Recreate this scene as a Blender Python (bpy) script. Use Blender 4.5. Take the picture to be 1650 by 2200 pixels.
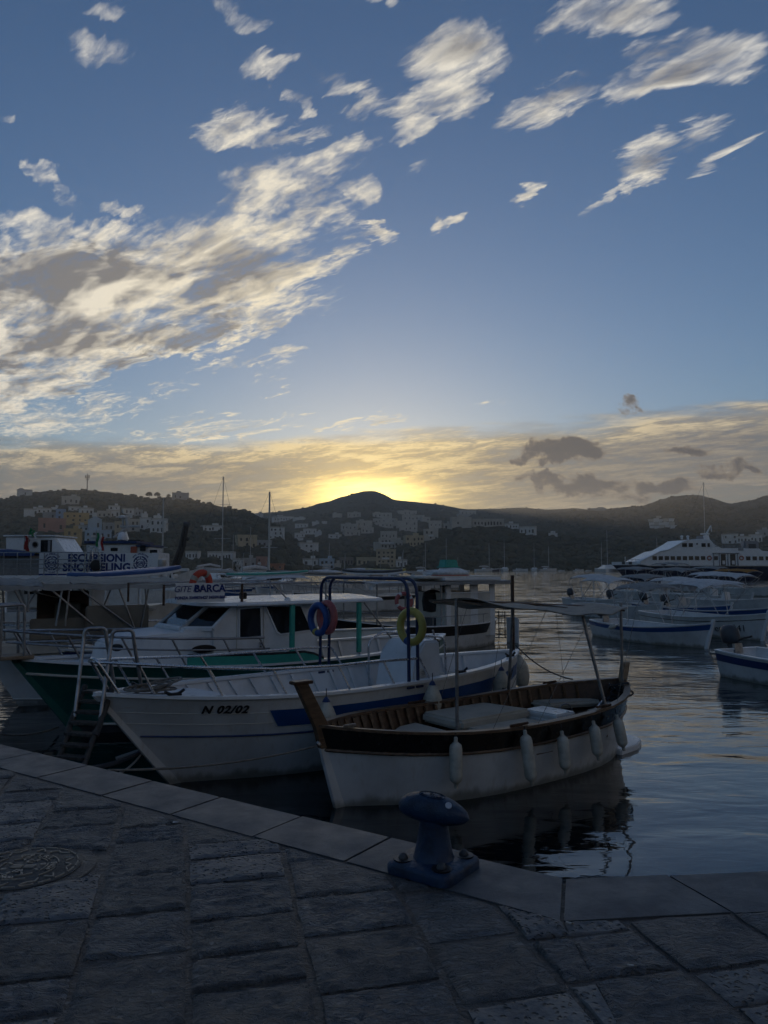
import bpy, bmesh, math, random
from math import sin, cos, pi, radians, sqrt, atan2, exp, floor
from mathutils import Vector, Matrix, noise as mnoise
random.seed(7)
R = radians
for _o in list(bpy.data.objects):
    bpy.data.objects.remove(_o)
scene = bpy.context.scene
COL = scene.collection

# ---------------------------------------------------------------- camera
EYE = 2.6            # eye height above the water; the quay top is at 1.0
QUAY = 1.0
FPX = 1650.0         # focal length in the photograph's pixels (1650 x 2200)
PITCH = math.atan(114 / FPX)
cam_d = bpy.data.cameras.new('camera')
cam = bpy.data.objects.new('camera', cam_d)
COL.objects.link(cam)
cam_d.sensor_fit = 'HORIZONTAL'
cam_d.sensor_width = 36.0
cam_d.lens = 36.0
cam_d.clip_start = 0.05
cam_d.clip_end = 8000
cam.location = (0, 0, EYE)
cam.rotation_euler = (pi / 2 + PITCH, 0, 0)
scene.camera = cam

def ray(px, py):
    x = (px - 825) / FPX; y = (1100 - py) / FPX
    cp, sp = cos(PITCH), sin(PITCH)
    return Vector((x, cp - y * sp, sp + y * cp))
def on_z(px, py, z):
    "photograph point -> place on the level z"
    d = ray(px, py); t = (z - EYE) / d.z
    return Vector((d.x * t, d.y * t, z))
def at_d(px, py, depth):
    "photograph point -> place at that many metres in front of the viewer"
    d = ray(px, py); t = depth / d.y
    return Vector((d.x * t, depth, EYE + d.z * t))

# ---------------------------------------------------------------- sky and sun
SUN_D = ray(795, 1070).normalized()
SUN_EL = math.asin(SUN_D.z)
SUN_AZ = atan2(SUN_D.x, SUN_D.y)
world = bpy.data.worlds.new('World')
scene.world = world
world.use_nodes = True

class NT:
    "small helper to write node maths as code"
    def __init__(s, tree):
        s.t = tree; s.n = tree.nodes; s.l = tree.links
    def new(s, typ, **kw):
        n = s.n.new(typ)
        for k, v in kw.items(): setattr(n, k, v)
        return n
    def put(s, sock, v):
        if isinstance(v, bpy.types.NodeSocket): s.l.new(v, sock)
        elif v is not None: sock.default_value = v
    def m(s, op, a, b=None, c=None, clamp=False):
        n = s.new('ShaderNodeMath', operation=op, use_clamp=clamp)
        s.put(n.inputs[0], a); s.put(n.inputs[1], b); s.put(n.inputs[2], c)
        return n.outputs[0]
    def add(s, a, b): return s.m('ADD', a, b)
    def sub(s, a, b): return s.m('SUBTRACT', a, b)
    def mul(s, a, b): return s.m('MULTIPLY', a, b)
    def div(s, a, b): return s.m('DIVIDE', a, b)
    def mx(s, a, b): return s.m('MAXIMUM', a, b)
    def mn(s, a, b): return s.m('MINIMUM', a, b)
    def vm(s, op, a, b=None, out=0):
        n = s.new('ShaderNodeVectorMath', operation=op)
        s.put(n.inputs[0], a)
        if b is not None: s.put(n.inputs[3 if op == 'SCALE' else 1], b)
        return n.outputs[out]
    def xyz(s, x, y, z):
        n = s.new('ShaderNodeCombineXYZ')
        s.put(n.inputs[0], x); s.put(n.inputs[1], y); s.put(n.inputs[2], z)
        return n.outputs[0]
    def sep(s, v):
        n = s.new('ShaderNodeSeparateXYZ'); s.put(n.inputs[0], v); return n.outputs
    def sstep(s, v, a, b, lo=0.0, hi=1.0):
        n = s.new('ShaderNodeMapRange', interpolation_type='SMOOTHSTEP')
        s.put(n.inputs[0], v); s.put(n.inputs[1], a); s.put(n.inputs[2], b); s.put(n.inputs[3], lo); s.put(n.inputs[4], hi)
        return n.outputs[0]
    def lin(s, v, a, b, lo=0.0, hi=1.0):
        n = s.new('ShaderNodeMapRange')
        s.put(n.inputs[0], v); s.put(n.inputs[1], a); s.put(n.inputs[2], b); s.put(n.inputs[3], lo); s.put(n.inputs[4], hi)
        return n.outputs[0]
    def noise(s, vec, scale=1.0, detail=4.0, rough=0.5, dist=0.0, out=0, lac=2.0):
        n = s.new('ShaderNodeTexNoise'); s.put(n.inputs['Vector'], vec)
        s.put(n.inputs['Scale'], scale); s.put(n.inputs['Detail'], detail)
        s.put(n.inputs['Roughness'], rough); s.put(n.inputs['Distortion'], dist); s.put(n.inputs['Lacunarity'], lac)
        return n.outputs[out]
    def voro(s, vec, scale=1.0, feature='F1', out=0, rand=1.0):
        n = s.new('ShaderNodeTexVoronoi', feature=feature); s.put(n.inputs['Vector'], vec)
        s.put(n.inputs['Scale'], scale); s.put(n.inputs['Randomness'], rand)
        return n.outputs[out]
    def mapping(s, vec, loc=(0, 0, 0), rot=(0, 0, 0), sc=(1, 1, 1), kind='POINT'):
        n = s.new('ShaderNodeMapping', vector_type=kind)
        s.put(n.inputs[0], vec); s.put(n.inputs[1], loc); s.put(n.inputs[2], rot); s.put(n.inputs[3], sc)
        return n.outputs[0]
    def mix(s, f, a, b, blend='MIX'):
        n = s.new('ShaderNodeMix', data_type='RGBA', blend_type=blend)
        s.put(n.inputs[0], f); s.put(n.inputs[6], a); s.put(n.inputs[7], b)
        return n.outputs[2]
    def ramp(s, f, stops, interp='LINEAR'):
        n = s.new('ShaderNodeValToRGB'); cr = n.color_ramp; cr.interpolation = interp
        while len(cr.elements) < len(stops): cr.elements.new(0.5)
        for e, (p, c) in zip(cr.elements, stops):
            e.position = p; e.color = (*c, 1) if len(c) == 3 else c
        s.put(n.inputs[0], f); return n.outputs[0]

world.cycles.sampling_method = 'MANUAL'; world.cycles.sample_map_resolution = 512
def build_world():
    k = NT(world.node_tree); k.n.clear()
    out = k.new('ShaderNodeOutputWorld'); bg = k.new('ShaderNodeBackground')
    k.l.new(bg.outputs[0], out.inputs[0]); bg.inputs[1].default_value = 0.1
    sky = k.new('ShaderNodeTexSky', sky_type='NISHITA', sun_disc=False)
    sky.sun_elevation = SUN_EL; sky.sun_rotation = SUN_AZ
    sky.altitude = 0; sky.air_density = 1.0; sky.dust_density = 0.3; sky.ozone_density = 2.6
    d = k.new('ShaderNodeTexCoord').outputs['Generated']
    dx, dy, dz = k.sep(d)
    dyc = k.mx(dy, 0.06)
    u = k.div(dx, dyc); v = k.div(dz, dyc)
    uv = k.xyz(u, v, 0.0)
    front = k.sstep(dy, 0.06, 0.3)
    # cloud sheet seen in perspective; the streaks run along one wind direction
    h = k.add(k.mx(dz, 0.0), 0.05)
    pl = k.xyz(k.div(dx, h), k.div(dy, h), 0.0)
    pw = k.mapping(pl, rot=(0, 0, R(45)))
    warp = k.noise(pw, 2.2, 2, 0.5, out=1)
    warp = k.vm('SCALE', k.vm('SUBTRACT', warp, (0.5, 0.5, 0.5)), 0.30)
    ps = k.vm('ADD', k.mapping(pw, sc=(0.46, 1.15, 1.0)), warp)
    n1 = k.noise(ps, 5.0, 6, 0.60, 0.0)
    n2 = k.noise(k.mapping(pw, loc=(3.1, 7.7, 0.4), sc=(0.58, 1.45, 1)), 27.0, 4, 0.6, 0.4)
    nn = k.add(k.mul(k.sub(n1, 0.5), 3.4), k.mul(k.sub(n2, 0.5), 2.3))
    # where cloud stands: (px, py, half-length, half-height, tilt, weight)
    mask = None
    wv = k.noise(ps, 7.0, 5, 0.62, out=1)
    wv = k.vm('MULTIPLY', k.vm('SUBTRACT', wv, (0.5, 0.5, 0.5)), (0.15, 0.11, 0.0))
    wuv = k.vm('ADD', uv, wv)
    wx, wy, _z = k.sep(wuv)
    wuv1 = k.xyz(wx, wy, 1.0); uv1 = k.xyz(u, v, 1.0)
    def blob(vec, px, py, a, b, rot, w, r0, r1):
        "soft ellipse of the sky round a direction"
        r = ray(px, py); cu, cv = r.x / r.y, r.z / r.y
        c_, s_ = cos(R(rot)), sin(R(rot)); a /= FPX; b /= FPX
        qx = k.vm('DOT_PRODUCT', vec, (c_ / a, s_ / a, -(c_ * cu + s_ * cv) / a), out=1)
        qy = k.vm('DOT_PRODUCT', vec, (-s_ / b, c_ / b, (s_ * cu - c_ * cv) / b), out=1)
        d2 = k.m('MULTIPLY_ADD', qx, qx, k.mul(qy, qy))
        return k.sstep(d2, r0, r1, w, 0.0)
    for (px, py, a, b, rot, w) in CLOUDS:
        e_ = 1.22 if px < 700 and py > 470 else 1.06
        g = blob(wuv1, px, py, e_ * a, e_ * b, rot, w, -0.1, 1.9)
        mask = g if mask is None else k.mx(mask, g)
    mask = k.mul(mask, front)
    back = k.mul(k.sub(1.0, front), 0.42)
    mask = k.add(mask, back)
    # the low bank over the horizon
    edge = k.add(0.170, k.add(k.mul(u, 0.050), k.mul(k.sub(k.noise(k.mapping(uv, sc=(3.0, 22.0, 1)), 2.0, 3, 0.6), 0.5), 0.05)))
    el = k.div(dz, k.m('SQRT', k.add(k.mul(dx, dx), k.mul(dy, dy))))
    bank = k.sstep(el, k.sub(edge, 0.018), k.add(edge, 0.010), 1.0, 0.0)
    top = k.mul(k.sstep(el, k.sub(edge, 0.05), k.sub(edge, 0.004)), bank)
    den = k.add(k.sub(k.mul(mask, 2.0), 1.15), k.mul(nn, k.sstep(mask, 0.0, 0.45, 0.2, 1.0)))
    alpha = k.sstep(den, -0.38, 1.35)
    alpha = k.mul(alpha, k.sstep(mask, 0.02, 0.3))
    # light: bright where the sheet is thin or opens toward the sun, grey where deep
    n1s = k.noise(k.vm('ADD', ps, (-0.02, 0.07, 0.0)), 5.0, 3, 0.6, 0.0)
    rim = k.sub(n1, n1s)
    ns = k.noise(k.mapping(pw, loc=(1.7, 0.3, 2.0), sc=(0.30, 1.0, 1)), 3.4, 4, 0.55, 0.2)
    deep = k.mul(k.sstep(mask, 0.78, 1.12), k.sstep(ns, 0.46, 0.66, 1.0, 0.0))
    lit = k.add(k.sub(k.sstep(den, 2.6, 0.6, 0.62, 0.95), k.mul(deep, 0.92)), k.add(k.mul(rim, 3.6), k.mul(k.mul(k.sub(nn, 0.1), 0.22), deep)))
    lit = k.m('MAXIMUM', k.m('MINIMUM', lit, 1.25), 0.0)
    sd = k.new('ShaderNodeVectorMath', operation='DOT_PRODUCT')
    k.put(sd.inputs[0], d); sd.inputs[1].default_value = tuple(SUN_D)
    ca = sd.outputs['Value']
    near = k.m('POWER', k.mx(ca, 0.0), 9.0)
    vnear = k.m('POWER', k.mx(ca, 0.0), 160.0)
    ccol_l = k.mix(near, (6.3, 6.15, 5.8, 1), (8.6, 7.3, 4.9, 1))
    ccol_d = k.mix(near, (1.45, 1.5, 1.7, 1), (2.4, 2.15, 1.8, 1))
    ccol = k.mix(lit, ccol_d, ccol_l)
    base = k.mix(1.0, sky.outputs[0], SKY_TINT, 'MULTIPLY')
    col = k.mix(alpha, base, ccol)
    # bank colour: streaky grey-tan, gold round the sun
    st = k.noise(k.mapping(uv, rot=(0, 0, R(-4)), sc=(2.2, 20.0, 1)), 2.2, 5, 0.62, 0.3)
    st = k.add(k.mul(st, 0.45), k.mul(k.add(n1, k.mul(k.sub(n2, 0.5), 0.5)), 0.55))
    st2 = k.sstep(st, 0.42, 0.62)
    bd = k.mix(vnear, (1.15, 1.1, 1.1, 1), (6.5, 4.6, 2.0, 1))
    bl = k.mix(vnear, (2.7, 2.4, 1.95, 1), (11.5, 8.7, 3.9, 1))
    midw = k.m('POWER', k.mx(ca, 0.0), 48.0)
    bd = k.mix(k.mul(midw, 0.75), bd, k.mix(vnear, (2.0, 1.65, 1.1, 1), (6.0, 4.0, 1.3, 1)))
    bl = k.mix(k.mul(midw, 0.8), bl, k.mix(vnear, (7.6, 5.6, 2.5, 1), (11.5, 8.7, 3.9, 1)))
    bl = k.mix(k.mul(top, 0.8), bl, k.mix(near, (5.6, 4.9, 3.7, 1), (9.0, 7.0, 3.6, 1)))
    bcol = k.mix(k.mn(k.add(st2, k.mul(top, 0.25)), 1.0), bd, bl)
    us, vs_ = SUN_D.x / SUN_D.y, SUN_D.z / SUN_D.y
    gx = k.mul(k.sub(u, us), 1 / 0.062); gy = k.mul(k.sub(v, vs_), 1 / 0.022)
    glow = k.m('POWER', 2.718, k.mul(k.m('MULTIPLY_ADD', gx, gx, k.mul(gy, gy)), -1.0))
    bcol = k.mix(k.mul(k.mul(glow, front), 0.85), bcol, (48, 34, 9.5, 1))
    balpha = k.mul(bank, k.sstep(st, 0.36, 0.56, 0.78, 0.99))
    col = k.mix(balpha, col, bcol)
    # small dark cumulus low on the right
    dm = None
    nv = k.vm('SCALE', k.vm('SUBTRACT', k.noise(uv, 26.0, 5, 0.6, out=1), (0.5, 0.5, 0.5)), 0.055)
    nx, ny, _z = k.sep(k.vm('ADD', uv, nv)); nuv1 = k.xyz(nx, ny, 1.0)
    for (px, py, a, b, w) in CUMULUS:
        g = blob(nuv1, px, py, a, b, 0, w, -0.1, 1.8)
        dm = g if dm is None else k.mx(dm, g)
    nc = k.noise(k.mapping(uv, sc=(1, 1.5, 1)), 34.0, 5, 0.62, 0.3)
    dden = k.add(k.sub(k.mul(k.mul(dm, front), 2.0), 0.85), k.mul(k.sub(nc, 0.5), 2.6))
    dal = k.mul(k.sstep(dden, -0.2, 0.55), 0.93)
    dcol = k.mix(k.sstep(dden, 0.0, 0.8), (1.9, 1.55, 1.2, 1), (0.62, 0.62, 0.68, 1))
    col = k.mix(dal, col, dcol)
    k.l.new(col, bg.inputs[0])

SKY_TINT = (0.78, 0.84, 1.0, 1)
CLOUDS = [
    (220, 105, 105, 48, -20, 0.72), (235, 12, 50, 22, -10, 0.6), (515, 45, 65, 26, -12, 0.62),
    (565, 155, 55, 38, 10, 0.85), (640, 218, 30, 30, 0, 0.7), (735, 168, 70, 22, -6, 0.72), (825, 8, 40, 16, 0, 0.7),
    (790, 222, 60, 36, 25, 0.68), (860, 255, 60, 42, 40, 0.78),
    (985, 110, 125, 75, 10, 0.95), (960, 205, 90, 55, 25, 0.8),
    (1330, 45, 170, 62, 8, 1.0), (1480, 130, 190, 55, 18, 0.98), (1170, 225, 130, 50, 25, 0.9), (1590, 120, 90, 50, 25, 0.85),
    (1380, 350, 95, 42, 28, 0.92), (1520, 285, 80, 34, 30, 0.85), (1570, 335, 95, 16, 28, 0.85), (1330, 420, 80, 14, 25, 0.75),
    (1127, 424, 30, 34, 45, 0.9), (962, 474, 36, 24, 25, 0.9), (900, 372, 36, 14, 10, 0.55),
    (500, 282, 90, 45, 12, 0.95), (620, 280, 90, 30, 8, 0.9), (690, 345, 110, 40, 14, 0.72), (590, 400, 150, 70, 18, 0.86), (740, 420, 60, 40, -20, 0.72),
    (258, 458, 46, 18, 0, 0.7), (80, 390, 40, 36, -40, 0.66), (10, 255, 30, 12, 0, 0.6), (130, 430, 50, 26, -20, 0.58),
    (80, 490, 110, 34, -6, 0.85), (240, 525, 70, 38, 0, 0.95), (330, 500, 110, 40, 10, 0.75), (420, 560, 270, 85, 10, 1.05),
    (560, 520, 140, 55, 22, 0.98), (150, 620, 330, 110, 2, 1.25), (430, 640, 220, 60, 14, 1.05), (60, 720, 260, 90, 8, 1.2),
    (330, 735, 360, 36, 14, 1.05), (120, 810, 260, 40, 20, 1.05), (10, 850, 120, 32, 30, 1.0), (560, 690, 140, 16, 12, 0.9), (620, 600, 150, 26, 14, 0.9),
    (790, 512, 70, 18, -4, 0.92), (745, 546, 50, 14, 4, 0.85),
    (475, 788, 60, 14, 10, 0.75), (580, 770, 50, 12, 10, 0.65), (590, 822, 46, 12, 6, 0.68), (210, 856, 50, 16, 12, 0.75), (380, 832, 50, 10, 12, 0.65),
    (90, 915, 150, 36, 8, 0.85), (440, 925, 180, 16, 8, 0.85), (760, 905, 120, 14, 8, 0.8), (250, 885, 70, 8, 10, 0.7), (1060, 860, 40, 6, 10, 0.6),
]
CUMULUS = [
    (1215, 968, 100, 30, 1.0), (1130, 990, 40, 16, 0.8), (1260, 1042, 130, 22, 0.8), (1165, 1030, 60, 18, 0.85),
    (1430, 1042, 85, 22, 0.9), (1355, 868, 34, 18, 0.6), (1480, 968, 70, 14, 0.7), (1560, 1010, 90, 14, 0.75), (1585, 1000, 26, 20, 0.8), (1330, 1066, 90, 14, 0.6),
]
build_world()
sun_d = bpy.data.lights.new('sun', 'SUN')
sun_d.energy = 0.5; sun_d.angle = R(0.5); sun_d.color = (1.0, 0.80, 0.55)
sun = bpy.data.objects.new('sun', sun_d); COL.objects.link(sun)
sun.rotation_euler = (-SUN_D).to_track_quat('-Z', 'Y').to_euler()
sun.location = SUN_D * 3000
vs = scene.view_settings
vs.view_transform = 'Standard'; vs.look = 'None'; vs.gamma = 1.0; vs.use_curve_mapping = False
vs.exposure = 0.27
scene.cycles.use_denoising = True
scene.cycles.use_adaptive_sampling = True; scene.cycles.adaptive_threshold = 0.02; scene.cycles.adaptive_min_samples = 8
scene.cycles.max_bounces = 6
scene.cycles.diffuse_bounces = 2; scene.cycles.glossy_bounces = 3
scene.cycles.caustics_reflective = False; scene.cycles.caustics_refractive = False

# ---------------------------------------------------------------- materials
MATS = {}
def paint(name, col, rough=0.5, metal=0.0, var=0.12, scale=3.0, bump=0.0, bscale=40.0, spec=0.5, streak=0.0, coat=0.0, grime=0.0):
    "procedural material: colour with uneven wear, roughness variation and fine relief"
    m = bpy.data.materials.new(name); m.use_nodes = True
    k = NT(m.node_tree); b = k.n['Principled BSDF']
    tc = k.new('ShaderNodeTexCoord').outputs['Object']
    n = k.noise(tc, scale, 6, 0.6)
    c = k.mix(k.sstep(n, 0.35, 0.72), (*col, 1), (*[x * (1 - var * 1.6) for x in col], 1))
    if streak:
        st = k.noise(k.mapping(tc, sc=(6, 6, 0.6)), 3.0, 5, 0.6)
        c = k.mix(k.mul(k.sstep(st, 0.52, 0.75), streak), c, (col[0] * 0.55 + 0.02, col[1] * 0.45 + 0.01, col[2] * 0.35, 1))
    if grime:      # weed and dirt left by the water along the waterline, scuffs above it
        z = k.sep(tc)[2]
        wob = k.mul(k.sub(k.noise(k.mapping(tc, sc=(1.5, 1.5, 0.3)), 2.4, 5, 0.65), 0.5), 0.28)
        c = k.mix(k.mul(k.sstep(k.add(z, wob), 0.02, 0.13, 1.0, 0.0), grime), c, (0.10, 0.10, 0.065, 1))
        sc_ = k.noise(k.mapping(tc, sc=(1.2, 1.2, 5.0)), 2.6, 6, 0.7, 0.4)
        c = k.mix(k.mul(k.sstep(sc_, 0.60, 0.72), grime * 0.45), c, (col[0] * 0.6, col[1] * 0.58, col[2] * 0.54, 1))
    k.put(b.inputs['Base Color'], c)
    k.put(b.inputs['Roughness'], k.lin(k.noise(tc, scale * 4, 4, 0.6), 0.3, 0.7, max(rough - 0.1, 0.03), min(rough + 0.12, 1)))
    b.inputs['Metallic'].default_value = metal
    b.inputs['Specular IOR Level'].default_value = spec
    if coat: b.inputs['Coat Weight'].default_value = coat
    if bump:
        bp = k.new('ShaderNodeBump'); bp.inputs['Strength'].default_value = bump; bp.inputs['Distance'].default_value = 0.01
        k.put(bp.inputs['Height'], k.noise(tc, bscale, 5, 0.6)); k.l.new(bp.outputs[0], b.inputs['Normal'])
    MATS[name] = m
    return m

def wood(name, a, b_, rough=0.5, axis=0, sc=1.0):
    m = bpy.data.materials.new(name); m.use_nodes = True
    k = NT(m.node_tree); b = k.n['Principled BSDF']
    tc = k.new('ShaderNodeTexCoord').outputs['Object']
    s = [14, 14, 14]; s[axis] = 1.6
    n = k.noise(k.mapping(tc, sc=tuple(x * sc for x in s)), 2.0, 6, 0.65, 0.6)
    k.put(b.inputs['Base Color'], k.mix(k.sstep(n, 0.35, 0.65), (*a, 1), (*b_, 1)))
    b.inputs['Roughness'].default_value = rough
    bp = k.new('ShaderNodeBump'); bp.inputs['Strength'].default_value = 0.25; bp.inputs['Distance'].default_value = 0.004
    k.put(bp.inputs['Height'], n); k.l.new(bp.outputs[0], b.inputs['Normal'])
    MATS[name] = m
    return m

def glass(name, tint=(0.75, 0.85, 0.88), gl=0.12):
    m = bpy.data.materials.new(name); m.use_nodes = True
    k = NT(m.node_tree); k.n.clear()
    out = k.new('ShaderNodeOutputMaterial')
    tr = k.new('ShaderNodeBsdfTransparent'); tr.inputs[0].default_value = (*tint, 1)
    g = k.new('ShaderNodeBsdfGlossy'); g.inputs['Roughness'].default_value = 0.06; g.inputs[0].default_value = (0.9, 0.9, 0.9, 1)
    lw = k.new('ShaderNodeLayerWeight'); lw.inputs[0].default_value = 0.25
    mx = k.new('ShaderNodeMixShader')
    k.put(mx.inputs[0], k.lin(lw.outputs['Fresnel'], 0, 1, gl, 0.95))
    k.l.new(tr.outputs[0], mx.inputs[1]); k.l.new(g.outputs[0], mx.inputs[2]); k.l.new(mx.outputs[0], out.inputs[0])
    MATS[name] = m
    return m

def canvas(name, col, rough=0.85):
    "cloth with soft creases and a little light coming through"
    m = bpy.data.materials.new(name); m.use_nodes = True
    k = NT(m.node_tree); b = k.n['Principled BSDF']
    tc = k.new('ShaderNodeTexCoord').outputs['Object']
    n = k.noise(k.mapping(tc, sc=(1, 2.2, 1)), 3.0, 6, 0.6, 0.8)
    c = k.mix(k.sstep(n, 0.3, 0.75), (*col, 1), (*[x * 0.72 for x in col], 1))
    k.put(b.inputs['Base Color'], c)
    b.inputs['Roughness'].default_value = rough
    b.inputs['Specular IOR Level'].default_value = 0.2
    bp = k.new('ShaderNodeBump'); bp.inputs['Strength'].default_value = 0.5; bp.inputs['Distance'].default_value = 0.02
    k.put(bp.inputs['Height'], k.noise(k.mapping(tc, sc=(1, 1.8, 1)), 5.0, 5, 0.55, 0.6)); k.l.new(bp.outputs[0], b.inputs['Normal'])
    tl = k.new('ShaderNodeBsdfTranslucent'); k.put(tl.inputs[0], c)
    mx = k.new('ShaderNodeMixShader'); mx.inputs[0].default_value = 0.12
    out = k.n['Material Output']
    k.l.new(b.outputs[0], mx.inputs[1]); k.l.new(tl.outputs[0], mx.inputs[2]); k.l.new(mx.outputs[0], out.inputs[0])
    MATS[name] = m
    return m

paint('white', (0.70, 0.71, 0.71), 0.40, var=0.14, scale=1.6, streak=0.30, grime=0.7)
paint('white_in', (0.74, 0.75, 0.76), 0.5, var=0.10, scale=3)
paint('white_fresh', (0.78, 0.79, 0.80), 0.3, var=0.05, scale=1.5)
paint('cream', (0.62, 0.60, 0.55), 0.55, var=0.12)
paint('grey', (0.28, 0.29, 0.31), 0.5, var=0.12)
paint('dark_grey', (0.06, 0.065, 0.075), 0.5, var=0.2)
paint('blue', (0.012, 0.075, 0.26), 0.4, var=0.12, scale=2)
paint('blue_deep', (0.012, 0.035, 0.14), 0.35, var=0.12, scale=2)
paint('blue_frame', (0.011, 0.027, 0.09), 0.42, var=0.1)
paint('navy', (0.010, 0.016, 0.05), 0.3, var=0.15, scale=0.3)
paint('ink', (0.012, 0.03, 0.17), 0.6, var=0.05)
paint('black', (0.010, 0.010, 0.012), 0.45, var=0.2)
paint('black_gloss', (0.012, 0.011, 0.011), 0.22, var=0.2, scale=2)
paint('green', (0.010, 0.12, 0.105), 0.4, var=0.25, scale=1.3, streak=0.3, grime=0.5)
paint('teal', (0.04, 0.36, 0.29), 0.45, var=0.12)
paint('orange', (0.52, 0.055, 0.022), 0.55, var=0.15)
paint('red', (0.34, 0.03, 0.03), 0.5, var=0.12)
paint('rust_red', (0.42, 0.10, 0.05), 0.6, var=0.12)
paint('pink_red', (0.36, 0.09, 0.09), 0.5, var=0.12)
paint('yellow', (0.48, 0.40, 0.09), 0.5, var=0.12)
paint('ring_blue', (0.012, 0.065, 0.25), 0.45, var=0.12)
paint('flag_green', (0.01, 0.22, 0.08), 0.7)
paint('steel', (0.62, 0.63, 0.65), 0.26, metal=1.0, var=0.12, scale=12)
paint('steel_dull', (0.40, 0.40, 0.41), 0.42, metal=1.0, var=0.25, scale=8)
paint('aluminium', (0.55, 0.56, 0.58), 0.4, metal=0.9, var=0.2)
paint('mast', (0.50, 0.50, 0.50), 0.4, metal=0.3, var=0.1)
paint('fender', (0.54, 0.52, 0.45), 0.55, var=0.28, scale=7, streak=0.5)
paint('rope', (0.22, 0.21, 0.19), 0.9, var=0.25, scale=30, bump=0.6, bscale=120)
paint('rope_dark', (0.03, 0.035, 0.045), 0.9, var=0.25, scale=30, bump=0.6, bscale=120)
paint('cushion', (0.48, 0.45, 0.39), 0.85, var=0.12, scale=4, bump=0.3, bscale=14, spec=0.2)
paint('tan_board', (0.22, 0.19, 0.15), 0.8, var=0.15, scale=2)
paint('rubber', (0.02, 0.02, 0.021), 0.75, var=0.2)
paint('dark_hole', (0.012, 0.013, 0.015), 0.4, var=0.1)
paint('board_grey', (0.36, 0.35, 0.33), 0.6, var=0.1)
paint('pane', (0.018, 0.020, 0.024), 0.12)
paint('skin', (0.35, 0.20, 0.14), 0.6)
canvas('canvas_white', (0.74, 0.74, 0.74))
canvas('canvas_beige', (0.46, 0.42, 0.36))
canvas('canvas_grey', (0.36, 0.36, 0.35))
canvas('canvas_orange', (0.42, 0.20, 0.05))
wood('wood_dark', (0.085, 0.04, 0.022), (0.035, 0.018, 0.011), 0.42)
wood('wood_mid', (0.17, 0.105, 0.062), (0.085, 0.052, 0.033), 0.4)
wood('wood_pale', (0.34, 0.26, 0.18), (0.20, 0.145, 0.10), 0.6)
wood('deck_teak', (0.30, 0.25, 0.20), (0.19, 0.155, 0.12), 0.6)
wood('weathered', (0.075, 0.068, 0.06), (0.032, 0.03, 0.027), 0.75, axis=2)
glass('glass')
glass('glass_dark', (0.20, 0.24, 0.26), 0.10)

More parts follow.
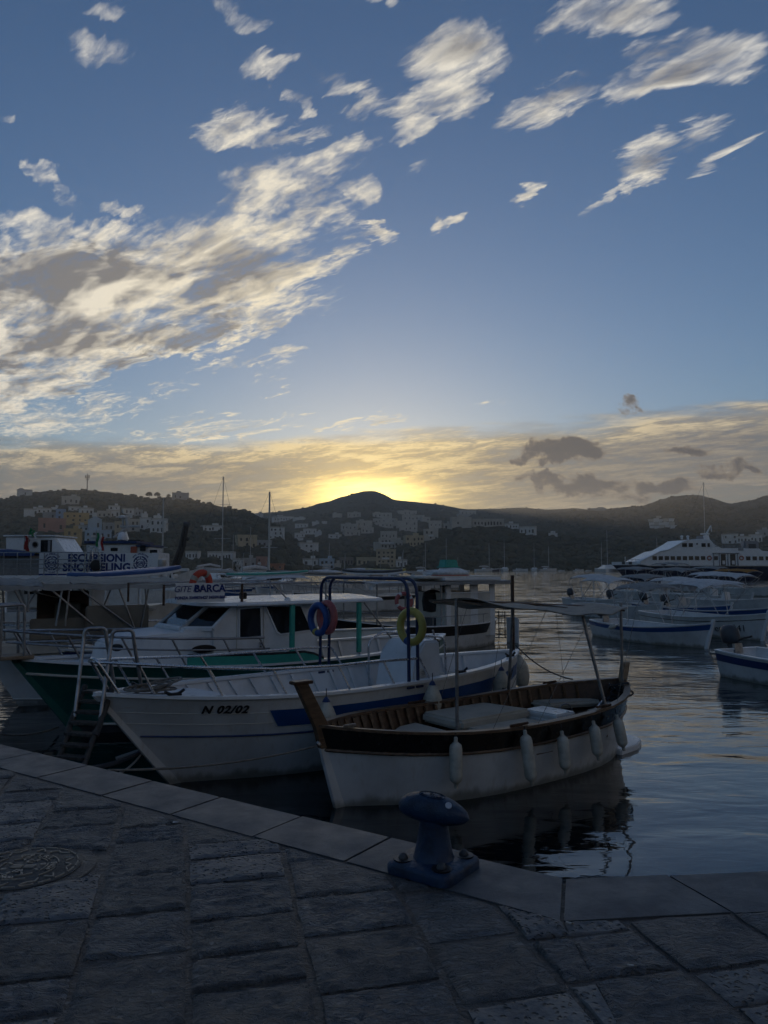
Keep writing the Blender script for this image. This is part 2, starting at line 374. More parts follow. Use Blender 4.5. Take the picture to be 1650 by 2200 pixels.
# ---------------------------------------------------------------- mesh helpers
class MB:
    def __init__(s): s.v = []; s.f = []
    def add(s, vs, fs):
        o = len(s.v); s.v += [tuple(p) for p in vs]; s.f += [tuple(i + o for i in f) for f in fs]; return s
    def box(s, c, size, rz=0.0, rot=None, top=(1, 1)):
        "box by centre and size; top scales the upper face"
        hx, hy, hz = [x / 2 for x in size]
        vs = []
        for z in (-hz, hz):
            tx, ty = top if z > 0 else (1, 1)
            vs += [Vector((-hx * tx, -hy * ty, z)), Vector((hx * tx, -hy * ty, z)), Vector((hx * tx, hy * ty, z)), Vector((-hx * tx, hy * ty, z))]
        m = rot if rot is not None else Matrix.Rotation(rz, 3, 'Z')
        c = Vector(c)
        return s.add([m @ p + c for p in vs], [(3, 2, 1, 0), (4, 5, 6, 7), (0, 1, 5, 4), (1, 2, 6, 5), (2, 3, 7, 6), (3, 0, 4, 7)])
    def tube(s, pts, r, n=6, closed=False, r2=None):
        "tube along a polyline; r2 tapers it"
        pts = [Vector(p) for p in pts]; N = len(pts)
        rings = []
        up0 = None
        for i, p in enumerate(pts):
            if closed: t = pts[(i + 1) % N] - pts[i - 1]
            else: t = pts[min(i + 1, N - 1)] - pts[max(i - 1, 0)]
            if t.length < 1e-9: t = Vector((0, 0, 1))
            t.normalize()
            if up0 is None:
                up0 = Vector((0, 0, 1)) if abs(t.z) < 0.9 else Vector((1, 0, 0))
            a = up0 - t * up0.dot(t)
            if a.length < 1e-4: a = t.orthogonal()
            a.normalize(); b = t.cross(a); up0 = a
            rr = r if r2 is None else r + (r2 - r) * i / max(N - 1, 1)
            rings.append([p + (a * cos(2 * pi * j / n) + b * sin(2 * pi * j / n)) * rr for j in range(n)])
        return s.loft(rings, cu=True, cv=closed, caps=not closed)
    def loft(s, rings, cu=True, cv=False, caps=False):
        n = len(rings[0]); N = len(rings); o = len(s.v)
        for rg in rings: s.v += [tuple(p) for p in rg]
        for i in range(N if cv else N - 1):
            i2 = (i + 1) % N
            for j in range(n if cu else n - 1):
                j2 = (j + 1) % n
                s.f.append((o + i * n + j, o + i * n + j2, o + i2 * n + j2, o + i2 * n + j))
        if caps:
            s.f.append(tuple(o + j for j in range(n))[::-1]); s.f.append(tuple(o + (N - 1) * n + j for j in range(n)))
        return s
    def lathe(s, prof, n=16, mat=None, c=(0, 0, 0)):
        rings = []
        for (r, z) in prof:
            rg = [Vector((r * cos(2 * pi * j / n), r * sin(2 * pi * j / n), z)) for j in range(n)]
            if mat is not None: rg = [mat @ p for p in rg]
            rings.append([p + Vector(c) for p in rg])
        return s.loft(rings, caps=True)
    def prism(s, poly, z0, z1, top=None):
        "poly of xy points pushed from z0 to z1"
        n = len(poly); top = top or poly
        vs = [(x, y, z0) for x, y in poly] + [(x, y, z1) for x, y in top]
        fs = [tuple(range(n))[::-1], tuple(range(n, 2 * n))] + [(i, (i + 1) % n, n + (i + 1) % n, n + i) for i in range(n)]
        return s.add(vs, fs)
    def slab(s, pts, nrm, th):
        "polygon of 3-D points given thickness th along nrm"
        n = len(pts); d = Vector(nrm).normalized() * th
        vs = [Vector(p) for p in pts] + [Vector(p) + d for p in pts]
        fs = [tuple(range(n))[::-1], tuple(range(n, 2 * n))] + [(i, (i + 1) % n, n + (i + 1) % n, n + i) for i in range(n)]
        return s.add(vs, fs)
    def torus(s, R_, r, n=28, m=8, mat=None, c=(0, 0, 0), a0=0.0, a1=2 * pi):
        full = abs(a1 - a0 - 2 * pi) < 1e-6
        rings = []
        N = n if full else n + 1
        for i in range(N):
            a = a0 + (a1 - a0) * i / n
            rg = []
            for j in range(m):
                b = 2 * pi * j / m
                p = Vector(((R_ + r * cos(b)) * cos(a), (R_ + r * cos(b)) * sin(a), r * sin(b)))
                if mat is not None: p = mat @ p
                rg.append(p + Vector(c))
            rings.append(rg)
        return s.loft(rings, cv=full, caps=not full)
    def mesh(s, name):
        me = bpy.data.meshes.new(name); me.from_pydata(s.v, [], s.f); me.update()
        return me
    def build(s, name, mat, parent=None, smooth=None, bevel=0.0, seg=2):
        me = s.mesh(name)
        bm = bmesh.new(); bm.from_mesh(me)
        bmesh.ops.recalc_face_normals(bm, faces=bm.faces)
        if bevel:
            es = [e for e in bm.edges if len(e.link_faces) == 2 and e.calc_face_angle(0) > 0.5]
            bmesh.ops.bevel(bm, geom=es, offset=bevel, segments=seg, affect='EDGES', clamp_overlap=True)
        bm.to_mesh(me); bm.free()
        if smooth is not None or bevel:
            me.polygons.foreach_set('use_smooth', [True] * len(me.polygons))
            me.set_sharp_from_angle(angle=R(smooth or 35))
        o = bpy.data.objects.new(name, me); COL.objects.link(o)
        me.materials.append(MATS[mat] if isinstance(mat, str) else mat)
        if parent is not None: o.parent = parent
        return o

def tag(o, label=None, cat=None, group=None, kind=None):
    if label: o['label'] = label
    if cat: o['category'] = cat
    if group: o['group'] = group
    if kind: o['kind'] = kind
    return o
def thing(name, label, cat, loc=(0, 0, 0), rz=0.0, group=None):
    o = bpy.data.objects.new(name, None); COL.objects.link(o)
    o.empty_display_size = 0.2
    o.location = loc; o.rotation_euler = (0, 0, rz)
    o.rotation_mode = 'XYZ'
    return tag(o, label, cat, group)
def mat_of(loc, rz): return Matrix.Translation(loc) @ Matrix.Rotation(rz, 4, 'Z')
def dup(root, loc=None, rz=None, label=None, group=None, parent=None):
    r = root.copy(); COL.objects.link(r); r.parent = parent
    if loc is not None: r.location = loc
    if rz is not None: r.rotation_euler = (0, 0, rz)
    if label: r['label'] = label
    if group: r['group'] = group
    for ch in KIDS(root): dup(ch, parent=r)
    return r
def KIDS(o): return [c for c in bpy.data.objects if c.parent == o]
def text(name, s, size, mat, parent, M, shear=0.0, space=1.0, align='CENTER', ext=0.0, bold=0.0):
    cu = bpy.data.curves.new(name, 'FONT'); cu.body = s; cu.size = size; cu.shear = shear
    cu.space_character = space; cu.align_x = align; cu.align_y = 'CENTER'; cu.extrude = ext; cu.offset = bold
    cu.resolution_u = 3
    t = bpy.data.objects.new('tmp', cu); COL.objects.link(t)
    o = bpy.data.objects.new(name, bpy.data.meshes.new(name)); COL.objects.link(o); o.parent = parent
    TYPE.append((t, cu, o, M.copy(), mat))
    return o
TYPE = []
def set_type():
    "turn all lettering into meshes in one go"
    dg = bpy.context.evaluated_depsgraph_get(); dg.update()
    for t, cu, o, M, mat in TYPE:
        me = bpy.data.meshes.new_from_object(t.evaluated_get(dg), depsgraph=dg)
        me.name = o.name; me.transform(M); me.materials.clear(); me.materials.append(MATS[mat])
        old = o.data; o.data = me; bpy.data.meshes.remove(old)
    for t, cu, o, M, mat in TYPE:
        bpy.data.objects.remove(t); bpy.data.curves.remove(cu)
def lerp(a, b, t): return a + (b - a) * t
def catrope(a, b, sag, n=12):
    a = Vector(a); b = Vector(b)
    return [a.lerp(b, i / n) - Vector((0, 0, sag * 4 * (i / n) * (1 - i / n))) for i in range(n + 1)]
def arc(c, r, a0, a1, n, ax='xz'):
    out = []
    for i in range(n + 1):
        a = a0 + (a1 - a0) * i / n
        p = [c[0], c[1], c[2]]
        i0 = 'xyz'.index(ax[0]); i1 = 'xyz'.index(ax[1])
        p[i0] += r * cos(a); p[i1] += r * sin(a); out.append(Vector(p))
    return out
def rounded(pts, r, n=4):
    "polyline with its inner corners rounded"
    pts = [Vector(p) for p in pts]; out = [pts[0]]
    for i in range(1, len(pts) - 1):
        a, b, c = pts[i - 1], pts[i], pts[i + 1]
        d1 = (a - b); d2 = (c - b); rr = min(r, d1.length * 0.45, d2.length * 0.45)
        p1 = b + d1.normalized() * rr; p2 = b + d2.normalized() * rr
        for j in range(n + 1):
            t = j / n
            out.append(p1.lerp(b, t).lerp(b.lerp(p2, t), t))
    out.append(pts[-1]); return out

# ---------------------------------------------------------------- water
def build_water():
    m = bpy.data.materials.new('harbour_water'); m.use_nodes = True
    k = NT(m.node_tree); b = k.n['Principled BSDF']
    b.inputs['Base Color'].default_value = (0.003, 0.007, 0.010, 1)
    b.inputs['Roughness'].default_value = 0.035
    b.inputs['IOR'].default_value = 1.75
    tc = k.new('ShaderNodeTexCoord').outputs['Object']
    x, y, z = k.sep(tc)
    # slow swell, ripples and, away from the sheltered quay, a finer wind chop
    a = k.noise(k.mapping(tc, rot=(0, 0, R(10)), sc=(0.55, 1.0, 1)), 1.1, 2, 0.45, 0.5)
    c = k.noise(k.mapping(tc, rot=(0, 0, R(-14)), sc=(0.5, 1.25, 1)), 3.2, 3, 0.5, 0.7)
    f = k.noise(k.mapping(tc, rot=(0, 0, R(8)), sc=(0.6, 1.4, 1)), 7.5, 3, 0.55, 0.4)
    dist = k.m('SQRT', k.add(k.mul(x, x), k.mul(y, y)))
    far = k.sstep(dist, 7.5, 24.0)
    hgt = k.add(k.mul(a, 0.034), k.add(k.mul(c, k.lin(far, 0, 1, 0.0055, 0.016)), k.mul(f, k.lin(far, 0, 1, 0.0008, 0.004))))
    bp = k.new('ShaderNodeBump'); bp.inputs['Strength'].default_value = 1.0; bp.inputs['Distance'].default_value = 1.0
    k.put(bp.inputs['Height'], hgt); k.l.new(bp.outputs[0], b.inputs['Normal'])
    # wavelets too far off for relief still tilt the surface
    wv = k.noise(k.mapping(tc, rot=(0, 0, R(6)), sc=(0.45, 1.3, 1)), 0.9, 6, 0.72, 0.3, out=1)
    sx, sy, sz = k.sep(k.vm('SUBTRACT', wv, (0.5, 0.5, 0.5)))
    amp = k.sstep(dist, 9.0, 34.0, 0.03, 1.0)
    nrm = k.vm('NORMALIZE', k.xyz(k.mul(sx, k.mul(amp, 0.35)), k.mul(sy, k.mul(amp, 0.75)), 1.0))
    k.put(bp.inputs['Normal'], nrm)
    mb = MB(); mb.add([(-1500, -250, 0), (1500, -250, 0), (1500, 1900, 0), (-1500, 1900, 0)], [(0, 1, 2, 3)])
    MATS['water'] = m
    o = mb.build('water', 'water'); tag(o, kind='structure')
    mb = MB(); mb.add([(-1500, -250, -6), (1500, -250, -6), (1500, 1900, -6), (-1500, 1900, -6)], [(0, 1, 2, 3)])
    paint('seabed', (0.05, 0.06, 0.05), 0.9)
    tag(mb.build('seabed', 'seabed'), kind='structure')
build_water()

# ---------------------------------------------------------------- the quay
def stone_mat(name, col, kind):
    m = bpy.data.materials.new(name); m.use_nodes = True
    k = NT(m.node_tree); b = k.n['Principled BSDF']
    tc = k.new('ShaderNodeTexCoord').outputs['Object']
    n = k.noise(tc, 5.0, 7, 0.65)
    sp = k.noise(tc, 60.0, 5, 0.7)
    c = k.mix(k.sstep(n, 0.3, 0.7), (*col, 1), (col[0] * 0.62, col[1] * 0.63, col[2] * 0.68, 1))
    c = k.mix(k.mul(k.sstep(sp, 0.55, 0.75), 0.45), c, (col[0] * 1.6, col[1] * 1.5, col[2] * 1.4, 1))
    stn = k.noise(tc, 1.1, 5, 0.6, 0.4)
    c = k.mix(k.mul(k.sstep(stn, 0.5, 0.7), 0.35), c, (col[0] * 0.5, col[1] * 0.5, col[2] * 0.5, 1))
    k.put(b.inputs['Base Color'], c)
    fine = k.mul(k.noise(tc, 120.0, 5, 0.65), 0.0016)
    if kind == 'groove':       # chisel strokes
        w = k.noise(k.mapping(tc, rot=(0, 0, R(24)), sc=(13, 30, 13)), 1.0, 4, 0.6, 1.6)
        h = k.add(k.mul(k.sstep(w, 0.33, 0.66), 0.030), k.mul(k.noise(tc, 22, 5, 0.6), 0.020))
    elif kind == 'pit':        # punched pits
        v = k.voro(k.vm('ADD', tc, k.vm('SCALE', k.noise(tc, 9, 3, 0.5, out=1), 0.05)), 36.0)
        h = k.add(k.mul(k.sstep(v, 0.10, 0.42), 0.026), k.mul(k.noise(tc, 14, 5, 0.6), 0.016))
    elif kind == 'coarse':
        v = k.noise(k.mapping(tc, rot=(0, 0, R(-15)), sc=(1, 1.7, 1)), 17, 6, 0.66, 0.7)
        h = k.mul(k.sstep(v, 0.33, 0.66), 0.042)
    else:
        h = k.mul(k.noise(tc, 30, 5, 0.6), 0.0022)
    bp = k.new('ShaderNodeBump'); bp.inputs['Strength'].default_value = 1.0; bp.inputs['Distance'].default_value = 1.0
    k.put(bp.inputs['Height'], k.add(h, fine)); k.l.new(bp.outputs[0], b.inputs['Normal'])
    k.put(b.inputs['Roughness'], k.lin(n, 0.3, 0.7, 0.40, 0.62)); b.inputs['Specular IOR Level'].default_value = 0.6
    MATS[name] = m
stone_mat('lava_groove', (0.185, 0.188, 0.190), 'groove')
stone_mat('lava_pit', (0.125, 0.126, 0.126), 'pit')
stone_mat('lava_coarse', (0.205, 0.203, 0.198), 'coarse')
stone_mat('lava_pale', (0.150, 0.148, 0.142), 'pit')
stone_mat('kerb', (0.092, 0.095, 0.098), 'smooth')
stone_mat('mortar', (0.235, 0.215, 0.195), 'coarse')
stone_mat('quay_wall', (0.10, 0.10, 0.10), 'coarse')

def g2(px, py): 
    p = on_z(px, py, QUAY); return Vector((p.x, p.y))
KC = g2(1212, 1887)                       # inner corner of the quay edge
KL = (g2(0, 1597) - KC).normalized()      # along the edge to the left
KR = (g2(1650, 1869) - KC).normalized()   # along the edge to the right
KLn = Vector((-KL.y, KL.x)); 
if KLn.y > 0: KLn = -KLn                  # toward the land
KRn = Vector((-KR.y, KR.x))
if KRn.y > 0: KRn = -KRn
KW = 0.45
def build_quay():
    # mitre between the two kerbs
    mit = KC + (KLn + KRn) * (KW / (1 + KLn.dot(KRn)))
    LFAR, RFAR = 60.0, 60.0
    base = MB()
    lo = [KC + KL * LFAR, KC, KC + KR * RFAR, Vector((KC.x + 60, -60)), Vector((-90, -60))]
    ofs = 0.02
    poly = [lo[0] + KLn * ofs, KC + (KLn + KRn) * ofs * 0.6, lo[2] + KRn * ofs, lo[3], lo[4]]
    base.prism([(p.x, p.y) for p in poly], -4.0, QUAY - 0.0125)
    q = base.build('quay', 'mortar'); tag(q, kind='structure')
    wall = MB()
    for a, b, n in ((lo[0], KC, KLn), (KC, lo[2], KRn)):
        wall.slab([(a.x, a.y, -3), (b.x, b.y, -3), (b.x, b.y, QUAY - 0.14), (a.x, a.y, QUAY - 0.14)], (n.x, n.y, 0), 0.019)
    wall.build('quay_face', 'quay_wall', q)
    def stone(name, poly, mat, th=0.14, top=0.0, rough=0.004, g=0.09, bev=0.012, hew=None):
        "one block: polygon top, gridded and hewn uneven, with worn edges"
        bm = bmesh.new()
        cen = sum(poly, Vector((0, 0))) / len(poly)
        sh = []
        for p in poly: sh.append(p)
        vs = [bm.verts.new((p.x, p.y, 0)) for p in sh]
        f = bm.faces.new(vs)
        bmesh.ops.triangulate(bm, faces=[f]) if len(sh) > 4 else None
        bmesh.ops.subdivide_edges(bm, edges=bm.edges[:], cuts=g if isinstance(g, int) else 4, use_grid_fill=True)
        be = {v for e in bm.edges if e.is_boundary for v in e.verts}
        seed = random.random() * 50
        th0 = random.uniform(-0.5, 0.5); ct, s_t = cos(th0), sin(th0)
        for v in bm.verts:
            x, y = v.co.x, v.co.y
            d = mnoise.noise(Vector((x * 5 + seed, y * 5, 1.7))) * rough * 1.5 + mnoise.noise(Vector((x * 14, y * 14, seed))) * rough
            if hew == 'lava_groove':
                xr, yr = x * ct + y * s_t, y * ct - x * s_t
                d += 0.012 * mnoise.noise(Vector((xr * 13 + 2 * mnoise.noise(Vector((x * 9, y * 9, seed))), yr * 30, seed)))
            elif hew in ('lava_coarse', 'mortar'): d += 0.010 * mnoise.fractal(Vector((x * 17, y * 21, seed)), 1.0, 2.0, 3)
            elif hew in ('lava_pit', 'lava_pale'):
                dd = mnoise.voronoi(Vector((x * 21 + seed, y * 21, seed)))[0][0]
                d -= 0.010 * max(0.0, 1 - dd / 0.42)
            v.co.z = top + d
            if v in be:
                v.co.z = top - bev + d * 0.3
                j = mnoise.noise(Vector((v.co.x * 9, v.co.y * 9, seed + 3))) * rough * 1.3
                v.co.x += j; v.co.y += j
        bed = [e for e in bm.edges if e.is_boundary]
        ex = bmesh.ops.extrude_edge_only(bm, edges=bed)
        for v in ex['geom']:
            if isinstance(v, bmesh.types.BMVert): v.co.z = -th
        bmesh.ops.recalc_face_normals(bm, faces=bm.faces)
        me = bpy.data.meshes.new(name); bm.to_mesh(me); bm.free()
        me.polygons.foreach_set('use_smooth', [True] * len(me.polygons)); me.set_sharp_from_angle(angle=R(50))
        o = bpy.data.objects.new(name, me); COL.objects.link(o); o.location = (0, 0, QUAY); o.parent = q
        me.materials.append(MATS[mat]); return o
    gap = 0.010
    # kerb stones, to the left along the edge: joints read off the edge itself
    ts = [0.0]
    for px, py in ((840, 1797), (640, 1755), (470, 1712), (312, 1680), (178, 1645), (65, 1617)):
        ts.append((g2(px, py) - KC).dot(KL))
    while ts[-1] < 16: ts.append(ts[-1] + random.uniform(0.62, 0.8))
    for i in range(len(ts) - 1):
        a, b = ts[i] + gap, ts[i + 1] - gap
        p = [KC + KL * a, KC + KL * b, KC + KL * b + KLn * (KW - .01), KC + KL * a + KLn * (KW - .01)]
        if i == 0: p[0] = KC + KL * gap; p[3] = mit + KL * gap
        stone('kerb_stone', p, 'kerb', 0.16, random.uniform(-0.002, 0.003), 0.0014, 3, 0.006)
    tr = [0.0, (g2(1437, 1880) - KC).dot(KR)]
    while tr[-1] < 8: tr.append(tr[-1] + random.uniform(0.6, 0.8))
    for i in range(len(tr) - 1):
        a, b = tr[i] + gap, tr[i + 1] - gap
        sk = 0.10 if i else 0
        p = [KC + KR * a, KC + KR * b, KC + KR * (b + 0.10) + KRn * (KW - .01), KC + KR * (a + sk) + KRn * (KW - .01)]
        if i == 0: p[3] = mit + KR * gap
        stone('kerb_stone', p, 'kerb', 0.16, random.uniform(-0.002, 0.003), 0.0014, 3, 0.006)
    # hewn paving in courses
    def clip(poly, p0, n):
        out = []
        for i in range(len(poly)):
            a, b = poly[i], poly[(i + 1) % len(poly)]
            da, db = (a - p0).dot(n), (b - p0).dot(n)
            if da >= 0: out.append(a)
            if (da >= 0) != (db >= 0): out.append(a.lerp(b, da / (da - db)))
        return out
    def area(p): return abs(sum(p[i].x * p[(i + 1) % len(p)].y - p[(i + 1) % len(p)].x * p[i].y for i in range(len(p)))) / 2
    MC = g2(50, 1864); MR = 0.31
    dirv = Vector((-0.25, 1.0)).normalized(); acr = Vector((dirv.y, -dirv.x))
    rnd = random.Random(11)
    xs = [-6.0]
    while xs[-1] < 4.2: xs.append(xs[-1] + rnd.uniform(0.41, 0.52))
    n = 0
    cw = [rnd.uniform(-0.03, 0.03) for _ in xs]
    def bend(i, t): return xs[i] + cw[i] * sin(t * 1.3 + i)
    spl = mit - Vector((0.0, 1.0)) * 0.0
    sn = Vector((1.0, 0.02)).normalized()
    for i in range(len(xs) - 1):
        t = 0.9 + rnd.uniform(0, 0.4)
        while t < 9.0:
            dt = rnd.choice([0.26, 0.34, 0.40, 0.46, 0.52])
            e = 0.015
            q4 = []
            for (ii, tt, sx, st) in ((i, t, 1, 1), (i + 1, t, -1, 1), (i + 1, t + dt, -1, -1), (i, t + dt, 1, -1)):
                q4.append(acr * (bend(ii, tt) + sx * e + rnd.uniform(-.008, .008)) + dirv * (tt + st * e + rnd.uniform(-.014, .014)))
            t += dt
            c = sum(q4, Vector((0, 0))) / 4
            if c.y < 0.9 or abs(c.x) > 0.75 * c.y + 0.9: continue
            for side in (0, 1):
                pl = clip(q4, mit, -sn if side == 0 else sn)
                if len(pl) < 3: continue
                if side == 0: pl = clip(pl, KC + KLn * (KW + 0.012), KLn)
                else: pl = clip(pl, KC + KRn * (KW + 0.012), KRn)
                if len(pl) < 3 or area(pl) < 0.012: continue
                cc = sum(pl, Vector((0, 0))) / len(pl)
                if (cc - MC).length < MR + 0.05: continue
                pp = []
                for v in pl:
                    d = v - MC
                    if d.length < MR + 0.015: v = MC + d.normalized() * (MR + 0.015)
                    pp.append(v)
                near = cc.y < 3.1
                mt = rnd.choice(['lava_groove'] * 4 + ['lava_coarse'] * 3 + ['lava_pit'] * 2) if not near else rnd.choice(['lava_groove'] * 3 + ['lava_coarse'] * 3 + ['lava_pit', 'lava_pale', 'lava_pale'])
                if cc.x > 0.9 and not near: mt = rnd.choice(['lava_groove', 'lava_groove', 'mortar', 'lava_pit'])
                stone('paving_stone', pp, mt, 0.10, rnd.uniform(-0.001, 0.007), 0.0045, (19 if len(pp) == 4 else 9) if cc.y < 5.2 else 6, 0.010, mt)
                n += 1
    # small slabs left over round the iron cover
    ring = MB()
    ro = []
    for j in range(40):
        a = 2 * pi * j / 40
        ro.append([(MC.x + r * cos(a), MC.y + r * sin(a), QUAY + z) for r, z in ((MR + 0.06, -0.05), (MR + 0.055, -0.006), (MR - 0.02, -0.004), (MR - 0.02, -0.05))])
    ring.loft(ro, cu=False, cv=True); ring.build('cover_bed', 'mortar', q, smooth=40)
    return q, MC, MR
quay, MC, MR = build_quay()

# ---------------------------------------------------------------- hills round the bay
from mathutils.bvhtree import BVHTree
import numpy as np
def scrub_mat():
    m = bpy.data.materials.new('scrubland'); m.use_nodes = True
    k = NT(m.node_tree); b = k.n['Principled BSDF']
    tc = k.new('ShaderNodeTexCoord').outputs['Object']
    n = k.noise(tc, 0.045, 8, 0.65, 0.3)
    n2 = k.noise(tc, 0.22, 5, 0.6)
    c = k.mix(k.sstep(n, 0.35, 0.62), (0.062, 0.066, 0.040, 1), (0.115, 0.105, 0.070, 1))
    c = k.mix(k.mul(k.sstep(k.noise(k.mapping(tc, sc=(1, 1, 2.5)), 0.02, 6, 0.6), 0.56, 0.68), 0.8), c, (0.23, 0.19, 0.14, 1))
    c = k.mix(k.mul(n2, 0.6), c, (0.03, 0.036, 0.018, 1))
    k.put(b.inputs['Base Color'], c); b.inputs['Roughness'].default_value = 0.95
    b.inputs['Specular IOR Level'].default_value = 0.1
    bp = k.new('ShaderNodeBump'); bp.inputs['Distance'].default_value = 3.0; bp.inputs['Strength'].default_value = 1.0
    k.put(bp.inputs['Height'], k.noise(tc, 0.3, 6, 0.65)); k.l.new(bp.outputs[0], b.inputs['Normal'])
    MATS['scrubland'] = m
    m = bpy.data.materials.new('foliage'); m.use_nodes = True
    k = NT(m.node_tree); b = k.n['Principled BSDF']
    tc = k.new('ShaderNodeTexCoord').outputs['Object']
    n = k.noise(tc, 0.11, 6, 0.7)
    k.put(b.inputs['Base Color'], k.mix(k.sstep(n, 0.35, 0.65), (0.055, 0.060, 0.038, 1), (0.105, 0.100, 0.068, 1)))
    b.inputs['Roughness'].default_value = 0.9; b.inputs['Specular IOR Level'].default_value = 0.15
    MATS['foliage'] = m
scrub_mat()
def interp(tab, x):
    if x <= tab[0][0]: return tab[0][1]
    for (a, ya), (b, yb) in zip(tab, tab[1:]):
        if x <= b:
            t = (x - a) / (b - a); t = t * t * (3 - 2 * t) * 0.5 + t * 0.5
            return ya + (yb - ya) * t
    return tab[-1][1]
BV = []
def hill(name, ridge, shore, dist, p0, p1, prof, amp, step=9, ns=46):
    cols = []
    px = p0
    while px <= p1:
        row = interp(ridge, px); D = interp(dist, px); S = interp(shore, px)
        r = ray(px, row); k = r.x / r.y; zr = max(EYE + D * r.z / r.y, -3)
        col = []
        for j in range(ns + 9):
            s = j / ns
            y = lerp(S, D, s) if s <= 1 else D + (s - 1) * (D - S) * 3
            if s <= 1: h = zr * interp(prof, s)
            else: h = zr * (1 - (s - 1) * 4.2)
            x = k * (y if s <= 1 else D + (y - D) * 0.9)
            w = min(s * 3, 1) * (1 - 0.86 * max(0, 1 - abs(1 - s) * 5))
            h += amp * w * (mnoise.fractal(Vector((x * 0.012, y * 0.012, 3.3)), 1.0, 2.0, 5) + 0.5 * mnoise.noise(Vector((x * 0.06, y * 0.06, 1))))
            col.append((x, y, h if j else -4.0))
        cols.append(col); px += step
    mb = MB(); mb.loft(cols, cu=False)
    o = mb.build(name, 'scrubland', smooth=80); tag(o, kind='structure')
    BV.append(BVHTree.FromPolygons(mb.v, mb.f))
    return o
def hit(px, py):
    "first hillside point seen along a photograph ray"
    best = None; d = ray(px, py).normalized(); o = Vector((0, 0, EYE))
    for b in BV:
        r = b.ray_cast(o, d)
        if r[0] is not None and (best is None or r[3] < best[1]): best = (r[0], r[3])
    return best[0] if best else None
LIN = [(0, 0.0), (0.04, 0.07), (0.3, 0.30), (0.7, 0.72), (1, 1)]
hill('hill', [(-500, 1120), (-200, 1092), (0, 1073), (60, 1063), (100, 1056), (150, 1052), (190, 1052), (230, 1056), (270, 1064), (320, 1071), (380, 1068), (400, 1069), (440, 1081), (480, 1090), (540, 1102), (585, 1124), (640, 1160), (700, 1200), (740, 1230)],
     [(-500, 260), (200, 300), (600, 360), (740, 400)], [(-500, 620), (100, 700), (400, 660), (600, 540), (740, 480)], -520, 740, LIN, 5)
hill('hill', [(300, 1140), (480, 1112), (540, 1103), (600, 1100), (650, 1092), (700, 1079), (740, 1066), (768, 1058), (780, 1055), (795, 1053.5), (808, 1055), (820, 1060), (848, 1074), (880, 1076), (930, 1082), (1000, 1094), (1060, 1093), (1120, 1091), (1180, 1095), (1230, 1092), (1270, 1096), (1400, 1110), (1500, 1150)],
     [(300, 420), (900, 440), (1500, 520)], [(300, 1250), (800, 1350), (1500, 1250)], 330, 1480, [(0, 0), (0.04, 0.05), (0.3, 0.24), (0.7, 0.66), (1, 1)], 8)
hill('hill', [(1050, 1130), (1180, 1104), (1250, 1097), (1300, 1095), (1380, 1088), (1420, 1073), (1450, 1066), (1470, 1063), (1500, 1063), (1530, 1071), (1570, 1084), (1600, 1079), (1650, 1066), (1750, 1046), (1950, 1050), (2300, 1090)],
     [(1050, 440), (1700, 400), (2300, 330)], [(1050, 1000), (1650, 1050), (2300, 900)], 1040, 2300, [(0, 0), (0.05, 0.10), (0.3, 0.34), (0.7, 0.7), (1, 1)], 8)
hill('hill', [(660, 1228), (720, 1205), (790, 1185), (850, 1165), (900, 1146), (950, 1134), (1010, 1128), (1085, 1129), (1120, 1140), (1180, 1152), (1260, 1158), (1340, 1165), (1420, 1178), (1520, 1190), (1700, 1196), (2000, 1190)],
     [(660, 395), (1000, 385), (1650, 370), (2000, 330)], [(660, 440), (950, 500), (1100, 500), (2000, 470)], 660, 2000, [(0, 0), (0.08, 0.22), (0.4, 0.62), (0.75, 0.9), (1, 1)], 3.5, step=6, ns=30)

def sky_block_slope():
    "the island rises behind the harbour too: a steep slope above the quay, at the viewer's back"
    cols = []
    for i in range(61):
        a = R(150 + i * 4) ; col = []
        for j in range(16):
            s = j / 15; rr = 16 + 150 * s
            x = rr * cos(a) * 1.3; y = rr * sin(a) - 2
            h = QUAY - 0.05 if j == 0 else 0.9 + 24 * s ** 0.75 * (1 if 4 < i < 56 else 0.55) + 4 * mnoise.noise(Vector((x * .03, y * .03, 0)))
            col.append((x, y, h))
        cols.append(col)
    mb = MB(); mb.loft(cols, cu=False)
    tag(mb.build('hillside', 'scrubland', smooth=80), kind='structure')  # out of view; added to keep sky light off the quay and boats
sky_block_slope()

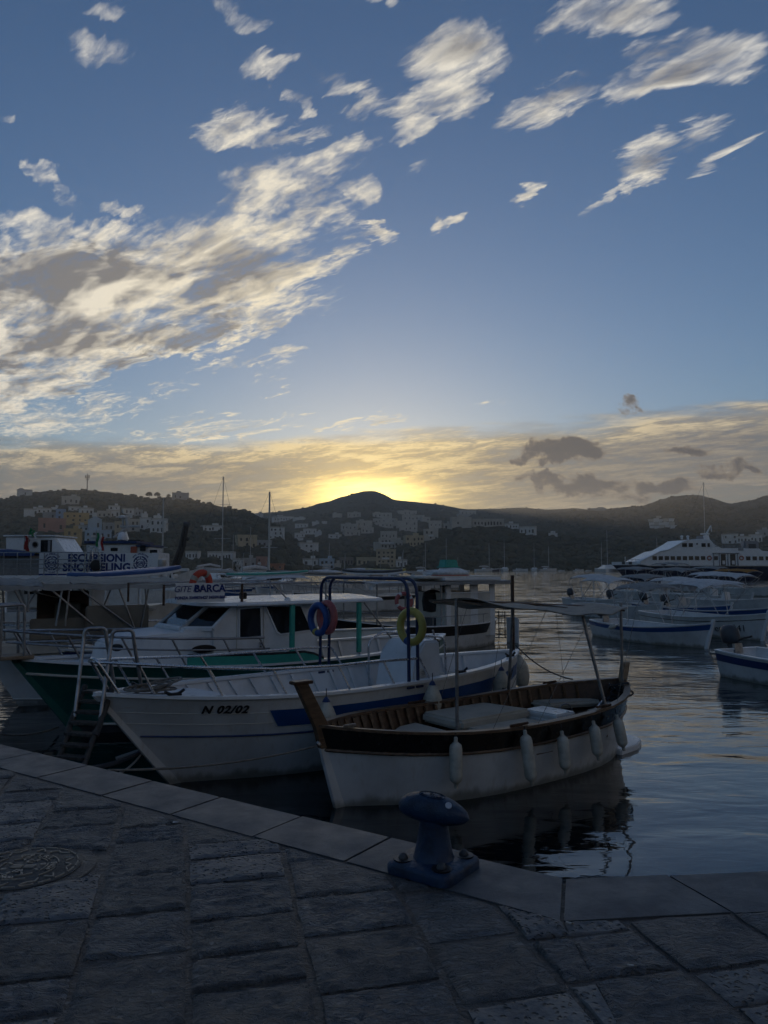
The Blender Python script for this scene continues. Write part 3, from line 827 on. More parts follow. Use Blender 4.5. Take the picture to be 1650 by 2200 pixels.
# scrub and trees that cover the slopes, each clump real geometry
def clumps(name, spots, seed):
    rs = np.random.RandomState(seed)
    protos = []
    for q in range(5):
        bm = bmesh.new(); bmesh.ops.create_icosphere(bm, subdivisions=2, radius=1.0)
        for v in bm.verts:
            n = mnoise.fractal(v.co * 1.6 + Vector((q * 7, 0, 0)), 1.0, 2.0, 4)
            v.co *= 1 + 0.55 * n + rs.uniform(-0.12, 0.12)
            v.co.z *= 0.8
        vs = np.array([v.co[:] for v in bm.verts]); fs = np.array([[v.index for v in f.verts] for f in bm.faces]); bm.free()
        protos.append((vs, fs))
    V = []; F = []; off = 0
    for (p, r) in spots:
        vs, fs = protos[rs.randint(5)]
        a = rs.uniform(0, 6.28); c, s = cos(a), sin(a)
        w = vs * np.array([r * rs.uniform(0.8, 1.5), r * rs.uniform(0.8, 1.3), r * rs.uniform(0.6, 1.25)])
        w = np.stack([w[:, 0] * c - w[:, 1] * s + p.x, w[:, 0] * s + w[:, 1] * c + p.y, w[:, 2] + p.z + r * 0.15], 1)
        V.append(w); F.append(fs + off); off += len(vs)
    V = np.concatenate(V); F = np.concatenate(F)
    me = bpy.data.meshes.new(name); me.vertices.add(len(V)); me.vertices.foreach_set('co', V.ravel())
    me.loops.add(F.size); me.loops.foreach_set('vertex_index', F.ravel().astype(np.int32))
    me.polygons.add(len(F)); me.polygons.foreach_set('loop_start', (np.arange(len(F)) * 3).astype(np.int32))
    me.update(calc_edges=True); me.validate()
    o = bpy.data.objects.new(name, me); COL.objects.link(o); me.materials.append(MATS['foliage'])
    return o

# ---------------------------------------------------------------- the town
WALLS = {'w': (0.64, 0.64, 0.63), 'g': (0.36, 0.36, 0.36), 'p': (0.42, 0.23, 0.18), 'y': (0.52, 0.37, 0.17), 'b': (0.24, 0.36, 0.55), 'l': (0.42, 0.52, 0.62), 'o': (0.48, 0.40, 0.27), 'c': (0.50, 0.47, 0.42), 'r': (0.40, 0.17, 0.09), 'd': (0.22, 0.19, 0.16)}
CN = {'w': 'white', 'g': 'grey', 'p': 'pink', 'y': 'yellow', 'b': 'blue', 'l': 'pale blue', 'o': 'ochre', 'c': 'cream', 'r': 'terracotta', 'd': 'brown stone'}
for k_, c_ in WALLS.items(): paint('house_' + k_, c_, 0.85, var=0.14, scale=0.25, streak=0.25)

paint('shutter', (0.05, 0.045, 0.035), 0.6)
RECT = {}
def box_mesh(key, size):
    if key not in RECT:
        RECT[key] = MB().box((0, 0, 0), size).mesh(key)
    return RECT[key]
OCC = []
def nr0(rows, hpx): return rows or max(1, int(hpx / 10))
def house(x0, y0, x1, y1, col, label, group=None, cols=None, rows=None, rz=None, gable=False):
    xc = (x0 + x1) / 2
    p = hit(xc, y1)
    if p is None: p = at_d(xc, y1, 400)
    D = p.y; sc = D / FPX
    w = (x1 - x0) * sc; h = (y1 - y0) * sc
    rz = random.uniform(-0.25, 0.25) if rz is None else rz
    dp = min(max(w * 0.7, 5), 12)
    face = atan2(-p.x, p.y)                     # front turned to the harbour
    OCC.append((x0, y0, x1, y1))
    big = (x1 - x0) >= 17 and (y1 - y0) >= 8
    ww = w / (abs(cos(rz)) + 0.25 * abs(sin(rz)))
    if not big:
        mb = MB().box((0, dp / 2, h / 2 - 3), (ww, dp, h + 6))
        mb.box((0, dp / 2, h + 0.12), (ww + 0.3, dp + 0.3, 0.24))
        if (x1 - x0) > 12: mb.box((ww * 0.2, dp * 0.6, h + 0.9), (ww * 0.35, dp * 0.4, 1.5))
        o = mb.build('house', 'house_' + col); o.location = p; o.rotation_euler = (0, 0, face + rz)
        tag(o, label, 'house', group); return o
    t = thing('house', label, 'house', p, face + rz, group)
    mb = MB().box((0, dp / 2, h / 2 - 4), (ww, dp, h + 8))
    mb.build('wall', 'house_' + col, t)
    r = MB()
    if gable:
        r.add([(-ww / 2 - .3, -.3, h), (ww / 2 + .3, -.3, h), (ww / 2 + .3, dp + .3, h), (-ww / 2 - .3, dp + .3, h), (0, -.3, h + 1.7), (0, dp + .3, h + 1.7)], [(0, 1, 4), (2, 3, 5), (0, 4, 5, 3), (1, 2, 5, 4), (0, 3, 2, 1)])
    else:
        r.box((0, dp / 2, h + 0.15), (ww + 0.35, dp + 0.35, 0.3))
        r.box((0, 0.0, h + 0.5), (ww + 0.3, 0.25, 0.5)); r.box((-ww / 2, dp / 2, h + .5), (.25, dp - .3, .5)); r.box((ww / 2, dp / 2, h + .5), (.25, dp - .3, .5))
    rf = r.build('roof', 'house_' + ('c' if col == 'w' else col), t)
    if random.random() < 0.5 and not gable:
        MB().box((random.uniform(-.3, .3) * ww, dp * .6, h + 1.2), (ww * .28, dp * .35, 1.9)).build('stair_turret', 'house_' + col, rf)
    if random.random() < 0.45 and nr0(rows, y1 - y0) > 1:      # a balcony or terrace on the front
        bw_ = ww * random.uniform(.3, .7); bz_ = h * random.choice([.36, .5]); bx_ = random.uniform(-.15, .15) * ww
        bl_ = MB().box((bx_, -.55, bz_), (bw_, 1.1, .18)); bl_.box((bx_, -1.05, bz_ + .5), (bw_, .08, .8)); bl_.build('balcony', 'house_' + ('c' if col == 'w' else 'w'), t)
    nc = cols or max(2, int((x1 - x0) / 9)); nr = rows or max(1, int((y1 - y0) / 10))
    wh = h / nr
    s = min(wh * 0.48, 1.9); sw = min(ww / nc * 0.42, 1.1)
    pm = box_mesh('window_%.1f_%.1f' % (sw, s), (sw, 0.12, s)); fm = box_mesh('surround_%.1f_%.1f' % (sw, s), (sw + 0.35, 0.10, 0.16))
    if not pm.materials: pm.materials.append(MATS['pane']); fm.materials.append(MATS['house_c'])
    for i in range(nr):
        for j in range(nc):
            if random.random() < 0.16: continue
            wx = (-0.5 + (j + 0.5) / nc) * ww * 0.92 + random.uniform(-.12, .12) * ww / nc; wz = wh * (i + 0.52) - (wh * .1 if random.random() < .25 else 0)
            o = bpy.data.objects.new('window', pm); COL.objects.link(o); o.parent = t; o.location = (wx, -0.03, wz); o.scale = (random.uniform(.7, 1.15), 1, random.uniform(.75, 1.2))
            if sw / sc > 3.5:
                f = bpy.data.objects.new('sill', fm); COL.objects.link(f); f.parent = o; f.location = (0, -0.05, -s / 2 - 0.08)
    return t
GL = 'houses on the left hill'
for a in (
    (84, 1116, 139, 1144, 'p', 'long pink house with dark windows left of the yellow block', 3, 1), (139, 1104, 190, 1131, 'y', 'yellow apartment block with three rows of windows on left hill', 4, 3),
    (137, 1139, 171, 1180, 'y', 'narrow yellow house with pale corners just above the wheelhouse', 2, 3), (120, 1096, 139, 1117, 'b', 'bright blue house squeezed left of the yellow block', 1, 2),
    (191, 1116, 218, 1141, 'l', 'pale blue gabled house right of the yellow block', 2, 1, None, True), (182, 1142, 211, 1166, 'l', 'pale blue house behind the flag, nearer the harbour', 2, 2),
    (213, 1142, 239, 1160, 'l', 'pale blue flat house right of the flag', 2, 1), (167, 1131, 191, 1142, 'w', 'low white house under the yellow block', 2, 1),
    (221, 1126, 247, 1141, 'g', 'grey house behind the trawler mast', 2, 1), (246, 1123, 270, 1156, 'o', 'ochre house with pale trim behind the trawler mast', 2, 2),
    (270, 1118, 300, 1143, 'c', 'cream terrace house right of the ochre one', 3, 2), (300, 1114, 323, 1138, 'w', 'tall white house in the row right of the trawler mast', 2, 2),
    (322, 1116, 355, 1146, 'w', 'large white house at the right end of the hill terrace', 3, 2), (341, 1127, 361, 1143, 'w', 'white annex at the far right end of the hill terrace', 2, 1),
    (52, 1095, 80, 1109, 'w', 'white house with arches, leftmost on the hill slope', 3, 1), (80, 1093, 110, 1104, 'w', 'white flat house above the pink house', 3, 1),
    (95, 1103, 120, 1116, 'g', 'grey house between the pink and blue houses', 2, 1), (173, 1093, 201, 1107, 'w', 'white house directly above the yellow block', 3, 1),
    (133, 1068, 169, 1084, 'c', 'pale ruined walls high under the antenna tower', 3, 1), (150, 1090, 173, 1098, 'w', 'low white house above and left of the yellow block', 2, 1),
    (210, 1100, 238, 1111, 'c', 'cream terrace house upslope of the pale blue gabled house', 3, 1), (237, 1098, 257, 1112, 'w', 'white cube house upslope of the trawler mast', 2, 1),
    (234, 1088, 257, 1096, 'w', 'thin white house uppermost over the trawler mast', 2, 1), (265, 1094, 288, 1105, 'w', 'white house upslope, left of a grey neighbour', 2, 1),
    (288, 1097, 305, 1108, 'g', 'small grey house upslope at the end of its row', 2, 1), (38, 1053, 68, 1066, 'w', 'white building alone on the left hilltop skyline', 1, 1),
    (370, 1060, 405, 1074, 'g', 'grey building on the skyline right of the hilltop trees', 3, 1), (436, 1131, 480, 1141, 'w', 'long white villa alone on the dark slope', 5, 1),
    (510, 1152, 553, 1177, 'o', 'square ochre villa with dark windows between two masts', 3, 2), (553, 1163, 584, 1176, 'g', 'low grey terrace beside the ochre villa', 3, 1),
    (576, 1134, 609, 1158, 'w', 'bright white three-storey house right of the tall mast', 3, 3), (587, 1110, 632, 1120, 'w', 'long white house with arcade below the saddle', 7, 1),
    (643, 1168, 685, 1188, 'w', 'white stepped house with loggia above the shore', 4, 2),
    (445, 1188, 500, 1205, 'w', 'long white harbour building behind the lifebuoy boat', 7, 1), (398, 1187, 426, 1202, 'w', 'white harbour building with wide windows left of its longer twin', 4, 1),
    (500, 1203, 522, 1226, 'w', 'white waterfront house behind the mast forest', 2, 2), (522, 1202, 550, 1224, 'g', 'grey waterfront house next to a pink one', 3, 1),
    (550, 1199, 571, 1220, 'p', 'pink waterfront house between grey and terracotta neighbours', 2, 2), (580, 1214, 608, 1224, 'r', 'low terracotta shed on the waterfront', 3, 1),
    (650, 1203, 683, 1216, 'w', 'white waterfront house with three dark openings', 3, 1), (686, 1203, 718, 1223, 'l', 'pale blue square house on the waterfront', 3, 2),
    (718, 1211, 734, 1223, 'c', 'small cream waterfront house', 1, 1), (731, 1200, 760, 1216, 'd', 'brown open concrete frame on the waterfront', 4, 1),
    (808, 1183, 850, 1220, 'o', 'tall ochre waterfront house of four storeys', 4, 4), (765, 1200, 808, 1216, 'o', 'low ochre wing left of the tall ochre house', 4, 1),
    (851, 1205, 875, 1220, 'w', 'white house right of the tall ochre waterfront house', 3, 1), (817, 1143, 852, 1160, 'c', 'cream house topping the stack above the tall ochre house', 4, 1),
    (815, 1158, 861, 1178, 'c', 'wide cream house in the stack above the tall ochre house', 5, 2), (805, 1165, 816, 1183, 'c', 'narrow cream house at the left of the stack', None, None),
    (847, 1163, 872, 1177, 'c', 'cream house between the stack and the ochre terrace', 3, 1), (871, 1153, 912, 1174, 'o', 'wide ochre house below the headland village', 5, 2),
    (911, 1139, 942, 1160, 'c', 'cream house stepping up to the headland', 3, 2), (922, 1120, 949, 1136, 'c', 'cream house on the left shoulder of the headland', 3, 1),
    (953, 1127, 971, 1138, 'c', 'small cream house tucked under the headland hall', 2, 1), (970, 1113, 1014, 1135, 'c', 'big blank pale hall crowning the headland', 2, 1),
    (988, 1097, 1024, 1108, 'c', 'pale house uppermost on the headland', 4, 1), (983, 1105, 1011, 1114, 'g', 'grey house just over the headland hall', 3, 1),
    (1014, 1117, 1084, 1132, 'c', 'long pale barracks along the headland top', 9, 1), (1085, 1127, 1115, 1136, 'w', 'white house at the right edge of the headland', 4, 1),
    (1116, 1133, 1150, 1150, 'w', 'white house with veranda below the right end of headland', 4, 1), (1172, 1146, 1198, 1153, 'w', 'low white house alone on the cliff right of headland', 3, 1),
    (1553, 1149, 1585, 1169, 'w', 'white house right behind the ferry mast', 3, 2), (1584, 1154, 1612, 1167, 'w', 'long white terrace above the ferry stern', 4, 1),
    (1611, 1150, 1637, 1166, 'w', 'white stepped house above the ferry stern, farther right', 3, 1), (1628, 1140, 1660, 1154, 'g', 'grey house at the right edge above the ferry', 3, 1),
    ):
    a = tuple(a) + (None,) * (10 - len(a))
    house(a[0], a[1], a[2], a[3], a[4], a[5], GL if a[0] < 480 else 'houses by the far shore', a[6], a[7], a[8], bool(a[9]))
for (x0, y0, x1, y1, lab) in ((548, 1104, 566, 1110, 'tiny white house in the notch of the saddle'), (632, 1112, 657, 1117, 'low white house right of the long arcaded house'), (634, 1126, 662, 1134, 'white house below the right end of the long arcaded house'), (633, 1146, 655, 1155, 'white house right of the bright three-storey house'), (652, 1137, 680, 1148, 'wide white house upslope of the stepped house'), (676, 1142, 690, 1153, 'small white cube at the right end of a wide white house'),
        (671, 1121, 686, 1127, 'lone white cottage high right of the long arcaded house'), (693, 1120, 703, 1126, 'tiny white cottage farthest right below the saddle'), (705, 1149, 731, 1157, 'low white house left of the hillside village'), (640, 1156, 652, 1161, 'tiny white hut above the stepped house')):
    house(x0, y0, x1, y1, 'w', lab, 'white houses below the saddle')
for (x0, y0, x1, y1, lab) in ((731, 1127, 769, 1140, 'pale house at the left foot of the hillside village'), (740, 1140, 775, 1151, 'lowest pale house at the left of the hillside village'), (765, 1120, 800, 1133, 'pale house in the middle row, left of the village centre'), (775, 1134, 802, 1146, 'pale house above the stack, left of it'), (746, 1102, 774, 1111, 'pale house high under the left flank of the peak'), (714, 1104, 733, 1112, 'pale house highest and leftmost under the peak'), (800, 1103, 841, 1112, 'wide pale house directly below the sunset peak'),
        (855, 1098, 897, 1107, 'uppermost wide pale house right of the peak line'), (864, 1108, 912, 1119, 'long pale house second from top at the village right'), (800, 1115, 851, 1125, 'long pale house at the village centre'), (806, 1124, 846, 1133, 'pale house under the long one at the village centre'), (851, 1120, 897, 1130, 'pale house right of the village centre'), (858, 1130, 897, 1141, 'pale house at the lower right of the village'), (905, 1112, 925, 1121, 'small pale house between village and headland')):
    house(x0, y0, x1, y1, 'c', lab, 'village under the sunset peak')
for i in range(16):
    x = 1393 + (i % 5) * 11 + (i // 5) * 1.5; y = 1119 + (i // 5) * 7
    if i == 15: x, y = 1410, 1112
    house(x, y - random.uniform(3, 5), x + random.uniform(8, 12), y + 2, 'w' if i % 3 else 'c', 'small white tomb house of the terraced cemetery on the right hill', 'terraced cemetery houses')
house(1262, 1092, 1300, 1097, 'g', 'low grey wall building on the skyline of the right hill')
for (x0, y0, x1, y1, lab) in ((60, 1107, 74, 1112, 'small white shed under the arched house at far left'), (198, 1102, 208, 1111, 'small white cube right of the house above the yellow block'), (110, 1090, 124, 1095, 'low white roof above the blue house'), (305, 1104, 318, 1112, 'small white house upslope of the tall white terrace house'), (330, 1108, 345, 1114, 'small white house just over the large white end house'), (270, 1107, 284, 1113, 'small white shed over the cream terrace house')):
    house(x0, y0, x1, y1, 'w', lab, 'white outbuildings on the left hill')

def scatter():
    rnd = random.Random(3)
    spots = []
    n = 0
    while n < 9500:
        px = rnd.uniform(-60, 1720); py = rnd.uniform(1050, 1226)
        n += 1
        if any(a - 2 < px < c + 2 and b - 3 < py < d + 2 for a, b, c, d in OCC): continue
        p = hit(px, py)
        if p is None: continue
        r = rnd.uniform(1.1, 2.4) * (1.5 if rnd.random() < 0.12 else 1) * (0.85 if p.y < 900 else 0.7)
        spots.append((p, r))
    o = clumps('scrub', spots, 5)
    tag(o, 'dark green scrub and trees covering the hills', 'scrub', kind='stuff')
scatter()

def far_tree(px, py, hpx, label):
    p = hit(px, py) or at_d(px, py, 650)
    sc = p.y / FPX; h = hpx * sc
    t = thing('tree', label, 'tree', p)
    MB().tube([(0, 0, -2), (0.1, 0, h * .3), (0.3, 0, h * .6)], h * .05, 6, r2=h * .02).build('trunk', 'weathered', t)
    rnd = random.Random(px); mb = MB()
    for i in range(420):
        a = rnd.uniform(0, 6.28); e = rnd.uniform(-0.5, 1.57); rr = h * 0.42 * rnd.uniform(0.3, 1.0) ** 0.5
        c = Vector((rr * cos(a) * cos(e) * 1.15, rr * sin(a) * cos(e), h * 0.42 + rr * sin(e) * 0.95))
        u = Vector((rnd.gauss(0, 1), rnd.gauss(0, 1), rnd.gauss(0, 1))).normalized(); v = u.orthogonal().normalized()
        s = h * rnd.uniform(0.035, 0.075)
        mb.add([c + u * s, c + v * s, c - u * s, c - v * s], [(0, 1, 2, 3)])
    mb.build('crown', 'foliage', t)
far_tree(320, 1069, 15, 'round dark tree left in the skyline pair beside the grey building')
far_tree(338, 1069, 14, 'round dark tree right in the skyline pair beside the grey building')
far_tree(362, 1069, 9, 'low dark tree touching the grey skyline building')
far_tree(1266, 1097, 7, 'small flat-topped pine alone on the right skyline')

def antenna():
    p = hit(187, 1056) or at_d(187, 1056, 690)
    sc = p.y / FPX; h = 40 * sc
    t = thing('antenna_tower', 'tall antenna mast with panel aerials on the left hilltop', 'antenna tower', p)
    MB().tube([(0, 0, -2), (0, 0, h * .95)], 0.55, 8, r2=0.3).build('pole', 'dark_grey', t)
    for i in range(6):
        a = i * pi / 3
        MB().box((1.6 * cos(a), 1.6 * sin(a), h * .80), (.5, .5, 2.6), a).build('panel_aerial', 'grey', t)
    MB().lathe([(1.3, 0), (1.3, .25)], 12, c=(0, 0, h * .74)).build('platform', 'dark_grey', t)
    for i in range(3):
        a = i * 2.1
        MB().box((.7 * cos(a), .7 * sin(a), h * .64), (.9, .5, .9), a).build('equipment_box', 'grey', t)
    MB().tube([(0, 0, h * .95), (0, 0, h)], .12, 5).build('lightning_rod', 'dark_grey', t)
antenna()

# ---------------------------------------------------------------- boats: common builders
class Hull:
    "double-ended or transom hull; local x runs to the bow, z = 0 is the waterline"
    def __init__(s, L, B, bow, mid, stern, rake_b=0.5, rake_s=0.35, transom=0.0, draft=0.35, full=2.3, flare=0.78, tm=0.46):
        s.L, s.B, s.bow, s.mid, s.stern, s.rb, s.rs, s.tr, s.draft, s.full, s.flare, s.tm = L, B, bow, mid, stern, rake_b, rake_s, transom, draft, full, flare, tm
    def sheer(s, t):
        if t > s.tm: return lerp(s.mid, s.bow, ((t - s.tm) / (1 - s.tm)) ** 2.0)
        return lerp(s.mid, s.stern, ((s.tm - t) / s.tm) ** 2.0)
    def hb(s, t, q=1.0):
        if t > s.tm:
            a = (t - s.tm) / (1 - s.tm); g = max(1 - a ** s.full, 0.0)
            g = g ** (1 + 0.45 * (1 - q))
        else:
            a = (s.tm - t) / s.tm; g0 = max(1 - a ** (s.full + 0.5), 0.0) ** (1 + 0.45 * (1 - q))
            g = lerp(g0, 1 - (1 - s.tr) * a ** 2, 1.0) if s.tr else g0
        return s.B / 2 * g * (s.flare + (1 - s.flare) * max(q, 0) ** 0.8)
    def p(s, t, q, side=1, inset=0.0):
        xb = s.L / 2 - s.rb * (1 - q); xs = -s.L / 2 + s.rs * (1 - q)
        y = max(s.hb(t, q) - inset, 0.0)
        return Vector((lerp(xs, xb, t), side * y, lerp(-s.draft, s.sheer(t), q)))
    def q_of(s, t, z): return (z + s.draft) / (s.sheer(t) + s.draft)
    def x_t(s, x): return (x + s.L / 2) / s.L
    def y_at(s, x, z):
        "half-breadth of the hull at a place x and height z"
        q = min(max(s.q_of(s.x_t(x), z), 0), 1); xb = s.L / 2 - s.rb * (1 - q); xs = -s.L / 2 + s.rs * (1 - q)
        return s.hb(min(max((x - xs) / (xb - xs), 0), 1), q)
TS = [0, .02, .05, .09, .14, .20, .27, .35, .43, .51, .59, .66, .73, .79, .85, .90, .94, .97, .99, 1.0]
def hull_band(H, q0, q1, name, mat, parent, nq=6, out=0.0, t0=0.0, t1=1.0):
    mb = MB()
    ts = [t0] + [t for t in TS if t0 < t < t1] + [t1]
    for side in (1, -1):
        rings = []
        for t in ts:
            rings.append([H.p(t, lerp(q0, q1, j / nq), side, -out if 0.01 < t < 0.999 else 0) for j in range(nq + 1)])
        mb.loft(rings, cu=False)
    if H.tr and t0 == 0.0:
        a = [H.p(0, lerp(q0, q1, j / nq), 1, -out) for j in range(nq + 1)]; b = [H.p(0, lerp(q0, q1, j / nq), -1, -out) for j in range(nq + 1)]
        mb.loft([a, b], cu=False)
    return mb.build(name, mat, parent, smooth=50)
def strake(H, q, r, name, mat, parent, t0=0.0, t1=1.0, flat=1.0, sides=(1, -1)):
    "a rounded moulding that runs along the hull at height fraction q"
    mb = MB()
    ts = [t0] + [t for t in TS if t0 < t < t1] + [t1]
    if H.tr or t0 > 0 or t1 < 1 or len(sides) == 1:
        for side in sides: mb.tube([H.p(t, q, side, -r * 0.6) for t in ts], r, 6)
    else:
        mb.tube([H.p(t, q, 1, -r * 0.6) for t in ts] + [H.p(t, q, -1, -r * 0.6) for t in ts[::-1][1:-1]], r, 6, closed=True)
    return mb.build(name, mat, parent, smooth=60)
def gunwale(H, w, th, name, mat, parent, lift=0.0, t0=0.0, t1=1.0, out=0.03):
    "flat capping rail laid on the sheer"
    mb = MB(); ts = [t0] + [t for t in TS if t0 < t < t1] + [t1]
    for side in (1, -1):
        rings = []
        for t in ts:
            o = H.p(t, 1, side, -out); i = H.p(t, 1, side, w - out)
            z = H.sheer(t) + lift
            rings.append([(o.x, o.y, z), (o.x, o.y, z + th), (i.x, i.y, z + th), (i.x, i.y, z)])
        mb.loft(rings, caps=True)
    if H.tr:
        p = H.p(0, 1, 1, -out); q = H.p(0, 1, -1, -out); z = H.sheer(0) + lift
        mb.box((p.x + w / 2 - .02, 0, z + th / 2), (w, abs(p.y - q.y) - 2 * w, th))
    return mb.build(name, mat, parent, smooth=40)
def inner_skin(H, floor, name, mat, parent, inset=0.045, t0=0.0, t1=1.0):
    mb = MB(); ts = [max(t0, .01)] + [t for t in TS if max(t0, .01) < t < min(t1, .992)] + [min(t1, .992)]
    for side in (1, -1):
        rings = []
        for t in ts:
            qf = H.q_of(t, min(floor, H.sheer(t) - .05))
            rings.append([H.p(t, lerp(1.0, qf, j / 4), side, inset) for j in range(5)])
        mb.loft(rings, cu=False)
    if H.tr and t0 == 0:
        t = max(t0, .01); qf = H.q_of(t, floor)
        mb.loft([[H.p(t, lerp(1, qf, j / 3), s_, inset) for j in range(4)] for s_ in (1, -1)], cu=False)
    return mb.build(name, mat, parent, smooth=50)
def level(H, z, name, mat, parent, t0=0.02, t1=0.97, inset=0.05, th=0.0, follow=None):
    "deck or sole: a sheet across the boat at height z, or follow metres below the sheer"
    mb = MB(); n = 18; rings = []
    for i in range(n + 1):
        t = lerp(t0, t1, i / n)
        zz = H.sheer(t) - follow if follow is not None else z
        q = min(H.q_of(t, zz), 1.0)
        a = H.p(t, q, 1, inset); b = H.p(t, q, -1, inset)
        crown = 0.0 if follow is None else 0.03
        rings.append([(a.x, a.y, zz), (a.x, 0, zz + crown), (b.x, b.y, zz)])
    mb.loft(rings, cu=False)
    if th: mb.loft([[(x, y, z_ - th) for x, y, z_ in r] for r in rings], cu=False)
    return mb.build(name, mat, parent, smooth=60)
def stem(H, w, name, mat, parent, up=0.0, fwd=0.03, depth=0.10, q0=0.0, q1=1.0, lean=0.0):
    "stem timber that follows the bow and stands up metres above the sheer"
    mb = MB(); rings = []
    pts = [H.p(1.0, lerp(q0, q1, j / 6)) for j in range(7)]
    d = (pts[-1] - pts[-2]).normalized()
    if up: pts.append(pts[-1] + d * up + Vector((lean, 0, 0)))
    for i, p in enumerate(pts):
        dd = depth * (1.0 if i < 7 else 0.8)
        rings.append([(p.x + fwd, -w * .5, p.z), (p.x + fwd, w * .5, p.z), (p.x - dd, w * .6, p.z), (p.x - dd, -w * .6, p.z)])
    mb.loft(rings, caps=True)
    return mb.build(name, mat, parent, bevel=0.006, seg=1), pts
def ribs(H, parent, mat, n, zf, t0=.06, t1=.94, w=.035, d=.03, name='rib', inset=.045):
    for i in range(n):
        t = lerp(t0, t1, i / (n - 1))
        for side in (1, -1):
            mb = MB(); qf = H.q_of(t, zf); rings = []
            for j in range(4):
                p = H.p(t, lerp(0.99, qf, j / 3), side, inset)
                rings.append([(p.x - w / 2, p.y, p.z), (p.x + w / 2, p.y, p.z), (p.x + w / 2, p.y - side * d, p.z), (p.x - w / 2, p.y - side * d, p.z)])
            mb.loft(rings, caps=True); mb.build(name, mat, parent)
FEND = {}
def fender(loc, length, rad, label, tilt=(0, 0), group='boat fenders', fat=False, top='fender', rope=0.25):
    "inflatable fender hanging from its eye at loc"
    t = thing('boat_fender', label, 'fender', loc, 0, group)
    t.rotation_euler = (tilt[0], tilt[1], 0)
    L = length
    if fat: pr = [(0.012, 0), (.03, -.02), (.05, -.06), (rad * .7, -.14), (rad, -.24), (rad * 1.02, -L * .7), (rad * .8, -L * .9), (rad * .3, -L), (.01, -L)]
    else: pr = [(.012, 0), (.022, -.01), (.022, -.05), (rad * .55, -.065), (rad * .88, -.085), (rad, -.125), (rad * 1.01, -L * .5), (rad, -L + .125), (rad * .9, -L + .085), (rad * .55, -L + .06), (.022, -L + .045), (.02, -L), (.005, -L)]
    MB().lathe(pr, 14).build('body', 'fender', t, smooth=60)
    if top != 'fender': MB().lathe([(r * 1.03, z) for r, z in pr[:3]] , 14).build('cap', top, t, smooth=60)
    MB().tube([(0, 0, -.005), (0, 0, rope)], .006, 5).build('rope', 'rope_dark', t)
    return t
def life_ring(loc, R_, r, mat, band, label, M, group='life rings', bands=4):
    t = thing('life_ring', label, 'life ring', loc, 0, group)
    MB().torus(R_, r, 30, 10, M).build('ring', mat, t, smooth=70)
    for i in range(bands):
        a = i * pi / 2 + .5 if bands > 1 else -pi / 2 - .3
        MB().torus(R_, r * 1.04, 4, 10, M, a0=a - .16, a1=a + .16).build('band', band, t, smooth=70)
    return t
def outboard(parent_or_none, loc, rz, label, mat='dark_grey', s=1.0, tilt=0.0, group='outboard motors'):
    t = thing('outboard_motor', label, 'outboard motor', loc, rz, group)
    t.rotation_euler = (0, tilt, rz)
    pr = []
    mb = MB(); rings = []
    for (z, a, b, x) in ((0.0, .13, .10, 0), (.04, .20, .14, -.01), (.16, .22, .15, -.02), (.28, .21, .145, -.03), (.36, .16, .11, -.04), (.39, .07, .05, -.05)):
        rings.append([(x + a * s * cos(2 * pi * j / 12), b * s * sin(2 * pi * j / 12), z * s) for j in range(12)])
    mb.loft(rings, caps=True); mb.build('cowl', mat, t, smooth=50)
    mb = MB().box((0, 0, -.28 * s), (.13 * s, .09 * s, .58 * s), top=(1.3, 1.2)); mb.build('leg', mat, t, bevel=.012)
    MB().box((-.05 * s, 0, -.60 * s), (.30 * s, .02, .05 * s)).build('cavitation_plate', mat, t)
    MB().tube([(.12 * s, 0, .05 * s), (.34 * s, .02, .10 * s), (.5 * s, .02, .12 * s)], .02 * s, 6).build('tiller', 'black', t)
    MB().box((.13 * s, 0, -.10 * s), (.06 * s, .22 * s, .2 * s)).build('bracket', 'steel_dull', t)
    return t
def bimini(H, parent, x0, x1, z, w, mat, nb=3, tall=None, droop=.05, legs=True, valance=0.0, base=None, tube='aluminium'):
    "folding sun cover: bowed cloth on hoops that fan out from the gunwale"
    n = 10; m = 8; top = []; 
    for i in range(n + 1):
        x = lerp(x0, x1, i / n); row = []
        sagx = -droop * sin(pi * ((i / n * (nb - 1)) % 1.0))
        for j in range(m + 1):
            a = -1 + 2 * j / m
            row.append((x, a * w / 2, z - 0.15 * abs(a) ** 3 - 0.04 * a * a + sagx * (1 - a * a * .5) - .17 * abs(2 * i / n - 1) ** 6))
        top.append(row)
    mb = MB(); mb.loft(top, cu=False); mb.loft([[(x, y, zz - .012) for x, y, zz in r] for r in top], cu=False)
    c = mb.build('sun_cover', mat, parent, smooth=70)
    if valance:
        vb = MB()
        ys = [lerp(-1, 1, j / 10) * w / 2 for j in range(11)]
        vb.loft([[(x0 - .01, y, z - .1 - .0) for y in ys], [(x0 - .06, y, z - .12 - valance * (0.35 + .65 * abs(sin(j * .9 + 1)))) for j, y in enumerate(ys)]], cu=False)
        vb.build('valance', mat, c)
    if legs:
        zb = base if base is not None else H.mid
        xm = (x0 + x1) / 2
        for i in range(nb):
            x = lerp(x0, x1, i / (nb - 1))
            xf = xm + (x - xm) * 0.18 + (0.25 if i % 2 else -0.25) * (x1 - x0) * .3
            yb = H.hb(H.x_t(xf)) - .03
            z1 = z - .2; dz_ = .17 * abs(2 * i / (nb - 1) - 1) ** 6; z1 -= dz_
            MB().tube(rounded([(xf, -yb, zb), (x, -w / 2 + .02, z1), (x, -w / 2 + .06, z - .15 - dz_), (x, 0, z - .045 - dz_), (x, w / 2 - .06, z - .15 - dz_), (x, w / 2 - .02, z1), (xf, yb, zb)], .1, 3), .014, 6).build('hoop', tube, parent, smooth=60)
    return c
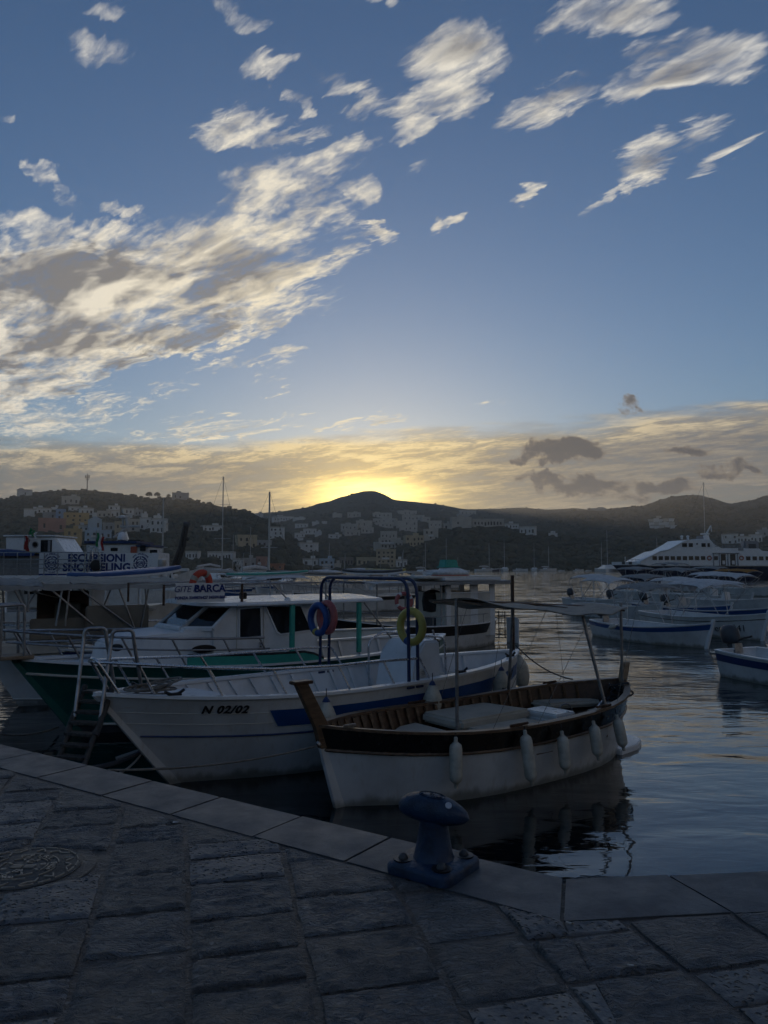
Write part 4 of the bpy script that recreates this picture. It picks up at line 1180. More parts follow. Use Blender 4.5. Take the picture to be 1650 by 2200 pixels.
def rail(parent, pts, posts, r=.016, mat='steel', name='rail', pr=None, lean=(0, 0, 0)):
    MB().tube(pts, r, 7).build(name, mat, parent, smooth=60)
    for a, b in posts: MB().tube([a, b], pr or r * .85, 6).build('stanchion', mat, parent, smooth=60)
def frame_of(bow, stern):
    "place of a boat from the world points of its stem head and stern head"
    c = (Vector(bow) + Vector(stern)) / 2; c.z = 0
    d = Vector(bow) - Vector(stern); d.z = 0
    rz = atan2(d.y, d.x)
    return c, rz, d.length, mat_of(c, rz).inverted()

# ---------------------------------------------------------------- the varnished wooden boat in front
def boat_wood():
    bow = Vector((-.718, 8.304, .9)); st = bow - Vector((cos(-2.486), sin(-2.486), 0)) * 5.376
    c, rz, L, W = frame_of(bow, st)
    H = Hull(L, 1.87, .88, .735, .90, rake_b=.34, rake_s=.10, draft=.26, full=2.9, flare=.72, tm=.515)
    t = thing('rowing_boat', 'white wooden boat with black upper strake, tall stem and beige awning', 'boat', c, rz)
    hull_band(H, 0, 0.785, 'hull', 'white', t, 7)
    hull_band(H, 0.785, 1.0, 'upper_strake', 'black_gloss', t, 3, out=.008)
    strake(H, 0.785, .018, 'rubbing_strake', 'wood_mid', t)
    gunwale(H, .10, .03, 'gunwale', 'wood_mid', t, out=.035)
    inner_skin(H, .18, 'inner_planking', 'wood_dark', t)
    level(H, .18, 'floor_boards', 'deck_teak', t, .05, .93, .04)
    ribs(H, t, 'wood_mid', 27, .25, .10, .93, .04, .035)
    sm, pts = stem(H, .075, 'stem_post', 'wood_mid', t, up=.50, depth=.14, q0=.80, lean=.10)
    h = pts[-1]
    MB().box((h.x - .05, 0, h.z + .01), (.23, .12, .035)).build('stem_cap', 'wood_dark', sm, bevel=.006)
    stem(H, .06, 'cutwater', 'white', t, depth=.10, q1=.8)
    # stern post and platform
    p = H.p(0, 1); MB().loft([[(p.x - .05, -.04, p.z - .1), (p.x + .07, -.04, p.z - .1), (p.x + .07, .04, p.z - .1), (p.x - .05, .04, p.z - .1)], [(p.x - .16, -.04, p.z + .24), (p.x - .02, -.04, p.z + .26), (p.x - .02, .04, p.z + .26), (p.x - .16, .04, p.z + .24)]], caps=True).build('stern_post', 'wood_pale', t, bevel=.006)
    pl = [(-L / 2 - .14, -.14), (-L / 2 - .14, .14), (-L / 2 - .04, .28), (-L / 2 + .30, .44), (-L / 2 + .75, .50), (-L / 2 + .75, -.50), (-L / 2 + .30, -.44), (-L / 2 - .04, -.28)]
    MB().prism(pl, -.05, .075).build('swim_platform', 'white_fresh', t, bevel=.012)
    # decks and thwarts
    level(H, .42, 'foredeck', 'wood_dark', t, .80, .97, .05)
    MB().box((.05, 0, .40), (.30, 1.72, .04)).build('thwart', 'wood_mid', t, bevel=.006)
    MB().box((-1.15, 0, .40), (.25, 1.55, .04)).build('thwart', 'wood_mid', t, bevel=.006)
    for (x0, x1) in ((-2.3, -1.2),):
        pass
    level(H, .50, 'stern_bench', 'wood_dark', t, .03, .22, .05, .04)
    # cleats, blocks, rails on the rim
    for tt, sd in ((.95, 1), (.60, 1), (.60, -1), (.30, 1), (.16, -1)):
        p = H.p(tt, 1, sd, .02); zz = p.z + .035
        mb = MB().box((p.x, p.y, zz + .015), (.30 if tt < .9 else .16, .03, .03)); mb.box((p.x, p.y, zz), (.10, .025, .03))
        mb.build('cleat', 'steel_dull' if tt > .9 else 'wood_dark', t, bevel=.008)
    # awning on four poles
    def wl(px, py, dep): return W @ at_d(px, py, dep)
    def gz(px, py, z): return W @ on_z(px, py, z)
    zt = 2.14
    A = wl(926, 1282, 9.95); B_ = wl(1345, 1298, 11.35)
    y0 = .55
    xa, xb = A.x, -L / 2 + .50
    n = 16; rows = []
    for i in range(n + 1):
        u_ = i / n; x = lerp(xa, xb, u_); row = []
        for j in range(9):
            a = -1 + j / 4
            wdt = lerp(.42, .92, sin(pi * min(.06 + u_ * .92, 1)) ** .8)
            z = lerp(A.z, B_.z, u_) - .13 * abs(a) ** 1.8 * sin(pi * min(u_ * .9 + .1, 1)) + .015 * sin(u_ * 21 + a * 3) - .05 * sin(pi * u_) * (1 - a * a)
            row.append((x, a * wdt, z))
        rows.append(row)
    mb = MB(); mb.loft(rows, cu=False); mb.loft([[(x, y, z - .012) for x, y, z in r] for r in rows], cu=False)
    aw = mb.build('awning', 'canvas_beige', t, smooth=70)
    MB().tube([(xa, 0, A.z - .035), (xb, 0, B_.z - .035)], .016, 6).build('ridge_pole', 'wood_mid', aw)
    for u_ in (.0, .55, .99):
        x = lerp(xa, xb, u_); z = lerp(A.z, B_.z, u_) - .06
        MB().tube([(x, -.44, z - .01), (x, 0, z + .02), (x, .44, z - .01)], .014, 6).build('batten', 'wood_mid', aw)
    gA = H.p(H.x_t(xa), 1, -1)
    poles = [((xa, -.02, .2), (xa, -.02, A.z)), ((-L / 2 + .16, .12, .6), (-L / 2 + .16, .12, B_.z + .02))]
    xm = lerp(xa, xb, .58)
    for sd in (1, -1):
        p = H.p(H.x_t(xm - .15), 1, sd, .03)
        poles.append(((p.x, p.y, p.z), (xm, sd * .60, lerp(A.z, B_.z, .58) - .10)))
    for a, b in poles: MB().tube([a, b], .022, 7).build('pole', 'steel_dull', t, smooth=60)
    for (u_, sd, t2) in ((.3, 1, .68), (.3, -1, .52), (.95, 1, .24), (.95, -1, .12), (.62, 1, .55), (.55, -1, .34)):
        x = lerp(xa, xb, u_); p = H.p(t2, 1, sd)
        MB().tube([(x, sd * .7, lerp(A.z, B_.z, u_) - .08), p], .004, 4).build('guy_line', 'rope', t)
    # chrome tiller
    MB().tube(rounded([(-L / 2 + .55, .10, .70), (-1.55, .30, .56), (-1.25, .36, .50), (-1.18, .26, .62), (-1.05, .30, .66)], .05), .016, 7).build('tiller', 'steel', t, smooth=60)
    MB().tube(arc((-1.5, -.1, .5), .16, 0, pi, 8, 'xz'), .012, 6).build('grab_hoop', 'steel_dull', t, smooth=60)
    # loose cushions
    def cushion(pts, z, th, label):
        cx = sum(p[0] for p in pts) / len(pts); cy = sum(p[1] for p in pts) / len(pts)
        wp = mat_of(c, rz) @ Vector((cx, cy, z))
        o = MB().prism([(x - cx, y - cy) for x, y in pts], 0, th).build('seat_cushion', 'cushion', bevel=.035, seg=3)
        o.location = wp; o.rotation_euler = (0, 0, rz); tag(o, label, 'cushion', 'boat cushions')
        return o
    cushion([(1.75, -.30), (1.75, .35), (.95, .82), (.55, .84), (.55, -.1)], .47, .10, 'beige cushion nearest the tall stem of the wooden boat')
    cushion([(1.55, -.34), (.65, -.12), (.65, -.80), (1.0, -.74)], .46, .10, 'small beige cushion by the far side behind the stem post')
    cushion([(.50, -.02), (.50, .84), (-.55, .88), (-.55, -.02)], .49, .11, 'large flat beige cushion amidships on the near side')
    cushion([(.52, -.06), (.52, -.84), (-.65, -.86), (-.80, -.10)], .54, .13, 'folded beige cushion amidships on the far side')
    for sd, lab in ((-1, 'curved beige cushion along the far stern bench'), (1, 'curved beige cushion along the near stern bench')):
        xs_ = [-L / 2 + .42 + .17 * k for k in range(6)]
        outer = [(x, sd * (H.y_at(x, .60) - .09)) for x in xs_]; inner = [(x, sd * max(H.y_at(x, .60) - .09 - lerp(.25, .40, k / 5), .03)) for k, x in enumerate(xs_)]
        pl_ = outer + inner[::-1]
        cushion(pl_, .55, .09, lab)
    # cool box
    cb = thing('cool_box', 'white and pale blue cool box standing in the wooden boat', 'cool box', mat_of(c, rz) @ Vector((-.98, .06, .185)), rz + .05)
    MB().box((0, 0, .20), (.36, .52, .40), top=(1.06, 1.05)).build('tub', 'white_fresh', cb, bevel=.025)
    MB().box((0, 0, .435), (.40, .56, .07)).build('lid', 'white_fresh', cb, bevel=.02)
    MB().tube(rounded([(0, -.30, .3), (0, -.31, .42), (0, .31, .42), (0, .30, .3)], .03), .012, 5).build('handle', 'blue', cb)
    # coiled rope and motor head at the stern
    cr = thing('rope_coil', 'dark rope coil heaped on the stern of the wooden boat', 'rope', mat_of(c, rz) @ Vector((-L / 2 + .32, .18, .66)), rz)
    for i in range(5):
        MB().torus(.13 + .012 * (i % 3), .014, 20, 6, Matrix.Rotation(random.uniform(-.5, .5), 3, 'X') @ Matrix.Rotation(random.uniform(-.4, .4), 3, 'Y'), (random.uniform(-.03, .03), random.uniform(-.03, .03), .05 * i)).build('turn', 'rope_dark', cr, smooth=60)
    # fenders along the near side, with their lines over the rim
    i = 0
    for (px, py, ln, lab) in ((977, 1583, .54, 'first fender from the stem, hanging upright on the wooden boat'), (1125, 1568, .62, 'longest fender on the wooden boat, second from the stem'), (1205, 1570, .50, 'third fender from the stem, amidships on the wooden boat'), (1274, 1548, .48, 'fourth fender from the stem on the wooden boat'), (1324, 1535, .46, 'leaning fender nearest the stern of the wooden boat')):
        best = min((lerp(.02, .98, k / 400) for k in range(401)), key=lambda tt: abs(proj(mat_of(c, rz) @ H.p(tt, 1, 1, -.09))[0] - px))
        p = mat_of(c, rz) @ H.p(best, .93, 1, -.105)
        z = proj_z(p, py)
        fender((p.x, p.y, z), ln, .070, lab, tilt=(0, R((0, -7, -5, -7, -11)[i])), rope=max(p.z + .08 - z, .04)); i += 1
    MB().tube([H.p(.995, .86) + Vector((.05, 0, 0)), H.p(.995, .86) + Vector((.07, .0, -.02))], .03, 8).build('bow_eye', 'steel_dull', t)
    return c, rz, H
def proj(p):
    d = Vector(p) - Vector((0, 0, EYE)); cp, sp = cos(PITCH), sin(PITCH)
    f = d.y * cp + d.z * sp; u_ = -d.y * sp + d.z * cp
    return 825 + FPX * d.x / f, 1100 - FPX * u_ / f
def proj_z(p, row):
    "height at which the upright through p crosses the photograph row"
    lo, hi = -3.0, 90.0
    for _ in range(40):
        m_ = (lo + hi) / 2
        if proj((p.x, p.y, m_))[1] > row: lo = m_
        else: hi = m_
    return lo
A_c, A_rz, A_H = boat_wood()

# ---------------------------------------------------------------- white boat with the blue band
def boat_blue():
    bow = on_z(203, 1471, 1.26); st = on_z(1112, 1402, 1.06)
    c, rz, L, W = frame_of(bow, st); M = mat_of(c, rz)
    H = Hull(L, 2.08, 1.14, .985, 1.09, rake_b=1.18, rake_s=.12, draft=.30, full=2.6, flare=.70, tm=.54)
    t = thing('motor_boat', 'open white motor boat with broad blue band and blue steel arches', 'boat', c, rz)
    hull_band(H, 0, 1.0, 'hull', 'white', t, 12)
    # broad blue band on the after two thirds, thin line forward
    hull_band(H, .725, .885, 'blue_band', 'blue', t, 4, out=.012, t0=.012, t1=.775)
    strake(H, .645, .011, 'blue_line', 'blue_deep', t, .66, .985)
    strake(H, .64, .022, 'blue_rubber', 'blue', t, .35, .70)
    for q in (.76, .86): strake(H, q, .004, 'plank_seam', 'cream', t, .55, .99)
    gunwale(H, .13, .035, 'gunwale', 'white_fresh', t, out=.04)
    inner_skin(H, .25, 'bulwark', 'white_in', t, .06)
    level(H, .25, 'sole', 'white_in', t, .04, .92, .05)
    level(H, 0, 'foredeck', 'white_in', t, .80, .985, .05, follow=.05)
    ribs(H, t, 'white_in', 15, .3, .12, .80, .05, .05, 'frame', .06)
    stem(H, .07, 'cutwater', 'white', t, depth=.16, fwd=.02)
    # bench locker along the far side with a sloped panel
    for (x0, x1, z, w) in ((-.2, 1.4, .62, .28),):
        for sd in (-1, 1):
            rings = []
            for i in range(9):
                x = lerp(x0, x1, i / 8); y = H.y_at(x, .27) - .08
                rings.append([(x, sd * y, .27), (x, sd * (y - w), .27), (x, sd * (y - w), z), (x, sd * y, z)])
            MB().loft(rings, caps=True).build('side_locker', 'white_in', t, bevel=.012)
    # console with screen, wheel, vents and rail
    x = -1.08
    cs = MB().loft([[(x - .30, -.42, .25), (x + .42, -.42, .25), (x + .42, .42, .25), (x - .30, .42, .25)], [(x - .30, -.42, 1.26), (x + .20, -.42, 1.26), (x + .20, .42, 1.26), (x - .30, .42, 1.26)], [(x - .30, -.40, 1.46), (x + .02, -.40, 1.46), (x + .02, .40, 1.46), (x - .30, .40, 1.46)]], caps=True).build('console', 'white_in', t, bevel=.03, seg=3)
    MB().lathe([(.075, 0), (.075, .02), (.02, .025)], 16, Matrix.Rotation(pi / 2, 3, 'X'), (x + .05, .43, .98)).build('vent', 'cream', cs) if False else None
    for (vx, vz) in ((x + .10, 1.00), (x + .05, .48)):
        v = MB().lathe([(.07, 0), (.07, .018), (.045, .022), (.045, .01)], 16, Matrix.Rotation(-pi / 2, 3, 'X'), (vx, .422, vz)).build('vent', 'cream', cs, smooth=40)
        for k in range(3): MB().box((vx, .44, vz - .025 + k * .025), (.08, .006, .008)).build('louvre', 'grey', v)
    MB().torus(.17, .014, 24, 6, Matrix.Rotation(R(65), 3, 'Y'), (x - .42, 0, 1.28)).build('steering_wheel', 'steel', cs, smooth=60)
    MB().box((x - .36, .25, 1.40), (.10, .10, .12)).build('throttle_box', 'black', cs, bevel=.02)
    MB().tube([(x - .36, .25, 1.44), (x - .30, .25, 1.60)], .016, 6).build('throttle_lever', 'steel_dull', cs)
    rail(t, rounded([(x + .38, .46, .60), (x + .40, .46, 1.42), (x + .10, .46, 1.56), (x - .34, .46, 1.50), (x - .38, .46, .55)], .10), [], .017)
    rail(t, rounded([(x + .38, -.46, .60), (x + .40, -.46, 1.42), (x + .10, -.46, 1.56), (x - .34, -.46, 1.50), (x - .38, -.46, .55)], .10), [], .017)
    # deck box with a cushioned lid
    bx = thing('deck_box', 'white deck box with cushioned lid behind the console', 'deck box', M @ Vector((-1.95, .05, .25)), rz)
    MB().box((0, 0, .24), (.80, .80, .48)).build('box', 'white_in', bx, bevel=.02)
    MB().box((0, 0, .53), (.86, .86, .09)).build('lid_cushion', 'cushion', bx, bevel=.03, seg=3)
    level(H, .55, 'stern_deck', 'white_in', t, .02, .17, .06, .03)
    for sd in (1, -1):
        for k in range(4):
            tt = lerp(.06, .2, k / 3); p = H.p(tt, .66, sd, .065)
            MB().box(p, (.16, .02, .10)).build('scupper', 'weathered', t)
    # two blue steel arches
    for dx in (0.0, -.17):
        xx = -.16 + dx
        yb = H.hb(H.x_t(xx)) - .03
        MB().tube(rounded([(xx, -yb, .93), (xx, -yb + .02, 2.41), (xx, yb - .02, 2.41), (xx, yb, .93)], .22, 5), .024, 8).build('steel_arch', 'blue_frame', t, smooth=60)
        for sd in (1, -1): MB().box((xx, sd * yb, .945), (.12, .10, .03)).build('foot_plate', 'blue_frame', t)
    MB().box((-.25, .2, 2.45), (.26, .05, .02)).build('cross_plate', 'steel_dull', t)
    MB().tube([(-L / 2 + .12, 0, 1.0), (-L / 2 + .12, 0, 2.42)], .032, 7).build('awning_post', 'wood_dark', t)
    # rails: pulpit at the bow and a long low rail on each side
    for sd in (1, -1):
        pts = []; posts = []
        for k, tt in enumerate((.985, .93, .84, .74, .62, .52, .43)):
            p = H.p(tt, 1, sd, .05); hgt = (.36, .36, .34, .32, .32, .32, .30)[k]
            q = Vector((p.x + .16, p.y + sd * .02, p.z + .03 + hgt))
            pts.append(q)
            if 1 <= k < 7: posts.append((Vector((p.x - .05, p.y, p.z + .03)), q))
        rail(t, pts, posts, .018)
    MB().tube(rounded([H.p(.97, 1, 1, .02) + Vector((0, 0, .03)), H.p(.985, 1, 1, -.02) + Vector((.14, 0, .42)), H.p(.985, 1, -1, -.02) + Vector((.14, 0, .42)), H.p(.97, 1, -1, .02) + Vector((0, 0, .03))], .08), .02, 7).build('pulpit', 'steel', t, smooth=60)
    for tt, sd in ((.90, 1), (.90, -1), (.33, 1), (.1, 1)):
        p = H.p(tt, 1, sd, .04)
        mb = MB().tube(rounded([(p.x - .12, p.y, p.z + .09), (p.x - .05, p.y, p.z + .05), (p.x + .05, p.y, p.z + .05), (p.x + .12, p.y, p.z + .09)], .03), .018, 6)
        mb.box((p.x, p.y, p.z + .04), (.16, .05, .02)); mb.build('cleat', 'black', t, smooth=50)
    # registration on the bow: N 02/02
    def hull_text(s_, tt, q, size, mat, **kw):
        a = H.p(tt, q, 1); b = H.p(tt - .01, q, 1); up = (H.p(tt, q + .05, 1) - a).normalized()
        X = (b - a).normalized(); Zn = X.cross(up).normalized(); up = Zn.cross(X)
        Mx = Matrix((X, up, Zn)).transposed().to_4x4(); Mx.translation = a + Zn * .014
        text('lettering', s_, size, mat, t, Mx, **kw)
    hull_text('N 02/02', .842, .905, .145, 'black', shear=.28, space=1.12, bold=.006)
    # mooring gear heaped on the foredeck
    cr = thing('rope_coil', 'grey mooring rope loosely heaped on the foredeck by the cleat', 'rope', M @ Vector((L / 2 - .62, .10, H.sheer(.93) - .0)), rz)
    for i in range(6):
        MB().torus(.12 + .03 * (i % 3), .013, 20, 6, Matrix.Rotation(random.uniform(-.2, .2), 3, 'X') @ Matrix.Rotation(random.uniform(-.25, .25), 3, 'Y') @ Matrix.Diagonal((1.6, .8, 1)), (random.uniform(-.18, .14), random.uniform(-.1, .1), .02 + .018 * i)).build('turn', 'rope', cr, smooth=60)
    # life rings on the arches
    rr = Matrix.Rotation(R(90), 3, 'Y') @ Matrix.Rotation(.3, 3, 'Z')
    yb = H.hb(H.x_t(-.16)) - .03
    def ring_at(px, py, lx, ly, lab, mat, band, tilt, dx=0):
        p = M @ Vector((lx, ly, 0)); p.z = proj_z(p, py)
        MM = Matrix.Rotation(rz + tilt, 3, 'Z') @ Matrix.Rotation(R(90), 3, 'X')
        return life_ring(p, .215, .055, mat, band, lab, MM, bands=1)
    ring_at(688, 1330, -.10, -yb + .04, 'blue life ring with yellow band on the far arch legs', 'ring_blue', 'yellow', R(88))
    ring_at(698, 1326, -.14, -yb + .20, 'pink life ring hung behind the blue one', 'pink_red', 'yellow', R(84))
    ring_at(908, 1346, -.30, yb - .10, 'yellow life ring hung on the near arch legs', 'yellow', 'ring_blue', R(92))
    # round fenders, white below and blue at the neck
    k = 0
    for (px, py, lab) in ((708, 1497, 'white round fender nearest the tall stem, on the blue-banded boat'), (928, 1462, 'white fender with blue neck below the near arch legs'), (1072, 1432, 'white fender with blue neck at the quarter of the blue-banded boat')):
        best = min((lerp(.05, .95, j / 400) for j in range(401)), key=lambda tt: abs(proj(M @ H.p(tt, .8, 1, -.13))[0] - px))
        p = M @ H.p(best, .92, 1, -.16); z = proj_z(p, py)
        fender((p.x, p.y, z), .52, .13, lab, fat=True, top='blue_deep', rope=max(M.translation.z + H.sheer(best) + .1 - z, .1), group='round fenders'); k += 1
    p = M @ Vector((-L / 2 - .16, -.10, 0)); z = proj_z(p, 1405)
    fender((p.x, p.y, z), .60, .14, 'grey round fender hanging off the stern of the blue-banded boat', fat=True, tilt=(0, R(-6)), rope=.12, group='round fenders')
    return c, rz, H
B_c, B_rz, B_H = boat_blue()

def onside(W, px, row, y):
    "local point where the photograph ray meets the boat's upright plane at y"
    o = W @ Vector((0, 0, EYE)); d = W.to_3x3() @ ray(px, row)
    return o + d * ((y - o.y) / d.y)
def hull_text(H, t, s_, tt, q, size, mat, side=1, **kw):
    a = H.p(tt, q, side); b = H.p(tt - .01 * side, q, side); up = (H.p(tt, q + .05, side) - a).normalized()
    X = (b - a).normalized(); Zn = X.cross(up).normalized(); up = Zn.cross(X)
    Mx = Matrix((X, up, Zn)).transposed().to_4x4(); Mx.translation = a + Zn * .016
    return text('lettering', s_, size, mat, t, Mx, **kw)

# ---------------------------------------------------------------- green cabin boat for outings
def boat_green():
    bow = on_z(26, 1421, 1.18); st = on_z(955, 1369, 1.05)
    c, rz, L, W = frame_of(bow, st); M = mat_of(c, rz)
    H = Hull(L, 2.85, 1.20, .98, 1.10, rake_b=1.15, rake_s=.12, draft=.30, full=2.4, flare=.70, tm=.5)
    t = thing('cabin_boat', 'green hulled passenger boat with white cabin and roof sign', 'boat', c, rz)
    hull_band(H, 0, .30, 'bottom', 'dark_grey', t, 3)
    hull_band(H, .30, 1.0, 'hull', 'green', t, 8)
    strake(H, .31, .02, 'boot_strake', 'cream', t)
    strake(H, .86, .02, 'rubbing_strake', 'cream', t)
    gunwale(H, .16, .035, 'gunwale', 'white_fresh', t, out=.04)
    inner_skin(H, .30, 'bulwark', 'white_in', t, .07)
    level(H, .30, 'sole', 'wood_pale', t, .04, .50, .06)
    level(H, 0, 'side_deck', 'white_in', t, .46, .985, .06, follow=.04)
    ribs(H, t, 'white_in', 9, .35, .05, .42, .05, .05, 'frame', .07)
    stem(H, .08, 'cutwater', 'green', t, depth=.2, fwd=.03)
    # raised bulwark board on the near side
    for sd in (1, -1):
        rg = []
        for i in range(13):
            tt = lerp(.47, .74, i / 12); p = H.p(tt, 1, sd, -.02); hh = .13 * min(1, i / 1.5)
            rg.append([(p.x, p.y, p.z + .035), (p.x, p.y, p.z + .045 + hh), (p.x, p.y - sd * .035, p.z + .045 + hh), (p.x, p.y - sd * .035, p.z + .035)])
        b_ = MB().loft(rg, caps=True).build('bulwark_board', 'teal', t)
        MB().tube([(r[1][0], r[1][1] - sd * .017, r[1][2] + .01) for r in rg], .024, 6).build('rubber_edge', 'rubber', b_, smooth=60)
    yc = .86
    P = lambda px, row, y=yc: onside(W, px, row, y)
    # low coachroof ahead of the windscreen
    zd = H.sheer(.7) - .02
    f0 = P(232, 1398); f1 = P(470, 1362)
    xf, xw = P(240, 1400).x, P(468, 1400).x
    zt = P(300, 1368).z
    MB().loft([[(xf + .02, -.30, zd - .1), (xf + .02, .30, zd - .1), (xf - .10, .26, zt - .12), (xf - .10, -.26, zt - .12)],
               [(lerp(xf, xw, .3), -.72, zd - .1), (lerp(xf, xw, .3), .72, zd - .1), (lerp(xf, xw, .3), .60, zt - .02), (lerp(xf, xw, .3), -.60, zt - .02)],
               [(xw - .1, -yc, zd - .1), (xw - .1, yc, zd - .1), (xw - .1, yc - .06, zt + .04), (xw - .1, -yc + .06, zt + .04)]], caps=True).build('coachroof', 'white_in', t, bevel=.03, seg=2)
    for (px, row, rx, rzz) in ((250, 1391, .10, .055), (286, 1391, .10, .055), (437, 1394, .20, .065)):
        uu = (px - 240) / 230; yy = lerp(.34, .84, min(max(uu * 1.6, 0), 1))
        q = P(px, row, yy)
        MB().lathe([(1, -.02), (1, .012), (.8, .016)], 18, Matrix.Rotation(lerp(R(-52), R(-2), min(uu * 1.7, 1)), 3, 'Z') @ Matrix.Rotation(-pi / 2, 3, 'X') @ Matrix.Diagonal((rx, rzz, 1)), q + Vector((.0, .025, 0))).build('porthole', 'black', t, smooth=40)
    # cabin: near and far side walls, raked windscreen, aft wall, roof
    side = [P(505, 1303), P(458, 1352), P(458, 1420), P(682, 1420), P(682, 1293)]
    zr = side[0].z
    for p in (side[4],): p.z = zr
    for p in side[2:4]: p.z = zd - .55
    fr_b = side[1]; fr_t = side[0]
    for sd in (1, -1):
        MB().slab([(p.x, sd * yc, p.z) for p in side], (0, -sd, 0), .05).build('cabin_side', 'white_in', t, bevel=.012)
    ww = yc * .92
    xB, xT = fr_b.x + .38, fr_t.x + .30
    # dash below the screen and the two-pane screen itself
    MB().loft([[(xB + .18, -ww * .8, zd - .2), (xB + .18, ww * .8, zd - .2), (xB + .02, ww * .8, fr_b.z), (xB + .02, -ww * .8, fr_b.z)], [(fr_b.x, -yc + .06, zd - .2), (fr_b.x, yc - .06, zd - .2), (fr_b.x, yc - .06, fr_b.z), (fr_b.x, -yc + .06, fr_b.z)]], caps=True).build('dash', 'white_in', t)
    scr = []
    corner_b = [(fr_b.x, -yc + .02), (xB, -ww * .62), (xB, ww * .62), (fr_b.x, yc - .02)]
    corner_t = [(fr_t.x, -yc + .02), (xT, -ww * .62), (xT, ww * .62), (fr_t.x, yc - .02)]
    for i in range(3):
        (bx, by), (cx, cy) = corner_b[i], corner_b[i + 1]; (tx, ty), (sx, sy) = corner_t[i], corner_t[i + 1]
        q = [Vector((bx, by, fr_b.z)), Vector((cx, cy, fr_b.z)), Vector((sx, sy, zr)), Vector((tx, ty, zr))]
        cen = sum(q, Vector()) / 4; nn = (q[1] - q[0]).cross(q[3] - q[0])
        pane = [p + (cen - p) * .10 for p in q]
        MB().slab(pane, nn, .012).build('windscreen_pane', 'glass_dark', t)
        for a, b in ((0, 1), (1, 2), (2, 3), (3, 0)):
            MB().tube([q[a], q[b]], .045, 6).build('screen_frame', 'white_in', t)
    MB().slab([(side[3].x, -yc, zd - .55), (side[3].x, yc, zd - .55), (side[3].x, yc, zr), (side[3].x, -yc, zr)], (1, 0, 0), .04).build('aft_bulkhead', 'white_in', t)
    MB().box(((xB + side[3].x) / 2, 0, zd - .56), (xB - side[3].x, 1.5, .03)).build('cabin_sole', 'wood_pale', t)
    # door and side windows
    def opening(pts, name, depth=.0, pane='glass_dark', sides=(1, -1), fr=.03):
        for sd in sides:
            q = [Vector((p.x, sd * (yc + .004), p.z)) for p in pts]; cen = sum(q, Vector()) / len(q)
            inn = [p + (cen - p).normalized() * fr for p in q]
            f = MB()
            for i in range(len(q)):
                j = (i + 1) % len(q)
                f.slab([q[i], q[j], inn[j], inn[i]], (0, sd, 0), .022)
            fo = f.build(name, 'white_fresh', t)
            MB().slab([p - Vector((0, 0, 0)) for p in inn], (0, sd, 0), .010).build('pane', pane, fo)
    opening([P(512, 1306), P(512, 1372), P(562, 1369), P(560, 1303)], 'door_window', pane='pane')
    opening([P(568, 1301), P(592, 1358), P(600, 1364), P(668, 1354), P(667, 1346), P(646, 1299)], 'side_window', pane='pane')
    dp = [P(508, 1300), P(508, 1416), P(566, 1414), P(566, 1298)]
    for i in range(4):
        a, b = dp[i], dp[(i + 1) % 4]
        MB().tube([(a.x, yc + .005, a.z), (b.x, yc + .005, b.z)], .009, 5).build('door_edge', 'cream', t)
    MB().box((P(558, 1385).x, yc + .02, P(558, 1385).z), (.03, .03, .09)).build('door_handle', 'steel', t)
    # roof slab over cabin and cockpit
    x_f = xT + .28; x_a = P(815, 1283, 1.0).x
    rg = []
    for i in range(15):
        x = lerp(x_f, x_a, i / 14); w_ = 1.10 * (1 - .38 * max(0, 1 - i / 2.5) ** 2)
        rg.append([(x, -w_, zr + .02), (x, -w_ * .98, zr + .075), (x, -w_ * .5, zr + .11), (x, 0, zr + .125), (x, w_ * .5, zr + .11), (x, w_ * .98, zr + .075), (x, w_, zr + .02)])
    roof = MB().loft(rg, caps=True).build('roof', 'white_fresh', t, smooth=35)
    MB().tube([(x, 1.10, zr + .03) for x in (x_f - .5, x_a)], .022, 6).build('roof_edge', 'white_in', roof)
    # teal posts on the rim
    for px, row in ((627, 1418), (771, 1405)):
        q = P(px, row, 1.06); 
        for sd in (1, -1): MB().box((q.x, sd * 1.06, (zr + H.sheer(H.x_t(q.x)) + .04) / 2 + .01), (.085, .06, zr - H.sheer(H.x_t(q.x)) - .02)).build('roof_post', 'teal', t, bevel=.008)
    for (px0, r0, px1, r1) in ((780, 1290, 830, 1362), (640, 1262, 690, 1250)):
        pass
    q0 = P(782, 1290, 1.05); MB().tube([(q0.x, 1.05, zr), (q0.x - .75, 1.15, H.sheer(.3) + .04)], .016, 6).build('roof_brace', 'steel_dull', t)
    # roof rail with sign board
    rz_ = P(517, 1254, .95).z
    pts = [P(352, 1262, .8), P(440, 1252, .92), P(520, 1252, .98), P(610, 1253, 1.0), P(700, 1256, 1.0)]
    for sd in (1, -1):
        MB().tube([(p.x, sd * p.y, rz_) for p in pts], .016, 6).build('roof_rail', 'steel_dull', roof, smooth=60)
        for p, rr in ((pts[0], .02), (pts[2], .024), (pts[4], .016)):
            MB().tube([(p.x, sd * p.y, zr + .05), (p.x, sd * p.y, rz_)], rr, 7).build('rail_post', 'wood_dark' if p is not pts[4] else 'steel_dull', roof, smooth=60)
    for p in (pts[3], pts[4]):
        MB().lathe([(.06, 0), (.05, .04), (.02, .06)], 10, c=(p.x - .1, .95, zr + .07)).build('rail_foot', 'white_fresh', roof)
        MB().tube([(p.x - .1, .95, zr + .1), (p.x + .22, .98, rz_)], .014, 6).build('rail_brace', 'steel_dull', roof)
    a = P(383, 1266, .93); b = P(484, 1264, .96)
    sgn = MB().slab([(P(381, 1280, .93).x, .93, zr + .09), (P(483, 1279, .96).x, .96, zr + .09), (P(483, 1250, .96).x, .96, rz_ + .015), (P(378, 1253, .93).x, .93, rz_ + .02)], (0, -1, 0), .02).build('sign_board', 'white_in', roof)
